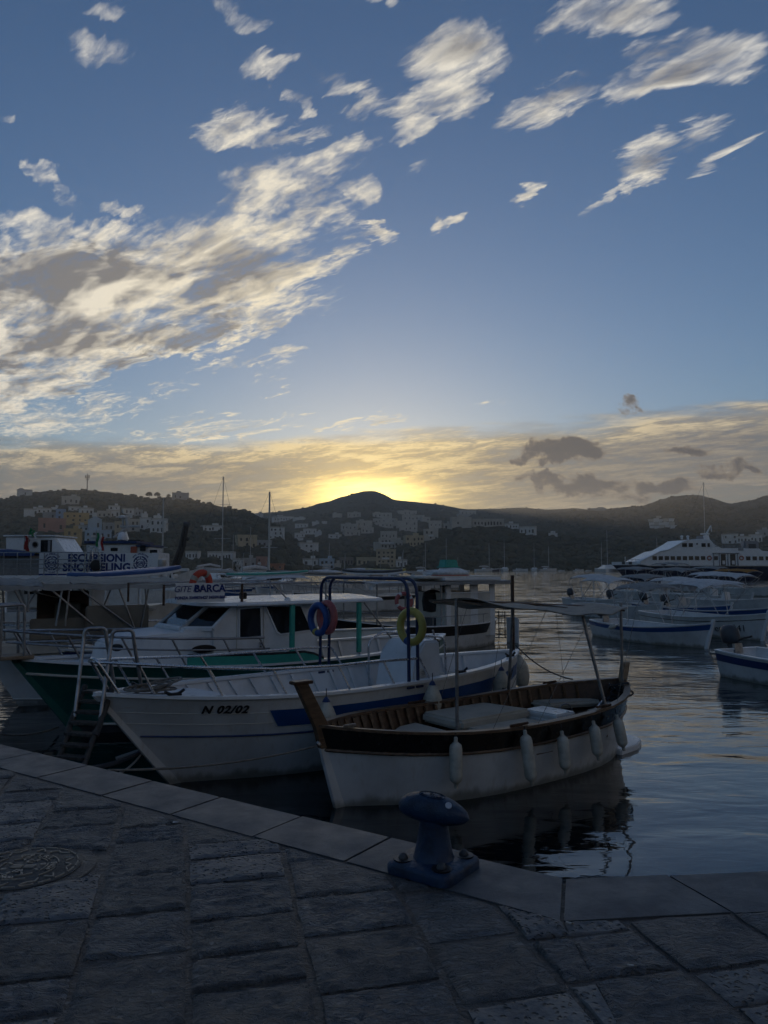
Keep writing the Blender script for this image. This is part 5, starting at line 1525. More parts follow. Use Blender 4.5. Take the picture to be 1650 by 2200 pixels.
    A0 = Vector(a); X = (Vector(b) - A0).normalized(); Zn = X.cross(Vector((0, 0, 1))).normalized(); up = Zn.cross(X)
    ln = (Vector(b) - A0).length
    h_ = rz_ - zr
    def put(s_, u_, zc, size, **kw):
        Mx = Matrix((X, up, Zn)).transposed().to_4x4(); Mx.translation = A0 + X * (ln * u_) + Zn * .012; Mx.translation.z = zc
        text('lettering', s_, size, 'ink', sgn, Mx, **kw)
    put('GITE IN', .185, zr + .09 + h_ * .56, h_ * .37, shear=.25, space=.95)
    put('BARCA', .66, zr + .09 + h_ * .57, h_ * .43, bold=.006, space=1.02)
    put('PONZA 3349876427 3455918681', .48, zr + .09 + h_ * .20, h_ * .165, bold=.003)
    q = P(522, 1283, .8); MB().box((q.x, .8, zr + .17), (.10, .10, .11)).build('horn_box', 'black', roof, bevel=.01)
    # orange lifebuoy stands behind the sign
    q = M @ Vector((P(432, 1240, .55).x, .55, 0)); q.z = zr + .12 + .25
    life_ring(q, .185, .058, 'orange', 'canvas_beige', 'orange lifebuoy standing on the cabin roof behind the sign', Matrix.Rotation(rz + R(20), 3, 'Z') @ Matrix.Rotation(R(84), 3, 'X'))
    # bow rails, stanchions leaning forward; gate frame on the bow platform
    for sd in (1, -1):
        for k, (hh, r_) in enumerate(((.42, .02), (.24, .015))):
            pts = []
            for tt in (.995, .95, .88, .80, .72, .64, .57):
                p = H.p(tt, 1, sd, .06); pts.append(Vector((p.x + hh * .55, p.y, p.z + hh + .03)))
            MB().tube(pts, r_, 7).build('bow_rail', 'steel_dull', t, smooth=60)
        for tt in (.97, .90, .82, .74, .65, .58):
            p = H.p(tt, 1, sd, .06)
            MB().tube([(p.x, p.y, p.z + .03), (p.x + .42 * .55, p.y, p.z + .45)], .016, 6).build('stanchion', 'steel_dull', t, smooth=60)
    p = H.p(1, 1)
    MB().box((p.x + .12, 0, p.z + .05), (.75, .46, .05)).build('bow_platform', 'wood_pale', t, bevel=.01)
    for yy in (-.2, .2):
        MB().tube(rounded([(p.x + .45, yy, p.z + .06), (p.x + .45, yy, p.z + .80), (p.x - .1, yy, p.z + .82), (p.x - .12, yy, p.z + .06)], .05), .022, 7).build('gate_frame', 'steel_dull', t, smooth=60)
    for dx in (.2,):
        for yy in (-.2, .2): MB().tube([(p.x + dx, yy, p.z + .06), (p.x + dx, yy, p.z + .8)], .018, 6).build('gate_post', 'steel_dull', t)
    # boarding ladder that hangs from the platform to the water
    lad = thing('boarding_ladder', 'dark boarding ladder hanging from the green boat bow platform', 'ladder', M @ Vector((p.x + .50, 0, 0)), rz, 'boarding ladders')
    for yy in (-.19, .19): MB().box((.05, yy, .55), (.07, .05, 1.5)).build('rail', 'weathered', lad)
    for k in range(5): MB().box((.05, 0, .1 + k * .27), (.10, .36, .03)).build('rung', 'weathered', lad)
    return c, rz, H, M, W
C_c, C_rz, C_H, C_M, C_W = boat_green()

# ladder and stern line at the blue-banded boat's bow
def ladder_bow():
    M = mat_of(B_c, B_rz); p = M @ B_H.p(1, 1)
    top = Vector((p.x - .05, p.y - .05, p.z + .1)); foot = on_z(140, 1640, .15)
    foot = at_d(143, 1665, 8.05)
    t = thing('boarding_ladder', 'steel boarding ladder with hooped handrails below the N 02/02 bow', 'ladder', foot, 0, 'boarding ladders')
    ax = (at_d(212, 1475, 9.0) - foot); side = Vector((.96, -.28, 0)).normalized() * .165
    for s_ in (-1, 1):
        o = side * s_
        MB().tube([o, o + ax * .48], .030, 6).build('rail', 'weathered', t)
        MB().tube([o + ax * .42 + side * s_ * .12, o + ax + side * s_ * .12], .034, 6).build('rail', 'weathered', t)
        h = at_d(205 if s_ < 0 else 264, 1350 if s_ < 0 else 1354, 9.05) - foot
        w_ = Vector((.11, .06, 0))
        MB().tube(rounded([o + ax * .62, h - w_ + Vector((0, 0, -.12)), h - w_ * .9, h + w_ * .9, h + w_ + Vector((0, 0, -.12)), h + w_ * 1.5 + Vector((.02, .05, -.66))], .10, 5), .022, 8).build('handrail', 'steel_dull', t, smooth=60)
    for k in range(8):
        f = .06 + k * .125
        MB().box(ax * f + Vector((0, 0, .0)), (.34, .13, .03), atan2(side.y, side.x)).build('tread', 'weathered', t, bevel=.006)
    # gangplank boom and mooring lines
    g = thing('mooring_rope', 'wrapped mooring line from the quay to the N 02/02 bow', 'rope', (0, 0, 0), 0, 'mooring ropes')
    a = on_z(190, 1652, QUAY - .25); b = at_d(306, 1613, 9.4)
    MB().tube(catrope(a, b, .03), .026, 6).build('line', 'rope_dark', g, smooth=60)
    MB().tube(catrope(b + Vector((-.28, -.1, -.08)), b, .0, 3), .035, 6).build('chafe_sleeve', 'canvas_grey', g)
    MB().tube(catrope(on_z(255, 1662, QUAY - .2), b + Vector((.0, 0, -.02)), .03), .012, 5).build('line', 'rope', g, smooth=60)
    MA = mat_of(A_c, A_rz)
    o = MB().tube(catrope(on_z(232, 1655, QUAY - .1), MA @ (A_H.p(.998, .83) + Vector((.08, 0, 0))), .06, 16), .011, 6).build('mooring_rope', 'rope', smooth=60)
    tag(o, 'thin grey mooring rope across the white hull to the tall stem', 'rope', 'mooring ropes')
    o = MB().tube(catrope(mat_of(B_c, B_rz) @ (B_H.p(.0, 1) + Vector((.05, 0, .1))), MA @ (A_H.p(.10, 1, -1) + Vector((0, 0, .05))), .10), .011, 6).build('mooring_rope', 'rope_dark', smooth=60)
    tag(o, 'dark rope from the blue-banded stern to the wooden boat, upper one', 'rope', 'mooring ropes')
    o = MB().tube(catrope(mat_of(B_c, B_rz) @ (B_H.p(.0, 1) + Vector((.05, 0, .02))), MA @ (A_H.p(.30, 1, -1) + Vector((0, 0, .05))), .20), .010, 6).build('mooring_rope', 'rope_dark', smooth=60)
    tag(o, 'dark slack rope from the blue-banded stern to the wooden boat', 'rope', 'mooring ropes')
    o = MB().tube(catrope(at_d(0, 1577, 9.5), at_d(126, 1562, 12.2), .05), .014, 6).build('mooring_rope', 'rope', smooth=60)
    tag(o, 'grey mooring rope from the left to the green bow', 'rope', 'mooring ropes')
ladder_bow()

# ---------------------------------------------------------------- the other boats of the harbour
def small_boat(bow, d, L, label, B=2.0, bowz=.85, midz=.62, sternz=.66, band=None, hull='white', transom=.7, sun=None, motor=None, group=None, thw=2, stemup=.12, cover=None, name='small_boat', q=(.80, .97), bz=2.0, bx=(-.30, .16), bw=1.7, bvalance=0.0, floor=.22, console=False, sheet=False, rails=False):
    "open launch placed by the waterline point of its bow and its heading"
    d = Vector((d[0], d[1], 0)).normalized(); bow = Vector(bow); bow.z = 0
    rb = .35
    c = bow - d * (L / 2 - rb); rz = atan2(d.y, d.x)
    H = Hull(L, B, bowz, midz, sternz, rake_b=rb, rake_s=.05, transom=transom, draft=.22, full=2.3, flare=.74, tm=.42)
    t = thing(name, label, 'boat', c, rz, group)
    hull_band(H, 0, 1.0, 'hull', hull, t, 7)
    if band: hull_band(H, q[0], q[1], 'painted_band', band, t, 2, out=.008)
    gunwale(H, .10, .03, 'gunwale', 'white_fresh' if hull.startswith('white') else 'wood_mid', t, out=.03)
    inner_skin(H, floor, 'inner_skin', 'white_in', t)
    level(H, floor, 'sole', 'white_in', t, .03, .90, .04)
    level(H, 0, 'foredeck', 'white_in', t, .74, .985, .04, follow=.03)
    stem(H, .07, 'stem_post', 'white_fresh', t, up=stemup, depth=.10)
    for k in range(thw):
        x = lerp(-.28, .18, k / max(thw - 1, 1)) * L; MB().box((x, 0, midz - .2), (.28, 2 * H.y_at(x, midz - .2) - .1, .04)).build('thwart', 'white_in', t, bevel=.006)
    if console:
        x = -.05 * L; MB().box((x, 0, floor + .42), (.35, .5, .84), top=(.7, .9)).build('console', 'white_in', t, bevel=.03)
        MB().torus(.15, .013, 18, 5, Matrix.Rotation(R(70), 3, 'Y'), (x - .24, 0, floor + .8)).build('steering_wheel', 'black', t, smooth=60)
    if sheet:
        rg = []
        for k in range(8):
            x = lerp(-.05, .42, k / 7) * L; y = H.y_at(x, midz) - .02
            rg.append([(x, y, H.sheer(H.x_t(x)) + .045), (x, y * .5, H.sheer(H.x_t(x)) + .13), (x, 0, H.sheer(H.x_t(x)) + .18 + .02 * sin(k * 2)), (x, -y * .5, H.sheer(H.x_t(x)) + .12), (x, -y, H.sheer(H.x_t(x)) + .045)])
        MB().loft(rg, cu=False).build('boat_cover', sheet, t, smooth=60)
    if rails:
        for sd in (1, -1):
            ts_ = (.985, .92, .84, .76, .68)
            rail(t, [H.p(tt, 1, sd, .05) + Vector((.12, 0, .40)) for tt in ts_], [(H.p(tt, 1, sd, .05), H.p(tt, 1, sd, .05) + Vector((.12, 0, .40))) for tt in ts_[1:]], .016, 'steel_dull', 'bow_rail')
        MB().tube([(-.42 * L, .3, sternz), (-.44 * L, .3, sternz + 2.6)], .02, 5).build('aerial', 'steel_dull', t)
        for k in range(3): MB().box((lerp(-.3, .3, k / 2) * L * .6, (.3, -.35, .2)[k], floor + .22), (.5, .4, .4), .3 * k).build('crate', ('tan_board', 'blue_deep', 'grey')[k], t, bevel=.02)
    if sun: bimini(H, t, bx[0] * L, bx[1] * L, bz, bw, sun, nb=3, base=midz + .05, valance=bvalance)
    if motor:
        wp = mat_of(c, rz) @ Vector((-L / 2 - .10, 0, sternz + .12))
        outboard(None, wp, rz, motor, s=1.15, tilt=R(-8))
    return t, H, c, rz
DR = (.37, -.93)
GR = 'launches moored on the right'
def right_boats():
    # nearest ones first
    t, H, c, rz = small_boat(on_z(1516, 1393, 0), DR, 5.3, 'white launch with blue rim band lying alone in open water', 2.0, .80, .52, .58, 'blue', sun='canvas_grey', bz=2.02, bx=(-.22, .10), motor='black tilted outboard on the launch with blue rim band', group=GR)
    fender(mat_of(c, rz) @ Vector((-.6, -H.y_at(-.6, .35) - .1, .55)), .36, .08, 'small white fender on the side of the launch with blue rim band', tilt=(0, R(70)), rope=.1)
    hull_text(H, t, 'PONZA 15', .36, .62, .16, 'grey', side=-1)
    t, H, c, rz = small_boat(on_z(1637, 1377, 0), (.30, -.95), 6.2, 'white launch with dark name lettering and white tent cover', 2.1, .95, .66, .70, None, sun='canvas_white', bz=2.08, bx=(-.20, .16), bw=2.0, bvalance=.42, group=GR, sheet=None)
    strake(H, .84, .012, 'dark_line', 'black', t)
    hull_text(H, t, 'Pepin °41', .80, .58, .34, 'black', side=-1, shear=.1)
    st = on_z(1556, 1445, 0); d = Vector((.42, -.90, 0)).normalized()
    t, H, c, rz = small_boat(st + d * 4.9, d, 4.9, 'nearest white launch at the right edge, dark blue band', 1.9, .85, .55, .60, 'blue_deep', transom=.72, group=GR, q=(.72, .93), motor='dark outboard tilted up at the right-edge launch')
    # second rank
    t, H, c, rz = small_boat(on_z(1413, 1338, 0), DR, 6.0, 'white launch behind with three small fenders at its stern', 1.95, .85, .58, .62, None, sun='canvas_white', bz=2.05, bx=(-.34, .06), group=GR)
    for k in range(3):
        fender(at_d(1277 + 9 * k, 1312 + 2 * k, 39), .50, .10, ('left', 'middle', 'right')[k] + ' one of three small fenders on the launch stern', rope=.15)
    P = [
        ((1562, 1340), 6.0, 'blue', 'canvas_white', 'blue sided launch between the tent-covered launch and its neighbour', (-.28, .1), 2.05, .84),
        ((1350, 1318), 5.6, None, 'canvas_white', 'leftmost launch of the right group, with a drooping white cover', (-.30, .12), 2.1, .7),
        ((1470, 1326), 5.8, None, 'canvas_grey', 'white launch with square grey sun cover in the second row', (-.25, .15), 2.15, .7),
        ((1640, 1350), 5.8, 'blue', 'canvas_white', 'blue banded launch at the right edge, second row, white cover', (-.3, .2), 1.98, .7),
        ((1432, 1292), 6.5, None, 'canvas_grey', 'white launch with tall grey cover in the third row', (-.3, .15), 2.5, .7),
        ((1530, 1300), 6.5, None, 'canvas_grey', 'white launch with long flat grey cover, third row', (-.3, .2), 2.45, .7),
        ((1610, 1306), 6.0, None, 'canvas_white', 'white launch with bright cover at right, third row', (-.3, .2), 2.2, .7),
        ((1500, 1272), 7.0, None, 'canvas_grey', 'white launch under the ferry bow with high folding cover', (-.3, .2), 2.9, .7),
        ((1590, 1274), 7.0, None, 'canvas_grey', 'white launch against the ferry hull with pale high cover', (-.3, .2), 2.5, .7),
        ((1665, 1282), 7.0, None, 'canvas_orange', 'launch with orange brown cover in front of the ferry', (-.35, .2), 2.3, .7),
        ((1660, 1318), 6.0, None, 'canvas_white', 'white launch with rounded cover at the right margin', (-.3, .2), 2.2, .7),
    ]
    for k, (b, L, band, sc, lab, bx, bz, tr) in enumerate(P):
        small_boat(on_z(b[0], b[1], 0), (DR[0] + random.uniform(-.1, .1), DR[1]), L, lab, 2.0, .85, .6, .65, band, sun=sc, bx=bx, bz=bz, transom=tr, group=GR, console=k % 2 == 0, motor=('dark outboard of the ' + lab.split(' with')[0].split(',')[0])[:90] if k < 4 else None, bw=1.9)
right_boats()

def tour_boat():
    "long canopied boat behind the green one, far left"
    d = Vector((-.84, -.54, 0)); bow = Vector((-7.35, 14.0, 1.1))
    L = 9.5; st = bow - d * L
    c, rz, L, W = frame_of(bow, st); M = mat_of(c, rz)
    H = Hull(L, 2.8, 1.15, .95, 1.05, rake_b=.9, rake_s=.1, draft=.3, tm=.5)
    t = thing('tour_boat', 'white tour boat with beige canopies and steel struts, far left', 'boat', c, rz)
    hull_band(H, 0, 1, 'hull', 'white', t, 8); hull_band(H, .86, .98, 'painted_band', 'blue_deep', t, 2, out=.008)
    strake(H, .30, .02, 'boot_strake', 'cream', t)
    gunwale(H, .14, .03, 'gunwale', 'white_fresh', t); inner_skin(H, .3, 'bulwark', 'cream', t); level(H, .3, 'sole', 'deck_teak', t)
    level(H, 0, 'foredeck', 'white_in', t, .78, .985, .04, follow=.03)
    P = lambda px, row, y: onside(W, px, row, y)
    zc = P(250, 1250, 1.1).z
    # two canopy panels, curved down at their edges
    for (pa, pb, m_) in ((-40, 92, 'canvas_grey'), (92, 392, 'canvas_beige')):
        xa, xb = P(pa, 1245, 1.1).x, P(pb, 1252, 1.1).x
        rows = []
        for i in range(13):
            x = lerp(xa, xb, i / 12); rows.append([(x, y, zc + .10 - .12 * abs(y / 1.15) ** 3 - (.10 if i in (0,) else 0) + .018 * sin(i * 1.7 + y * 2) - .05 * i / 12) for y in (-1.15, -.9, -.5, 0, .5, .9, 1.15)])
        mb = MB().loft(rows, cu=False); mb.loft([[(x, y, z - .02) for x, y, z in r] for r in rows], cu=False)
        cv = mb.build('canopy', m_, t, smooth=60)
        vb = MB(); n = 14
        vb.loft([[(lerp(xa, xb, i / n), 1.16, zc - .02 - .05 * i / n) for i in range(n + 1)], [(lerp(xa, xb, i / n), 1.18, zc - .13 - .02 * sin(i * 1.3)) for i in range(n + 1)]], cu=False); vb.build('valance', 'canvas_grey', cv)
    # second lower cloth slung inside
    x0, x1 = P(50, 1260, 0).x, P(310, 1285, 0).x
    rows = [[(lerp(x0, x1, i / 10), y, zc - .12 - .55 * (i / 10) ** .8 * (1 if i < 8 else 1 - (i - 8) * .12)) for y in (-1.0, -.4, .3, .9)] for i in range(11)]
    MB().loft(rows, cu=False).build('inner_cloth', 'canvas_beige', t, smooth=60)
    # canopy struts
    for (a, b) in (((90, 1250), (200, 1342)), ((150, 1250), (290, 1352)), ((92, 1248), (60, 1300)), ((28, 1262), (56, 1312)), ((40, 1262), (60, 1315)), ((135, 1258), (120, 1345)), ((150, 1258), (140, 1345)), ((180, 1262), (190, 1300)), ((255, 1262), (290, 1352)), ((320, 1262), (300, 1360)), ((312, 1262), (318, 1360)), ((240, 1262), (205, 1345)), ((5, 1250), (10, 1420)), ((62, 1260), (60, 1310))):
        y = 1.12 if random.random() < .7 else -1.0
        p, q_ = P(a[0], a[1], y), P(b[0], b[1], y)
        q_.z = max(q_.z, H.sheer(min(max(H.x_t(q_.x), 0), 1)) - .1)
        MB().tube([p, q_], .018, 6).build('strut', 'steel_dull', t, smooth=60)
    # boarding screens and seats between the struts
    for (pa, ra, pb, rb, y, m_) in ((184, 1302, 318, 1372, 1.05, 'tan_board'), (64, 1330, 182, 1372, .9, 'tan_board'), (80, 1270, 190, 1330, -.9, 'wood_dark'), (118, 1295, 172, 1330, -.6, 'tan_board')):
        p, q_ = P(pa, ra, y), P(pb, rb, y)
        MB().box(((p.x + q_.x) / 2, y, (p.z + q_.z) / 2), (abs(p.x - q_.x), .05, abs(p.z - q_.z))).build('seat_back', m_, t, bevel=.02)
    MB().box((.3, 0, .62), (3.4, .9, .5)).build('bench', 'cream', t, bevel=.03)
    fy = P(70, 1395, .7); MB().box((fy.x, .5, fy.z), (1.2, .5, .28)).build('fender_board', 'cream', t, bevel=.06)
    for sd in (1, -1):
        pts = [H.p(tt, 1, sd, .05) + Vector((.2, 0, .42)) for tt in (.99, .92, .82, .7, .58)]
        rail(t, pts, [(H.p(tt, 1, sd, .05), H.p(tt, 1, sd, .05) + Vector((.2, 0, .42))) for tt in (.95, .86, .76, .66)], .018)
    # paddle board lying on the canopy
    paddle_board(at_d(272, 1240, 14.2 + 1.6), rz + R(4), 2.35, .42, 'blue', 'blue paddle board lying on the beige canopy', tilt=R(3.5), z=None)
def paddle_board(loc, rz, L, w, mat, label, tilt=0.0, z=None, edge='white_fresh'):
    loc = Vector(loc)
    t = thing('paddle_board', label, 'paddle board', loc, rz, 'paddle boards')
    t.rotation_euler = (0, tilt, rz)
    n = 22
    def ring(zz, sc): 
        out = []
        for i in range(2 * n):
            a = 2 * pi * i / (2 * n); out.append((L / 2 * (1 if cos(a) > 0 else 1) * cos(a) * sc ** .3, w / 2 * (abs(sin(a)) ** .75) * (1 if sin(a) > 0 else -1) * sc, zz + .06 * abs(cos(a)) ** 3))
        return out
    MB().loft([ring(-.01, .86), ring(0, .95), ring(.045, .97)], caps=True).build('hull', edge, t, smooth=40)
    MB().loft([ring(.045, .985), ring(.075, 1.0), ring(.105, .96), ring(.115, .86)], caps=True).build('deck', mat, t, smooth=40)
    return t
tour_boat()

DOG = []
def excursion_boat():
    "two-decked excursion boat with the big banner, back left"
    D = 27.0
    P = lambda px, row, dd=0.0: at_d(px, row, D + dd)
    o = P(140, 1300); o.z = 0
    t = thing('excursion_boat', 'two-decked white excursion boat with blue lettered banner', 'boat', o)
    loc = lambda p: p - o
    def Q(px, row, dd=0.0): return loc(P(px, row, dd))
    zd = Q(0, 1237).z; zt = Q(0, 1187).z
    x0, x1 = Q(-160, 1200).x, Q(343, 1200).x
    # hull with a raked end on the right
    mb = MB()
    rg = []
    for (x, w, zz, sh) in ((x0, 2.4, .95, 0), (x0 + 3, 2.5, .95, 0), (0, 2.5, .95, 0), (x1 - 1.4, 2.2, 1.05, .0), (x1 - .4, 1.3, 1.15, .0), (x1 + .35, .08, 1.3, .0)):
        rg.append([(x - .0, 2.2 - w, zz), (x - .25, 2.2 - w * .9, -.3), (x - .25, 2.2 + w * .9, -.3), (x, 2.2 + w, zz)])
    mb.loft(rg, caps=True); mb.build('hull', 'white', t, smooth=40)
    MB().box(((x0 + x1) / 2, 2.0, .99), (x1 - x0 - .9, 3.4, .05)).build('main_deck', 'grey', t)
    MB().box(((x0 + x1) / 2 - .4, 2.0, zd - .06), (x1 - x0, 4.0, .14)).build('upper_deck', 'white_fresh', t, bevel=.02)
    for px in (-60, 10, 80, 150, 225, 300):
        q = Q(px, 1240); 
        for yy in (.15, 3.8): MB().tube([(q.x, yy, .95), (q.x, yy, zd - .1)], .035, 6).build('deck_post', 'white_fresh', t)
    MB().box((Q(60, 1250).x, 2.6, 1.6), (3.2, 1.8, 1.15)).build('lower_cabin', 'white_in', t, bevel=.03)
    for px in (20, 60, 100): MB().box((Q(px, 1250).x, 1.69, 1.75), (.5, .03, .45)).build('cabin_window', 'pane', t)
    # rail in front, banner behind it
    for row in (1187, 1202, 1212, 1221):
        a, b = Q(-160, row), Q(222, row); MB().tube([(a.x, .02, a.z), (b.x, .02, b.z)], .018, 6).build('rail', 'steel_dull', t)
    for px in range(-140, 230, 29):
        a = Q(px + 3, 1187); MB().tube([(a.x, .02, zd), (a.x, .02, a.z)], .02, 6).build('rail_post', 'steel_dull', t)
    yb = .30
    a, b = Q(85, 1188, yb), Q(324, 1189, yb); zb = Q(85, 1240, yb).z
    bn = MB().box(((a.x + b.x) / 2, yb, (a.z + zb) / 2), (b.x - a.x, .03, a.z - zb)).build('banner', 'white_fresh', t)
    st_ = MB().box(((a.x + b.x) / 2, yb - .022, Q(0, 1236, yb).z), (b.x - a.x, .012, .115)).build('banner_stripe', 'ink', bn)
    def put(s_, px, row, size, mat='ink', **kw):
        q = Q(px, row, yb); Mx = Matrix.Translation((q.x, yb - .024, q.z)) @ Matrix.Rotation(pi / 2, 4, 'X')
        text('lettering', s_, size, mat, bn, Mx, **kw)
    put('ESCURSIONI', 208, 1199.5, .37, bold=.014, space=1.0)
    put('SNORKELING', 208, 1219.5, .39, bold=.015, space=1.02)
    put('NOLEGGIO PORTO DI PONZA (LT)', 212, 1236, .10, 'white_fresh')
    put('2', 327, 1209, .34, bold=.004, shear=.2)
    for px in (112, 302):
        q = Q(px, 1210, yb)
        rt = Matrix.Rotation(pi / 2, 3, 'X')
        cc = (q.x, yb - .022, q.z)
        em = MB()
        for k in range(4): em.torus(.235, .022, 6, 4, rt, cc, a0=k * pi / 2 + .18, a1=(k + 1) * pi / 2 - .18)
        for k in range(8):
            a_ = k * pi / 4; em.box((q.x + .2 * cos(a_), yb - .022, q.z + .2 * sin(a_)), (.10, .01, .025), rot=Matrix.Rotation(-a_, 3, 'Y'))
        em.torus(.15, .012, 20, 4, rt, cc); em.build('emblem', 'ink', bn)
        put('MOBY', px, 1209, .115, bold=.003); put('DICK', px, 1213.5, .115, bold=.003)
        for s_, r0, sg, ph in (('BOAT EXCURSIONS', .33, -1, pi / 2), ('PONZA ISLAND TOURS', .33, 1, -pi / 2)):
            n = len(s_)
            for i, ch in enumerate(s_):
                if ch == ' ': continue
                a_ = ph + sg * (i - (n - 1) / 2) * .125
                pos = Matrix.Translation((q.x + r0 * cos(a_), yb - .024, q.z + r0 * sin(a_))) @ Matrix.Rotation(-(a_ - (pi / 2 if sg < 0 else -pi / 2)), 4, 'Y') @ Matrix.Rotation(pi / 2, 4, 'X')
                text('lettering', ch, .075, 'ink', bn, pos, bold=.002)
    # wheelhouse with round port and open doorway
    yw = .9
    w = [Q(12, 1187, yw), Q(140, 1187, yw), Q(118, 1153, yw), Q(12, 1152, yw)]
    MB().slab([(p.x, yw, p.z) for p in w], (0, 1, 0), 1.8).build('wheelhouse', 'white_fresh', t, bevel=.04)
    MB().slab([(Q(8, 1153, yw).x, yw - .08, w[2].z), (Q(122, 1153, yw).x, yw - .08, w[2].z), (Q(122, 1150, yw).x, yw - .08, w[2].z + .06), (Q(8, 1150, yw).x, yw - .08, w[2].z + .06)], (0, 1, 0), 2.0).build('wheelhouse_roof', 'white_fresh', t, bevel=.02)
    q = Q(76, 1170, yw); MB().torus(.10, .02, 20, 6, Matrix.Rotation(pi / 2, 3, 'X'), (q.x, yw - .01, q.z)).build('porthole', 'grey', t, smooth=60)
    MB().lathe([(.095, 0), (.095, .012)], 18, Matrix.Rotation(pi / 2, 3, 'X'), (q.x, yw - .003, q.z)).build('porthole_glass', 'pane', t)
    a_, b_ = Q(88, 1160, yw), Q(111, 1186, yw)
    dr = MB().box(((a_.x + b_.x) / 2, yw - .005, (a_.z + b_.z) / 2), (b_.x - a_.x, .02, a_.z - b_.z)).build('doorway', 'pane', t)
    MB().box((Q(106, 1174, yw).x, yw - .02, (a_.z + b_.z) / 2), (.09, .02, .40)).build('door_frame', 'grey', dr)
    MB().box((Q(98, 1172, yw).x, yw - .02, (a_.z + b_.z) / 2 - .02), (.10, .02, .30)).build('helm_seat', 'rubber', dr)
    # canopy roll and covered raft at the left
    q = Q(28, 1182, .5)
    rg = []
    for i in range(10):
        x = lerp(Q(-60, 1190).x, Q(68, 1190).x, i / 9); hh = .14 * sin(pi * min(.15 + i / 10, .97))
        rg.append([(x, .45 + .3 * cos(k * pi / 6), zt - .12 + (hh + .12) * sin(k * pi / 6)) for k in range(7)])
    cv = MB().loft(rg, cu=False).build('raft_cover', 'blue_deep', t, smooth=60)
    MB().tube([r[2] for r in rg], .03, 6).build('yellow_piping', 'yellow', cv)
    MB().box((Q(20, 1215).x, .6, (zd + zt) / 2 - .06), (2.2, .5, .72)).build('raft_box', 'canvas_grey', t, bevel=.05)
    # swimming ladder hoops in front of the banner
    for k, (px, w_) in enumerate(((193, 8), (207, 12))):
        p = [Q(px - w_ - 4, 1240), Q(px - w_ * .5, 1180), Q(px, 1172 + 2 * k), Q(px + w_, 1182), Q(px + w_ + 3, 1240)]
        MB().tube(rounded([(v.x, -.12 - .1 * k, v.z) for v in p], .12, 4), .022, 6).build('ladder_hoop', 'steel', t, smooth=60)
    MB().lathe([(.19, 0), (.20, .06), (.10, .1)], 16, Matrix.Rotation(pi / 2, 3, 'X'), Q(207, 1215, -.15)).build('tyre_fender', 'rubber', t, smooth=50)
    # blue-trimmed block at the right end, deck winches
    a_, b_ = Q(326, 1165, .4), Q(345, 1240, .4)
    MB().box(((a_.x + b_.x) / 2, .9, (zd - .4 + Q(0, 1190).z) / 2), (.32, 1.4, 1.25), top=(.85, 1)).build('end_locker', 'white_fresh', t, bevel=.02)
    MB().lathe([(.12, 0), (.16, .3), (.15, .42), (.05, .45)], 12, c=Q(348, 1216, .3) - Vector((0, 0, .2))).build('winch_drum', 'aluminium', t, smooth=50)
    # white gallows frame and platform past the right end
    zp = Q(370, 1263, .4).z; zb_ = Q(370, 1224, .4).z
    pa, pb_ = Q(336, 1263, .4).x, Q(402, 1263, .4).x
    MB().box(((pa + pb_) / 2, .8, zp - .05), (pb_ - pa, 1.6, .10)).build('end_platform', 'white_fresh', t, bevel=.02)
    MB().box(((Q(340, 0).x + Q(419, 0).x) / 2, .5, zb_), (Q(419, 0).x - Q(340, 0).x, .3, .10)).build('gallows_beam', 'white_fresh', t, bevel=.02)
    for (p0, p1) in ((360, 350), (362, 374), (380, 372), (382, 392)):
        MB().tube([(Q(p0, 0).x, .5, zb_), (Q(p1, 0).x, .5, zp)], .05, 6).build('gallows_leg', 'white_fresh', t)
    MB().tube([(pb_ - .15, .8, zp), (pb_ - .3, 1.0, .9)], .06, 6).build('platform_strut', 'white_fresh', t)
    DOG.append(o + Vector((Q(376, 0).x, .75, zp)))
    # flags
    for (px, r0, r1, cols, lab) in ((206, 1146, 1176, ('flag_green', 'white_fresh', 'red'), 'green white red flag hanging over the banner'), (52, 1152, 1182, ('red', 'red', 'red'), 'furled red flag beside the wheelhouse'), (62, 1136, 1150, ('flag_green', 'flag_green', 'white_fresh'), 'small green flag on the wheelhouse roof')):
        top = P(px, r0, .6); bot = P(px, r1, .6); f = thing('flag', lab, 'flag', (top.x, top.y, bot.z - .1), 0, 'flags')
        hh = top.z - bot.z
        MB().tube([(0, 0, -.3), (.02, 0, hh + .2)], .014, 5).build('staff', 'steel_dull', f)
        for k, m_ in enumerate(cols):
            rows = [[(.02 + (.09 * k if len(set(cols)) > 1 else .04 * k) + .03 * j + .02 * sin(i * 1.1 + k), .03 * sin(i * .9 + j * 2 + k), .12 + hh * (1 - i / 6) - .07 * k) for j in range(4)] for i in range(7)]
            MB().loft(rows, cu=False).build('cloth', m_, f, smooth=60)
excursion_boat()

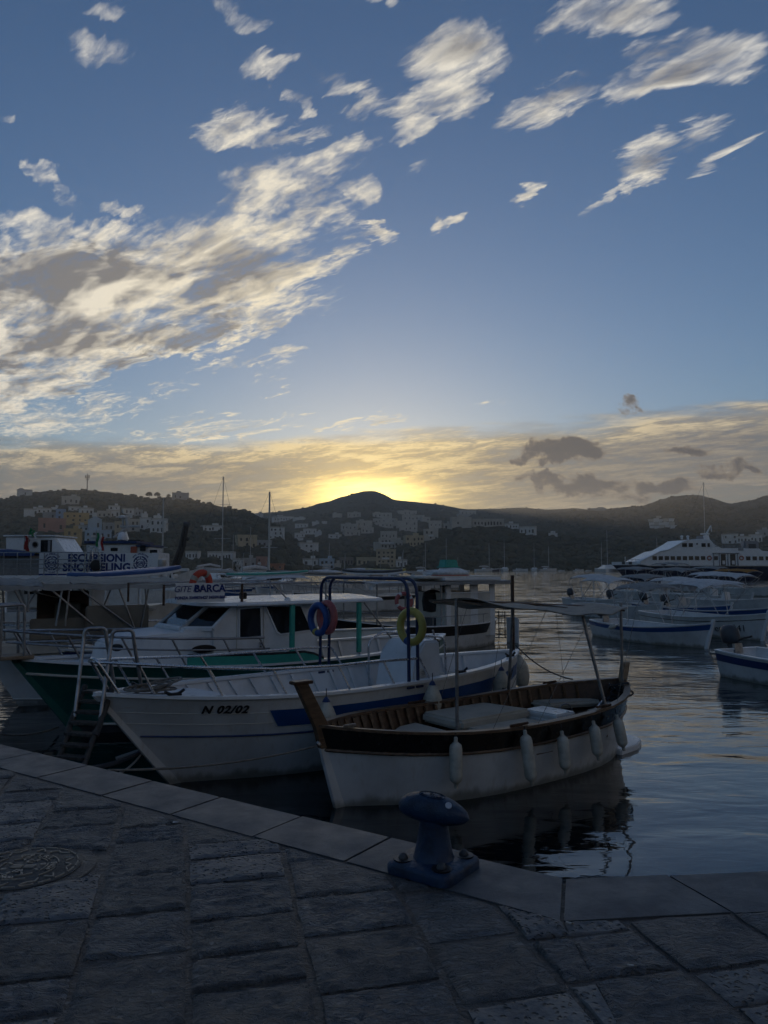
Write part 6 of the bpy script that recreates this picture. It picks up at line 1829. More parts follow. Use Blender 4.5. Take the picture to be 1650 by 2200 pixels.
def trawler():
    D = 46.0; o = at_d(285, 1300, D); o.z = 0
    t = thing('trawler', 'white trawler with blue roof and tripod mast behind the banner', 'boat', o)
    def Q(px, row, dd=0.0): return at_d(px, row, D + dd) - o
    x0, x1 = Q(200, 1200).x, Q(352, 1200).x
    rg = []
    for (x, w, zz) in ((x0 - 2.5, 1.6, 1.6), (x0, 2.0, 1.5), (x1 - 1, 2.0, 1.6), (x1 + .8, 1.4, 2.0), (x1 + 2.0, .08, 2.5)):
        rg.append([(x, 1.6 - w, zz), (x - .4, 1.6 - w * .85, -.4), (x - .4, 1.6 + w * .85, -.4), (x, 1.6 + w, zz)])
    MB().loft(rg, caps=True).build('hull', 'white', t, smooth=40)
    zb = 1.5; zr = Q(280, 1168).z
    MB().loft([[(Q(222, 0).x, 0, zb), (Q(330, 0).x, 0, zb), (Q(330, 0).x, 3, zb), (Q(222, 0).x, 3, zb)], [(Q(216, 0).x, 0, zr), (Q(318, 0).x, 0, zr), (Q(318, 0).x, 3, zr), (Q(216, 0).x, 3, zr)]], caps=True).build('wheelhouse', 'white', t, bevel=.05)
    MB().box((Q(268, 0).x, 1.5, zr + .08), (Q(322, 0).x - Q(214, 0).x, 3.4, .16)).build('roof', 'blue_deep', t, bevel=.03)
    MB().loft([[(Q(318, 0).x, .2, zb), (Q(340, 0).x, .2, zb), (Q(340, 0).x, 2.8, zb), (Q(318, 0).x, 2.8, zb)], [(Q(316, 0).x, .2, zr - .2), (Q(344, 0).x, .2, zr - .2), (Q(344, 0).x, 2.8, zr - .2), (Q(316, 0).x, 2.8, zr - .2)]], caps=True).build('bridge_wing', 'white_fresh', t, bevel=.04)
    MB().box((Q(331, 0).x, 1.5, zr - .12), (Q(347, 0).x - Q(315, 0).x, 2.9, .14)).build('wing_roof', 'blue_deep', t, bevel=.03)
    for (pa, ra, pb, rb, m_) in ((238, 1177, 253, 1184, 'pane'), (281, 1174, 294, 1188, 'rust_red'), (301, 1171, 313, 1184, 'pane'), (320, 1181, 336, 1190, 'pane')):
        a, b = Q(pa, ra), Q(pb, rb); MB().box(((a.x + b.x) / 2, -.02 if pa < 318 else .17, (a.z + b.z) / 2), (b.x - a.x, .07, a.z - b.z)).build('window' if m_ == 'pane' else 'door', m_, t, bevel=.02)
    MB().loft([[(Q(268, 0).x, 1.2, zr + .1), (Q(286, 0).x, 1.2, zr + .1), (Q(286, 0).x, 1.8, zr + .1), (Q(268, 0).x, 1.8, zr + .1)], [(Q(272, 0).x, 1.4, Q(0, 1135).z), (Q(279, 0).x, 1.4, Q(0, 1135).z), (Q(279, 0).x, 1.6, Q(0, 1135).z), (Q(272, 0).x, 1.6, Q(0, 1135).z)]], caps=True).build('mast_base', 'white_fresh', t)
    m0 = Q(268, 1120)
    MB().tube([Q(276, 1140, 1.5), Q(270, 1108, 1.5)], .09, 7).build('mast', 'mast', t)
    MB().tube([Q(264, 1110, 1.5), Q(264, 1135, 1.5)], .06, 6).build('aerial', 'mast', t)
    MB().tube([Q(236, 1183, 1.0), Q(276, 1132, 1.5)], .07, 6).build('boom', 'mast', t)
    MB().tube([Q(243, 1155, 1.0), Q(276, 1131, 1.5)], .06, 6).build('boom', 'mast', t)
    MB().tube([Q(258, 1131, 1.5), Q(301, 1131, 1.5)], .07, 6).build('yard', 'mast', t)
    MB().lathe([(.25, 0), (.28, .1), (.1, .16)], 14, c=Q(264, 1113, 1.5)).build('radar', 'white_fresh', t, smooth=50)
    MB().lathe([(.3, 0), (.3, .2), (.22, .4), (.05, .5)], 14, c=Q(263, 1160, 1.2)).build('radome', 'white_fresh', t, smooth=50)
    MB().box(Q(292, 1165, 1.5), (.9, .9, .3)).build('raft_canister', 'black', t, bevel=.08)
    # gallows posts on the neighbouring deck
    g = thing('net_gallows', 'two dark slanted timber posts rising beside the trawler', 'posts', at_d(388, 1230, 50))
    gb = at_d(388, 1230, 50)
    for (a, b, r_) in (((370, 1222), (397, 1127), .15), ((380, 1220), (403, 1126), .13)):
        MB().tube([at_d(*a, 50) - gb, (at_d(*a, 50).lerp(at_d(*b, 50), .5)) - gb + Vector((.12, 0, 0)), at_d(*b, 50) - gb], r_, 8, r2=r_ * .7).build('post', 'weathered', g, smooth=60)
    MB().tube([at_d(392, 1150, 50) - gb, at_d(405, 1160, 50) - gb], .1, 6).build('cross_piece', 'weathered', g)
    MB().tube([at_d(395, 1126, 50) - gb, at_d(406, 1128, 50) - gb], .16, 6).build('head_block', 'dark_grey', g)
trawler()

def black_dog():
    "sitting dog, one continuous skin over a jointed skeleton"
    p = DOG[0]
    J = {'hip': (-.11, 0, .12, .085), 'sp': (-.06, 0, .22, .085), 'ch': (.03, 0, .33, .085), 'nk': (.06, 0, .43, .055), 'hd': (.09, 0, .51, .058), 'mz': (.16, 0, .505, .032), 'ns': (.20, 0, .50, .022),
         'el': (.07, .05, .22, .035), 'wl': (.09, .055, .10, .024), 'pl': (.10, .055, .02, .026), 'er': (.07, -.05, .22, .035), 'wr': (.09, -.055, .10, .024), 'pr': (.10, -.055, .02, .026),
         'kl': (.0, .08, .13, .05), 'hl': (-.10, .085, .05, .03), 'fl': (.0, .09, .02, .024), 'kr': (.0, -.08, .13, .05), 'hr': (-.10, -.085, .05, .03), 'fr': (.0, -.09, .02, .024),
         't1': (-.19, 0, .06, .028), 't2': (-.28, .03, .03, .018), 'e1': (.07, .04, .565, .018), 'e2': (.065, .05, .61, .008), 'e3': (.07, -.04, .565, .018), 'e4': (.065, -.05, .61, .008)}
    E = [('hip', 'sp'), ('sp', 'ch'), ('ch', 'nk'), ('nk', 'hd'), ('hd', 'mz'), ('mz', 'ns'), ('ch', 'el'), ('el', 'wl'), ('wl', 'pl'), ('ch', 'er'), ('er', 'wr'), ('wr', 'pr'), ('hip', 'kl'), ('kl', 'hl'), ('hl', 'fl'), ('hip', 'kr'), ('kr', 'hr'), ('hr', 'fr'), ('hip', 't1'), ('t1', 't2'), ('hd', 'e1'), ('e1', 'e2'), ('hd', 'e3'), ('e3', 'e4')]
    ks = list(J); me = bpy.data.meshes.new('dog'); me.from_pydata([J[k][:3] for k in ks], [(ks.index(a), ks.index(b)) for a, b in E], [])
    o = bpy.data.objects.new('dog', me); COL.objects.link(o)
    md = o.modifiers.new('skin', 'SKIN')
    me.skin_vertices  # layer made by the modifier
    if not me.skin_vertices: 
        bm = bmesh.new(); bm.from_mesh(me); bm.verts.layers.skin.verify(); bm.to_mesh(me); bm.free()
    for i, k in enumerate(ks):
        r = J[k][3]; me.skin_vertices[0].data[i].radius = (r, r); me.skin_vertices[0].data[i].use_root = (k == 'hip')
    sb = o.modifiers.new('smooth', 'SUBSURF'); sb.levels = 1; sb.render_levels = 2
    me.materials.append(MATS['black'])
    o.location = p; o.rotation_euler = (0, 0, R(-12))
    tag(o, 'black dog sitting between the banner boat and the orange lifebuoy', 'dog')
black_dog()

# ---------------------------------------------------------------- Santiago: dark-railed boat with wheelhouse, centre
def wheelhouse_boat():
    bow = on_z(688, 1332, 1.0); st = on_z(1066, 1334, .72)
    c, rz, L, W = frame_of(bow, st); M = mat_of(c, rz)
    H = Hull(L, 2.5, 1.08, .74, .78, rake_b=.7, rake_s=.1, draft=.25, tm=.48, full=2.6)
    t = thing('fishing_boat', 'white fishing boat with black rail band, wheelhouse and flat white awning', 'boat', c, rz)
    P = lambda px, row, y: onside(W, px, row, y)
    hull_band(H, 0, .70, 'hull', 'white', t, 6); hull_band(H, .70, 1, 'upper_strake', 'black', t, 3, out=.006)
    gunwale(H, .12, .03, 'gunwale', 'white_fresh', t); inner_skin(H, .3, 'bulwark', 'white_in', t); level(H, .3, 'sole', 'deck_teak', t)
    stem(H, .07, 'cutwater', 'white', t)
    hull_text(H, t, 'Santiago', .80, .56, .30, 'dark_grey', shear=.25)
    hull_text(H, t, '2 GT 63', .80, .36, .20, 'dark_grey', shear=.1)
    # wheelhouse
    y = .8; a, b = P(958, 1248, y), P(1062, 1335, y)
    zr = a.z; z0 = .35
    for yy in (y, -y):
        sd = 1 if yy > 0 else -1
        for (pa, pb) in ((958, 968), (1010, 1026), (1052, 1062)):
            xa, xb = P(pa, 1300, y).x, P(pb, 1300, y).x
            MB().box(((xa + xb) / 2, yy, (z0 + zr) / 2), (abs(xa - xb), .05, zr - z0)).build('pillar', 'white_in', t)
        xa, xb = P(958, 1300, y).x, P(1062, 1300, y).x; zs = P(1000, 1273, y).z
        MB().box(((xa + xb) / 2, yy, (z0 + zs) / 2), (abs(xa - xb), .04, zs - z0)).build('side_panel', 'cream', t)
        MB().box(((xa + xb) / 2, yy + .02 * sd, zs), (abs(xa - xb), .06, .04)).build('sill', 'white_fresh', t)
    for xx in (P(958, 1300, y).x, P(1062, 1300, y).x):
        MB().box((xx, 0, (z0 + zs) / 2), (.05, 1.6, zs - z0)).build('end_panel', 'cream', t)
    xm = (P(958, 1300, y).x + P(1062, 1300, y).x) / 2; ln = abs(P(958, 1300, y).x - P(1062, 1300, y).x)
    MB().box((xm, 0, zr + .05), (ln + .35, 1.95, .10)).build('roof', 'white_fresh', t, bevel=.025)
    r2 = P(1000, 1236, .6).z; MB().box((xm + .3, 0, r2 - .05), (ln + 1.2, 1.7, .07)).build('roof_rack', 'cream', t, bevel=.02)
    for sx in (-.45, .45):
        for yy in (-.7, .7): MB().tube([(xm + .3 + sx * ln, yy, zr + .08), (xm + .3 + sx * ln, yy, r2 - .05)], .02, 5).build('rack_leg', 'steel_dull', t)
    # long awning over the foredeck, to the tall stern post
    xa, xb = P(806, 1254, .9).x, P(1094, 1250, .9).x; za = P(950, 1252, .9).z
    rows = [[(lerp(xa, xb, i / 14), yy, za + .05 - .05 * abs(yy) - .02 * abs(sin(i * 1.1)) + .05 * i / 14) for yy in (-1.05, -.5, 0, .5, 1.05)] for i in range(15)]
    mb = MB().loft(rows, cu=False); mb.loft([[(x, yy, z - .015) for x, yy, z in r] for r in rows], cu=False)
    aw = mb.build('awning', 'canvas_white', t, smooth=60)
    vb = MB(); vb.loft([[(lerp(xa, xb, i / 20), 1.06, za + .02 + .03 * i / 20) for i in range(21)], [(lerp(xa, xb, i / 20), 1.07, za - .07 - .025 * abs(sin(i * 1.9)) + .03 * i / 20) for i in range(21)]], cu=False); vb.build('scalloped_edge', 'canvas_grey', aw)
    for x in (xa, lerp(xa, xb, .45), xb):
        for yy in (-1.0, 1.0):
            zz = max(H.sheer(min(max(H.x_t(x), 0), 1)), .7)
            MB().tube([(x, yy if x > -L / 2 else yy * .2, zz), (x, yy, za)], .028, 6).build('awning_post', 'dark_grey' if x == xb else 'steel_dull', t)
    # dark round cowl, rails and stern gear
    q = P(930, 1292, 0); MB().lathe([(.05, -.36), (.32, -.30), (.36, 0), (.32, .26), (.15, .36), (.02, .38)], 16, c=(q.x, 0, q.z)).build('net_drum', 'rubber', t, smooth=50)
    MB().box((q.x, 0, .62), (.5, .6, .64)).build('drum_stand', 'dark_grey', t)
    for sd in (1, -1):
        pts = [H.p(tt, 1, sd, .06) + Vector((0, 0, .30)) for tt in (.02, .15, .3, .45, .6, .75, .9)]
        rail(t, pts, [(H.p(tt, 1, sd, .06), H.p(tt, 1, sd, .06) + Vector((0, 0, .30))) for tt in (.05, .2, .36, .52, .68, .84)], .014, 'steel_dull')
    p = H.p(0, 1); 
    for yy in (-.16, .16): MB().tube([(p.x - .25, yy, .15), (p.x - .25, yy, 1.05)], .02, 6).build('stern_ladder_rail', 'dark_grey', t)
    for k in range(4): MB().tube([(p.x - .25, -.16, .25 + .2 * k), (p.x - .25, .16, .25 + .2 * k)], .014, 5).build('stern_ladder_rung', 'dark_grey', t)
    MB().box((p.x - .42, .35, .42), (.06, .60, .85)).build('rudder_blade', 'white_fresh', t, bevel=.02)
    # dinghy and tub on the roof
    q = M @ Vector((xm + .35, .2, r2 - .01))
    dg = thing('dinghy', 'small white upturned dinghy on the wheelhouse roof', 'dinghy', q, rz + .05)
    rg = []
    for i in range(9):
        u = i / 8; w_ = .36 * (sin(pi * min(.12 + u * .8, 1))) ** .6; h_ = .27 * (sin(pi * min(.15 + u * .75, 1))) ** .7
        rg.append([(lerp(-.62, .62, u), w_ * cos(k * pi / 8), h_ * sin(k * pi / 8) ** .8 if 0 < k < 8 else 0) for k in range(9)])
    MB().loft(rg, caps=True, cu=False).build('shell', 'white', dg, smooth=60)
    MB().tube([r[0] for r in rg] + [r[8] for r in rg[::-1]], .03, 6, closed=True).build('rim', 'rust_red', dg, smooth=60)
    tb = thing('plastic_tub', 'turquoise slatted tub upside down on the white dinghy', 'tub', q + Vector((-.05, .1, .26)), rz)
    MB().loft([[(-.27 * s_, -.2 * s_, 0), (.27 * s_, -.2 * s_, 0), (.27 * s_, .2 * s_, 0), (-.27 * s_, .2 * s_, 0)] if z == 0 else [(-.27 * s_, -.2 * s_, z), (.27 * s_, -.2 * s_, z), (.27 * s_, .2 * s_, z), (-.27 * s_, .2 * s_, z)] for s_, z in ((1.0, 0), (.84, .25))], caps=True).build('tub', 'teal', tb, bevel=.02)
    MB().box((0, 0, .012), (.60, .46, .03)).build('tub_rim', 'teal', tb)
wheelhouse_boat()

# ---------------------------------------------------------------- boats in the middle distance
def middle_boats():
    G = 'boats crowded in the middle distance'
    D0 = (-.80, -.60)
    spec = [  # bow px, row, length, band, cover, label
        (470, 1312, 7.0, 'blue', 'canvas_white', 'white launch with covers just behind the lifebuoy roof'),
        (560, 1300, 7.0, None, 'canvas_beige', 'beige covered launch behind the roof rail of the cabin boat'),
        (640, 1318, 7.5, 'black', 'canvas_beige', 'dark banded launch with beige awning behind the blue arches'),
        (720, 1296, 6.5, None, 'canvas_grey', 'grey covered launch behind the pink life ring'),
        (420, 1286, 7.0, 'blue', 'canvas_white', 'white launch left of the tall bare mast'),
        (610, 1280, 7.0, None, 'canvas_white', 'white launch in the second row behind the blue arches'),
        (520, 1272, 7.5, None, 'canvas_grey', 'grey covered launch in the rear rank, behind the cabin roof'),
        (700, 1268, 7.5, 'blue', 'canvas_white', 'white launch in the rear rank below the pale blue house'),
        (790, 1276, 7.5, None, 'canvas_beige', 'beige covered launch below the tall ochre house'),
        (370, 1268, 8.0, None, 'canvas_white', 'white launch beside the timber posts'),
        (880, 1266, 8.0, None, 'canvas_white', 'white launch in the rear rank left of the dinghy roof'),
        (330, 1296, 7.5, 'blue', 'canvas_beige', 'white launch between the banner boat and the cabin boat'),
    ]
    for k, (px, row, L, band, cv, lab) in enumerate(spec):
        small_boat(on_z(px, row, 0), (D0[0] + random.uniform(-.12, .12), D0[1]), L, lab, 2.3, 1.15, .85, .9, band, sun=cv, bz=(2.05, 2.2, 2.1, 2.3)[k % 4], bx=(-.36, .14), bw=2.0, transom=.75, group=G, console=k % 3 == 0, thw=3, rails=True)
    paddle_board(at_d(575, 1237, 30), R(12), 3.2, .7, 'teal', 'pale turquoise paddle board on a far canopy', tilt=R(-2))
    paddle_board(at_d(655, 1236, 34), R(4), 3.4, .7, 'tan_board', 'tan paddle board next to the turquoise one', tilt=R(2))
    paddle_board(at_d(800, 1234, 24), R(2), 1.9, .6, 'dark_grey', 'black paddle board half of a pair above the blue arch')
    paddle_board(at_d(828, 1233, 24.5), R(2), 1.3, .55, 'yellow', 'yellow paddle board above the blue arch')
    life_ring(at_d(868, 1292, 19), .19, .05, 'pink_red', 'canvas_white', 'red life ring on a strut beside the wheelhouse boat', Matrix.Rotation(R(15), 3, 'Z') @ Matrix.Rotation(R(85), 3, 'X'))
    # two small sign boards on the wheelhouse boat's awning
    for px, w_, lab in ((846, 24, 'left small white sign board over the long awning'), (922, 28, 'right small white sign board over the long awning')):
        p = at_d(px, 1238, 25.5); s_ = 25.5 / FPX
        t = thing('sign', lab, 'sign', (p.x, p.y, at_d(px, 1247, 25.5).z), 0, 'small sign boards')
        MB().box((0, 0, 12 * s_), (w_ * s_, .02, 13 * s_)).build('board', 'white_in', t)
        MB().box((0, -.014, 11 * s_), (w_ * s_ * .55, .006, .035)).build('print', 'grey', t)
        for sx in (-.4, .4): MB().tube([(w_ * s_ * sx, .02, -.4), (w_ * s_ * sx, .02, 17 * s_)], .015, 5).build('post', 'steel_dull', t)
middle_boats()

# ---------------------------------------------------------------- sailing boats with bare masts
def sail_boat(px, wrow, toprow, L, label, boom=True, hull='white', tilt=0, cat=False, depth=None, thick=1.0):
    p = on_z(px, wrow, 0) if depth is None else at_d(px, wrow, depth); p.z = 0
    D = p.y; s_ = D / FPX
    zt = proj_z(p, toprow)
    t = thing('sailing_boat' if not cat else 'catamaran', label, 'sailing boat', p, tilt, 'sailing boats with bare masts')
    rg = []
    def hullat(yo, B):
        rg = []
        for u, w_, zz in ((0, .62, .95), (.25, .95, .9), (.5, 1, .92), (.75, .75, 1.0), (.92, .3, 1.1), (1, .03, 1.15)):
            x = lerp(-L / 2, L / 2, u); rg.append([(x, yo + B / 2 * w_, zz * L / 10), (x, yo + B / 2 * w_ * .8, -.2), (x, yo - B / 2 * w_ * .8, -.2), (x, yo - B / 2 * w_, zz * L / 10)])
        return MB().loft(rg, caps=True)
    if cat:
        for yo in (-L * .22, L * .22): hullat(yo, L * .16).build('hull', hull, t, smooth=40)
        MB().loft([[(-L * .38, -L * .25, L * .09), (L * .2, -L * .25, L * .09), (L * .2, L * .25, L * .09), (-L * .38, L * .25, L * .09)], [(-L * .33, -L * .2, L * .2), (L * .06, -L * .16, L * .2), (L * .06, L * .16, L * .2), (-L * .33, L * .2, L * .2)]], caps=True).build('saloon', 'white_fresh', t, bevel=.1)
        MB().box((-L * .10, 0, L * .16), (L * .40, L * .40, L * .035)).build('saloon_window', 'pane', t)
    else:
        hullat(0, L * .3).build('hull', hull, t, smooth=40)
        MB().loft([[(-L * .2, -L * .1, L * .09), (L * .22, -L * .07, L * .09), (L * .22, L * .07, L * .09), (-L * .2, L * .1, L * .09)], [(-L * .18, -L * .085, L * .14), (L * .12, -L * .05, L * .13), (L * .12, L * .05, L * .13), (-L * .18, L * .085, L * .14)]], caps=True).build('cabin', 'white_fresh', t, bevel=.04)
        MB().box((-L * .02, 0, L * .115), (L * .22, L * .188, L * .018)).build('cabin_window', 'pane', t)
    r_ = max(.075, .55 * s_ * 1.1) * thick
    MB().tube([(L * .06, 0, L * .08), (L * .06, 0, zt)], r_, 8, r2=r_ * .7).build('mast', 'mast', t, smooth=60)
    for f in (.45, .75):
        if zt > 6: MB().tube([(L * .06, -L * .07, zt * f), (L * .06, L * .07, zt * f)], r_ * .35, 5).build('spreader', 'mast', t)
    if boom:
        MB().tube([(L * .05, 0, L * .17), (-L * .36, 0, L * .18)], r_ * .9, 6).build('boom', 'mast', t)
        MB().tube([(L * .02, 0, L * .19), (-L * .15, 0, L * .205), (-L * .34, 0, L * .19)], r_ * 1.5, 6).build('furled_sail', 'canvas_white', t)
    w2 = max(.012, .16 * s_)
    MB().tube([(L * .06, 0, zt), (L * .49, 0, L * .12)], w2, 4).build('forestay', 'rope_dark', t)
    MB().tube([(L * .06, 0, zt), (-L * .49, 0, L * .1)], w2, 4).build('backstay', 'rope_dark', t)
    return t
for a in (
    (569, 1262, 1055, 12, 'near sailing yacht with the thick grey mast left of the sunset', True, R(70), 70.0, 1.5), (469, 1258, 1022, 13, 'sailing yacht with the tallest slim mast at left centre', True, R(75), 80.0, 1.0),
    (338, 1256, 1068, 11, 'sailing yacht whose pale mast crosses the white terrace', True, R(60), 85.0, 1.4), (498, 1240, 1148, 9, 'small yacht with short mast left of the ochre villa', True, R(80), None, 1),
    (535, 1236, 1132, 10, 'small yacht whose mast stands before the ochre villa', True, R(70), None, 1), (705, 1232, 1166, 9, 'small yacht before the pale blue square house', True, R(60), None, 1),
    (911, 1235, 1166, 10, 'yacht with raised boom right of the tall ochre house', True, R(50), None, 1), (956, 1230, 1156, 11, 'yacht with bare mast left of the turquoise tub', False, R(40), None, 1),
    (1048, 1228, 1166, 11, 'leftmost yacht anchored under the cliff', True, R(20), None, 1), (1084, 1227, 1158, 12, 'second yacht anchored under the cliff, end on', False, R(85), None, 1),
    (1148, 1227, 1167, 11, 'third yacht anchored under the cliff', True, R(80), None, 1), (1177, 1227, 1173, 10, 'fourth yacht anchored under the cliff, with slanting stay', True, R(30), None, 1),
    (1292, 1228, 1163, 11, 'yacht half hidden behind the catamaran', False, R(60), None, 1), (1409, 1228, 1155, 12, 'yacht behind the ferry bow', False, R(10), None, 1),
    (1508, 1232, 1036, 16, 'yacht with the tall pale mast rising over the ferry', False, R(5), 175.0, 1.5)):
    sail_boat(a[0], a[1], a[2], a[3], a[4], a[5], tilt=a[6], depth=a[7], thick=a[8])
sail_boat(1307, 1229, 1138, 13, 'white catamaran seen end on beside the ferry bow', True, tilt=R(95), cat=True)
def motor_yacht(px, wrow, wpx, label, mat='white', rz=0.0):
    p = on_z(px, wrow, 0); s_ = p.y / FPX; L = wpx * s_
    t = thing('motor_yacht', label, 'boat', p, rz, 'motor boats under the far cliff')
    rg = []
    for u, w_, zz in ((0, .8, .10), (.4, 1, .11), (.75, .75, .14), (1, .04, .17)):
        x = lerp(-L / 2, L / 2, u); rg.append([(x, L * .13 * w_, zz * L), (x, L * .1 * w_, -.2), (x, -L * .1 * w_, -.2), (x, -L * .13 * w_, zz * L)])
    MB().loft(rg, caps=True).build('hull', mat, t, smooth=40)
    MB().loft([[(-L * .3, -L * .1, L * .1), (L * .25, -L * .08, L * .1), (L * .25, L * .08, L * .1), (-L * .3, L * .1, L * .1)], [(-L * .28, -L * .08, L * .2), (L * .05, -L * .07, L * .2), (L * .05, L * .07, L * .2), (-L * .28, L * .08, L * .2)]], caps=True).build('cabin', 'white_fresh', t)
    MB().box((-L * .05, 0, L * .155), (L * .36, L * .19, L * .035)).build('cabin_window', 'pane', t)
for a in ((1058, 1228, 32, 'dark flybridge motor yacht under the cliff', 'navy'), (1118, 1227, 32, 'low motor yacht between the anchored yachts'), (1243, 1227, 24, 'small motor boat left of the catamaran'), (1264, 1227, 14, 'tiny motor boat beside the catamaran'), (1206, 1227, 14, 'tiny white boat right of the anchored yachts'), (1000, 1228, 20, 'small motor boat under the turquoise tub'), (760, 1232, 30, 'white motor boat on the shore before the concrete frame'), (640, 1236, 40, 'white motor yacht on the waterfront below the stepped house'), (430, 1240, 44, 'white motor yacht below the long harbour building')):
    motor_yacht(*a, rz=random.uniform(-.4, .4))

# ---------------------------------------------------------------- the ferry
def ferry():
    D = 140.0; o = at_d(1500, 1245, D); o.z = 0
    t = thing('ferry', 'large white and navy passenger ferry with a row of square windows', 'ferry', o)
    def Q(px, row, dd=0.0): return at_d(px, row, D + dd) - o
    yw = 9.0
    X = lambda px: Q(px, 1200).x
    Z = lambda row: Q(1500, row).z
    zg = Z(1214)
    # dark hull with raked bow on the left
    rg = []
    for (px, w_, top) in ((1331, .02, 1213), (1350, .30, 1214), (1385, .62, 1215), (1430, .86, 1216), (1500, 1, 1217), (1900, 1, 1217)):
        x = X(px); xr = X(px + max(0, 34 * (1 - (px - 1331) / 120)))
        rg.append([(x, yw / 2 - yw / 2 * w_, Z(top)), (xr, yw / 2 - yw / 2 * w_ * .75, -.5), (xr, yw / 2 + yw / 2 * w_ * .75, -.5), (x, yw / 2 + yw / 2 * w_, Z(top))])
    MB().loft(rg, caps=True).build('hull', 'navy', t, smooth=40)
    # white bulwark strip at the bow
    rg = []
    for (px, w_, top) in ((1330, .02, 1207), (1350, .31, 1207), (1385, .63, 1206), (1430, .87, 1205), (1480, 1.0, 1204)):
        x = X(px); rg.append([(x, yw / 2 - yw / 2 * w_, Z(top)), (x, yw / 2 - yw / 2 * w_, zg), (x, yw / 2 + yw / 2 * w_, zg), (x, yw / 2 + yw / 2 * w_, Z(top))])
    MB().loft(rg, caps=True).build('bow_bulwark', 'white_fresh', t, smooth=40)
    # superstructure: side outline pushed across the ship
    side = [(1376, 1206), (1376, 1213), (1395, 1216.5), (1900, 1216.5), (1900, 1184), (1640, 1184), (1632, 1178), (1552, 1178), (1540, 1172), (1525, 1158), (1500, 1158), (1472, 1160), (1464, 1166), (1443, 1178), (1435, 1182), (1420, 1184)]
    MB().slab([(Q(px, row).x, .12, Q(px, row).z) for px, row in side], (0, 1, 0), yw - .24).build('superstructure', 'white_fresh', t, bevel=.12, seg=1)
    wm = box_mesh('ferry_window', (.78, .10, .70))
    if not wm.materials: wm.materials.append(MATS['pane'])
    def win(px, row, m_=wm, sc=(1, 1, 1)):
        q = Q(px, row); w_ = bpy.data.objects.new('window', m_); COL.objects.link(w_); w_.parent = t; w_.location = (q.x, .10, q.z); w_.scale = sc
    for k in range(9): win(1407 + 13.0 * k, 1199)
    for px in (1608, 1622, 1636, 1650, 1664, 1678): win(px, 1199.5)
    win(1538, 1199, sc=(1.0, 1, 1.05))
    for (px, w_) in ((1471, 1.1), (1484.5, .95), (1512, .95), (1523, .55)): win(px, 1171, sc=(w_, 1, 1.0))
    q = Q(1498, 1168.5); MB().lathe([(.16, 0), (.16, .05)], 14, Matrix.Rotation(pi / 2, 3, 'X'), (q.x, .12, q.z)).build('porthole', 'pane', t)
    # embarkation doors in the side
    for (pa, pb) in ((1549, 1560), (1569, 1581)):
        a, b = Q(pa, 1190.5), Q(pb, 1215)
        dr = MB().box(((a.x + b.x) / 2, .11, (a.z + b.z) / 2), (b.x - a.x, .12, a.z - b.z)).build('doorway', 'pane', t)
        MB().box(((a.x + b.x) / 2 + .05, .03, b.z + .55), (.5, .03, .7)).build('inner_panel', 'white_in', dr)
    for px in (1533, 1545.5, 1564, 1585): 
        a, b = Q(px, 1189), Q(px, 1216); MB().box((a.x, .06, (a.z + b.z) / 2), (.16, .10, a.z - b.z)).build('door_post', 'grey', t)
    a, b = Q(1531, 1188.5), Q(1588, 1188.5); MB().box(((a.x + b.x) / 2, .02, a.z), (b.x - a.x, .25, .14)).build('door_canopy', 'grey', t)
    # lifebuoys on the side
    for px in (1524.5, 1593.5):
        q = Q(px, 1199); lb = MB().torus(.34, .10, 20, 8, Matrix.Rotation(pi / 2, 3, 'X'), (q.x, .06, q.z)).build('lifebuoy', 'rust_red', t, smooth=60)
        MB().box((q.x, .03, q.z), (.5, .03, .10)).build('bracket', 'white_fresh', lb)
    # bridge front edge trim, mast, radars, canister, vents
    MB().tube([Q(1376, 1206, .05), Q(1420, 1184, .05), Q(1436, 1181.5, .05), Q(1464, 1166, .05), Q(1480, 1160, .05)], .12, 6).build('front_edge', 'white_fresh', t)
    MB().loft([[(X(1521), 3.6, Z(1166)), (X(1548), 3.6, Z(1172)), (X(1548), 5.4, Z(1172)), (X(1521), 5.4, Z(1166))], [(X(1537), 4, Z(1148)), (X(1544), 4, Z(1148)), (X(1544), 5, Z(1148)), (X(1537), 5, Z(1148))]], caps=True).build('radar_mast', 'white_fresh', t)
    MB().tube([(X(1540), 4.5, Z(1148)), (X(1551), 4.5, Z(1127))], .22, 6, r2=.1).build('mast_arm', 'white_fresh', t)
    MB().box((X(1538), 4.5, Z(1145)), (1.3, 1.0, .25)).build('radar_platform', 'white_fresh', t)
    MB().tube([(X(1553), 4.5, Z(1140)), (X(1552), 4.5, Z(1126))], .08, 5).build('aerial', 'white_fresh', t)
    for px in (1474, 1487): 
        q = Q(px, 1158); MB().lathe([(.2, 0), (.2, .35), (.28, .45), (.26, .65), (.05, .75)], 12, c=(q.x, 2.0, q.z)).build('radome', 'white_fresh', t, smooth=50)
    for px in (1514, 1520): MB().box((X(px), 2.5, Z(1155)), (.6, .6, .7)).build('deck_light', 'grey', t, bevel=.05)
    a, b = Q(1600, 1162), Q(1633, 1184)
    MB().box(((a.x + b.x) / 2, 1.0, (a.z + b.z) / 2), (b.x - a.x, 1.6, a.z - b.z)).build('engine_casing', 'grey', t, bevel=.2, seg=2)
    MB().box((Q(1617, 1173).x, .16, Q(1617, 1173).z), (1.3, .08, .75)).build('louvre', 'dark_grey', t)
    MB().box((Q(1592, 1180).x, .09, Q(1592, 1180).z), (.95, .08, .5)).build('vent', 'grey', t)
    a, b = Q(1552, 1176), Q(1600, 1173)
    for row in (1172.5, 1175.5): MB().tube([Q(1552, row, .4), Q(1600, row, .4)], .035, 5).build('deck_rail', 'grey', t)
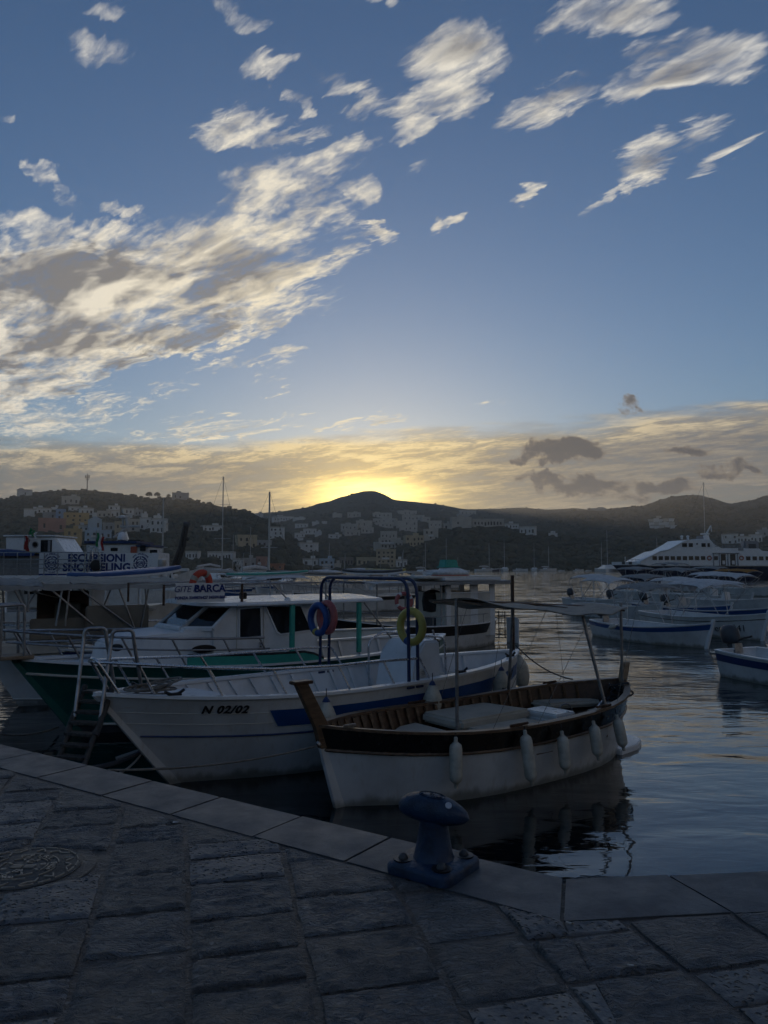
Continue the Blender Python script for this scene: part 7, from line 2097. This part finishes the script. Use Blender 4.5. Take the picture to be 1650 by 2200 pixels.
    for px in range(1552, 1601, 8): MB().tube([Q(px, 1178, .4), Q(px, 1172, .4)], .03, 5).build('rail_post', 'grey', t)
    for k in range(5): MB().box((Q(1533 + 2 * k, 1160 + 3 * k).x, .10, Q(1533, 1161 + 3.2 * k).z), (.7, .05, .10), ).build('bridge_vent', 'grey', t)
    # bow rail, mooring line, name
    for px in (1342, 1350, 1358, 1366, 1374): MB().tube([Q(px, 1207, 2.5), Q(px, 1202, 2.5)], .03, 5).build('bow_rail_post', 'grey', t)
    MB().tube([Q(1342, 1202, 2.5), Q(1376, 1202, 2.5)], .03, 5).build('bow_rail', 'grey', t)
    MB().tube([Q(1343, 1207, 4), Q(1343, 1196, 4)], .06, 5).build('jack_staff', 'white_fresh', t)
    for px in (1348, 1363): MB().box((X(px), 2.4, Z(1209.5)), (.5, .3, .5)).build('fairlead', 'dark_grey', t)
    q = Q(1362, 1220.0); text('lettering', 'GRAN ANGEL', .42, 'grey', t, Matrix.Translation((q.x, yw * .5 - yw / 2 * .33 - .3, q.z)) @ Matrix.Rotation(R(-18), 4, 'Z') @ Matrix.Rotation(pi / 2, 4, 'X'), space=1.1)
ferry()

# ---------------------------------------------------------------- the bollard on the kerb
def bollard():
    paint('bollard_blue', (0.010, 0.036, 0.090), 0.46, var=0.4, scale=9, bump=0.5, bscale=45, streak=0.35)
    b = on_z(930, 1868, QUAY)
    # base edges read off the picture: turned about 45 degrees to the viewer
    l, f, r = on_z(822, 1873, QUAY), on_z(958, 1917, QUAY), on_z(1040, 1862, QUAY)
    ax = (r - f).normalized(); ay = (l - f).normalized()
    W_ = (r - f).length; Dp = (l - f).length
    c = (l + r) / 2; rz = atan2(ax.y, ax.x)
    t = thing('mooring_bollard', 'dark blue iron mooring bollard bolted to the kerb', 'bollard', (c.x, c.y, QUAY), rz)
    w, d = W_ * .96, Dp * .96
    base = []
    for z, k in ((0, 1.0), (.038, 1.0), (.050, .97), (.058, .90), (.066, .55)):
        ring_ = []
        rr = .055
        for (sx, sy, a0) in ((1, 1, 0), (-1, 1, pi / 2), (-1, -1, pi), (1, -1, 1.5 * pi)):
            for j in range(6):
                a = a0 + j * pi / 10; ring_.append((k * (sx * (w / 2 - rr) + rr * cos(a)), k * (sy * (d / 2 - rr) + rr * sin(a)), z))
        base.append(ring_)
    bp = MB().loft(base, caps=True).build('base_plate', 'bollard_blue', t, smooth=50)
    for sx in (-1, 1):
        for sy in (-1, 1):
            p = (sx * (w / 2 - .075), sy * (d / 2 - .075))
            bl = MB().lathe([(.050, .050), (.052, .0665), (.036, .0675)], 20, c=(p[0], p[1], 0)).build('bolt_socket', 'black', t, smooth=50)
            MB().lathe([(.025, .050), (.026, .070), (.022, .080), (.017, .088), (.008, .094), (.001, .095)], 16, c=(p[0], p[1], 0)).build('dome_nut', 'dark_grey', bl, smooth=60)
    # waisted column
    MB().lathe([(.125, .050), (.112, .062), (.102, .085), (.094, .12), (.087, .16), (.081, .20), (.076, .24), (.078, .28)], 28).build('column', 'bollard_blue', t, smooth=60)
    # long T head, turned across the column, one end drooping
    hd = Matrix.Rotation(R(-19) - rz, 3, 'Z') @ Matrix.Rotation(R(7), 3, 'Y')
    rings = []
    n = 22
    for i in range(n + 1):
        u = -1 + 2 * i / n
        prof = max(1 - abs(u) ** 2.6, 0.0) ** .5
        tap = 1 - .28 * max(u, 0) ** 1.4
        hw = .093 * prof * tap; hh = .074 * prof * tap
        x = .196 * u
        zc = .012 * (1 - u * u)
        rg = []
        for j in range(22):
            a = 2 * pi * j / 22; ca, sa = cos(a), sin(a)
            y = hw * (abs(ca) ** .85) * (1 if ca > 0 else -1); z = hh * (abs(sa) ** .8) * (1 if sa > 0 else -1) * (1.0 if sa > 0 else .95)
            v = hd @ Vector((x, y, z + zc)); rg.append(v + Vector((0, 0, .300)))
        rings.append(rg)
    MB().loft(rings, caps=True).build('head', 'bollard_blue', t, smooth=70)
    # cast oval badge with its lettering, and the screw plug
    def on_head(x, y): 
        u = x / .196; prof = max(1 - abs(u) ** 2.6, 0) ** .5; tap = 1 - .28 * max(u, 0) ** 1.4
        hw = .093 * prof * tap; hh = .074 * prof * tap; k = min(abs(y) / hw, .99)
        return hd @ Vector((x, y, .012 * (1 - u * u) + hh * (max(1 - k ** (2 / .85), 0) ** (.4)) + .0015)) + Vector((0, 0, .300))
    pts = [on_head(-.015 + .072 * cos(2 * pi * j / 40), -.002 + .046 * sin(2 * pi * j / 40)) for j in range(40)]
    MB().tube(pts, .0022, 5, closed=True).build('oval_badge', 'bollard_blue', t, smooth=60)
    tilt = Matrix.Rotation(R(180), 4, 'Z')
    def cast(s_, x, y, size, arcr=0):
        q = on_head(x, y) + Vector((0, 0, .001))
        text('lettering', s_, size, 'bollard_blue', t, Matrix.Translation(q) @ hd.to_4x4() @ Matrix.Rotation(R(180), 4, 'Z'), ext=.0022, bold=.0004)
    cast('13', -.015, .0, .030)
    for s_, sg, y0 in (('BALLINTOSS', 1, 0), ('PIOMBINO', -1, 0)):
        for i, ch in enumerate(s_):
            a = (pi / 2 if sg < 0 else -pi / 2) + (-sg) * (i - (len(s_) - 1) / 2) * .24 * (-1)
            x, y = -.015 + .060 * cos(a), -.002 + .035 * sin(a)
            q = on_head(x, y) + Vector((0, 0, .001))
            text('lettering', ch, .016, 'bollard_blue', t, Matrix.Translation(q) @ hd.to_4x4() @ Matrix.Rotation(a + (pi / 2 if sg > 0 else -pi / 2), 4, 'Z'), ext=.002)
    q = on_head(.088, -.052); nrm = (hd @ Vector((.15, -.72, .68))).normalized()
    rot = nrm.to_track_quat('Z', 'Y').to_matrix()
    MB().lathe([(.017, -.004), (.017, .004), (.013, .005), (.012, .0035)], 18, rot, q).build('plug', 'aluminium', t, smooth=40)
bollard()

# ---------------------------------------------------------------- cast iron cover in the paving
def manhole():
    paint('cast_iron', (0.075, 0.072, 0.066), 0.6, metal=.1, var=.3, scale=7, bump=.4, bscale=50)
    paint('cast_iron_worn', (0.30, 0.28, 0.245), 0.40, metal=.4, var=.2, scale=9)
    t = thing('manhole_cover', 'round cast iron cover with zigzag ribs and D400 lettering', 'manhole cover', (MC.x, MC.y, QUAY + .001))
    r = MR - .02
    MB().lathe([(r, -.03), (r, .0), (r - .004, .002)], 48).build('plate', 'cast_iron', t, smooth=30)
    ph = R(20)
    def bar(pts, w=.0085, h=.006, closed=False):
        mb = MB()
        for a, b in zip(pts, pts[1:]):
            a, b = Vector((*a, 0)), Vector((*b, 0)); d = b - a
            mb.box(((a + b) / 2).to_tuple()[:2] + (.002 + h / 2,), (d.length + w * .6, w, h), atan2(d.y, d.x), top=(.97, .7))
        return mb
    pol = lambda rr, a: (rr * cos(a + ph), rr * sin(a + ph))
    for k in range(20):
        a = k * pi / 10
        bar([pol(r - .02, a + .03 + j * .055) for j in range(5)]).build('rim_rib', 'cast_iron_worn', t)
    for k in range(12):
        a = k * pi / 6
        bar([pol(r * .88, a), pol(r * .79, a + .16), pol(r * .84, a + .30), pol(r * .72, a + .42)] if k % 2 else [pol(r * .72, a + .05), pol(r * .86, a + .16), pol(r * .74, a + .28)], .008).build('zigzag_rib', 'cast_iron_worn', t)
    for rr in (.60, .42):
        for k in range(6):
            a = k * pi / 3 + (.3 if rr < .5 else 0)
            bar([pol(r * rr, a + j * .13) for j in range(6)], .007).build('ring_rib', 'cast_iron_worn', t)
    for k in range(4):
        a = k * pi / 2 + .4
        MB().lathe([(.008, .0), (.008, .007), (.003, .009)], 10, c=(*pol(r * .94, a), .0)).build('stud', 'cast_iron_worn', t)
    for k in range(8):
        a = k * pi / 4; bar([pol(r * .30, a), pol(r * .36, a)], .014).build('lug', 'cast_iron_worn', t)
    for y in (-.015, .0, .015):
        for x in (-.034, .034): MB().box((x, y, .005), (.055, .008, .006)).build('centre_bar', 'cast_iron_worn', t)
    for s_, r0, a0 in (('MCP S.R.L.', .51, 1.35), ('EN124', .51, .05), ('D400', .51, -1.75), ('124', .22, -1.6), ('C', .23, 1.5)):
        for i, ch in enumerate(s_):
            a = a0 - (i - (len(s_) - 1) / 2) * .14 * (1 if r0 > .4 else 1.8)
            up = a0 > 0 or s_ == 'EN124'
            if not up: a = a0 + (i - (len(s_) - 1) / 2) * .14 * (1 if r0 > .4 else 1.8)
            text('lettering', ch, .042 if r0 > .4 else .05, 'cast_iron_worn', t, Matrix.Translation((r * r0 * cos(a), r * r0 * sin(a), .005)) @ Matrix.Rotation(a - pi / 2 if up else a + pi / 2, 4, 'Z'), ext=.003, bold=.001)
manhole()

def litter():
    for k, (px, py, rz, lab) in enumerate(((1222, 1986, -.5, 'cigarette end in the joint below the kerb corner'), (1355, 2078, -.35, 'cigarette end on the dark paving at right'), (378, 1769, .1, 'white paper scrap on the paving near the kerb'))):
        p = on_z(px, py, QUAY)
        if k < 2:
            t = thing('cigarette_end', lab, 'litter', (p.x, p.y, QUAY + .008), rz, 'litter on the quay')
            MB().tube([(-.012, 0, 0), (.012, 0, 0)], .004, 8).build('paper', 'cream', t); MB().tube([(.012, 0, 0), (.022, 0, 0)], .0041, 8).build('filter', 'wood_pale', t)
        else:
            o = MB().add([(-.02, -.006, 0), (.02, -.004, .004), (.018, .006, .001), (-.018, .005, .005)], [(0, 1, 2, 3)]).build('paper_scrap', 'white_in')
            o.location = (p.x, p.y, QUAY + .006); tag(o, lab, 'litter', 'litter on the quay')
litter()
set_type()

# ---------------------------------------------------------------- evening haze over the bay
def haze():
    m = bpy.data.materials.new('haze'); m.use_nodes = True
    k = NT(m.node_tree); k.n.clear()
    out = k.new('ShaderNodeOutputMaterial'); v = k.new('ShaderNodeVolumePrincipled')
    v.inputs['Color'].default_value = (0.99, 0.96, 0.92, 1)
    v.inputs['Density'].default_value = 0.00036
    v.inputs['Anisotropy'].default_value = 0.6
    k.l.new(v.outputs[0], out.inputs['Volume'])
    MATS['haze'] = m
    zt = max((o.matrix_world @ Vector(c)).z for o in bpy.data.objects if o.type == 'MESH' for c in o.bound_box) + 4
    o = MB().box((0, 825, (zt - 7.5) / 2), (3040, 2190, zt + 7.5)).build('haze', 'haze')
    tag(o, 'thin evening haze hanging over the bay', 'haze', kind='stuff')
bpy.context.view_layer.update()
haze()
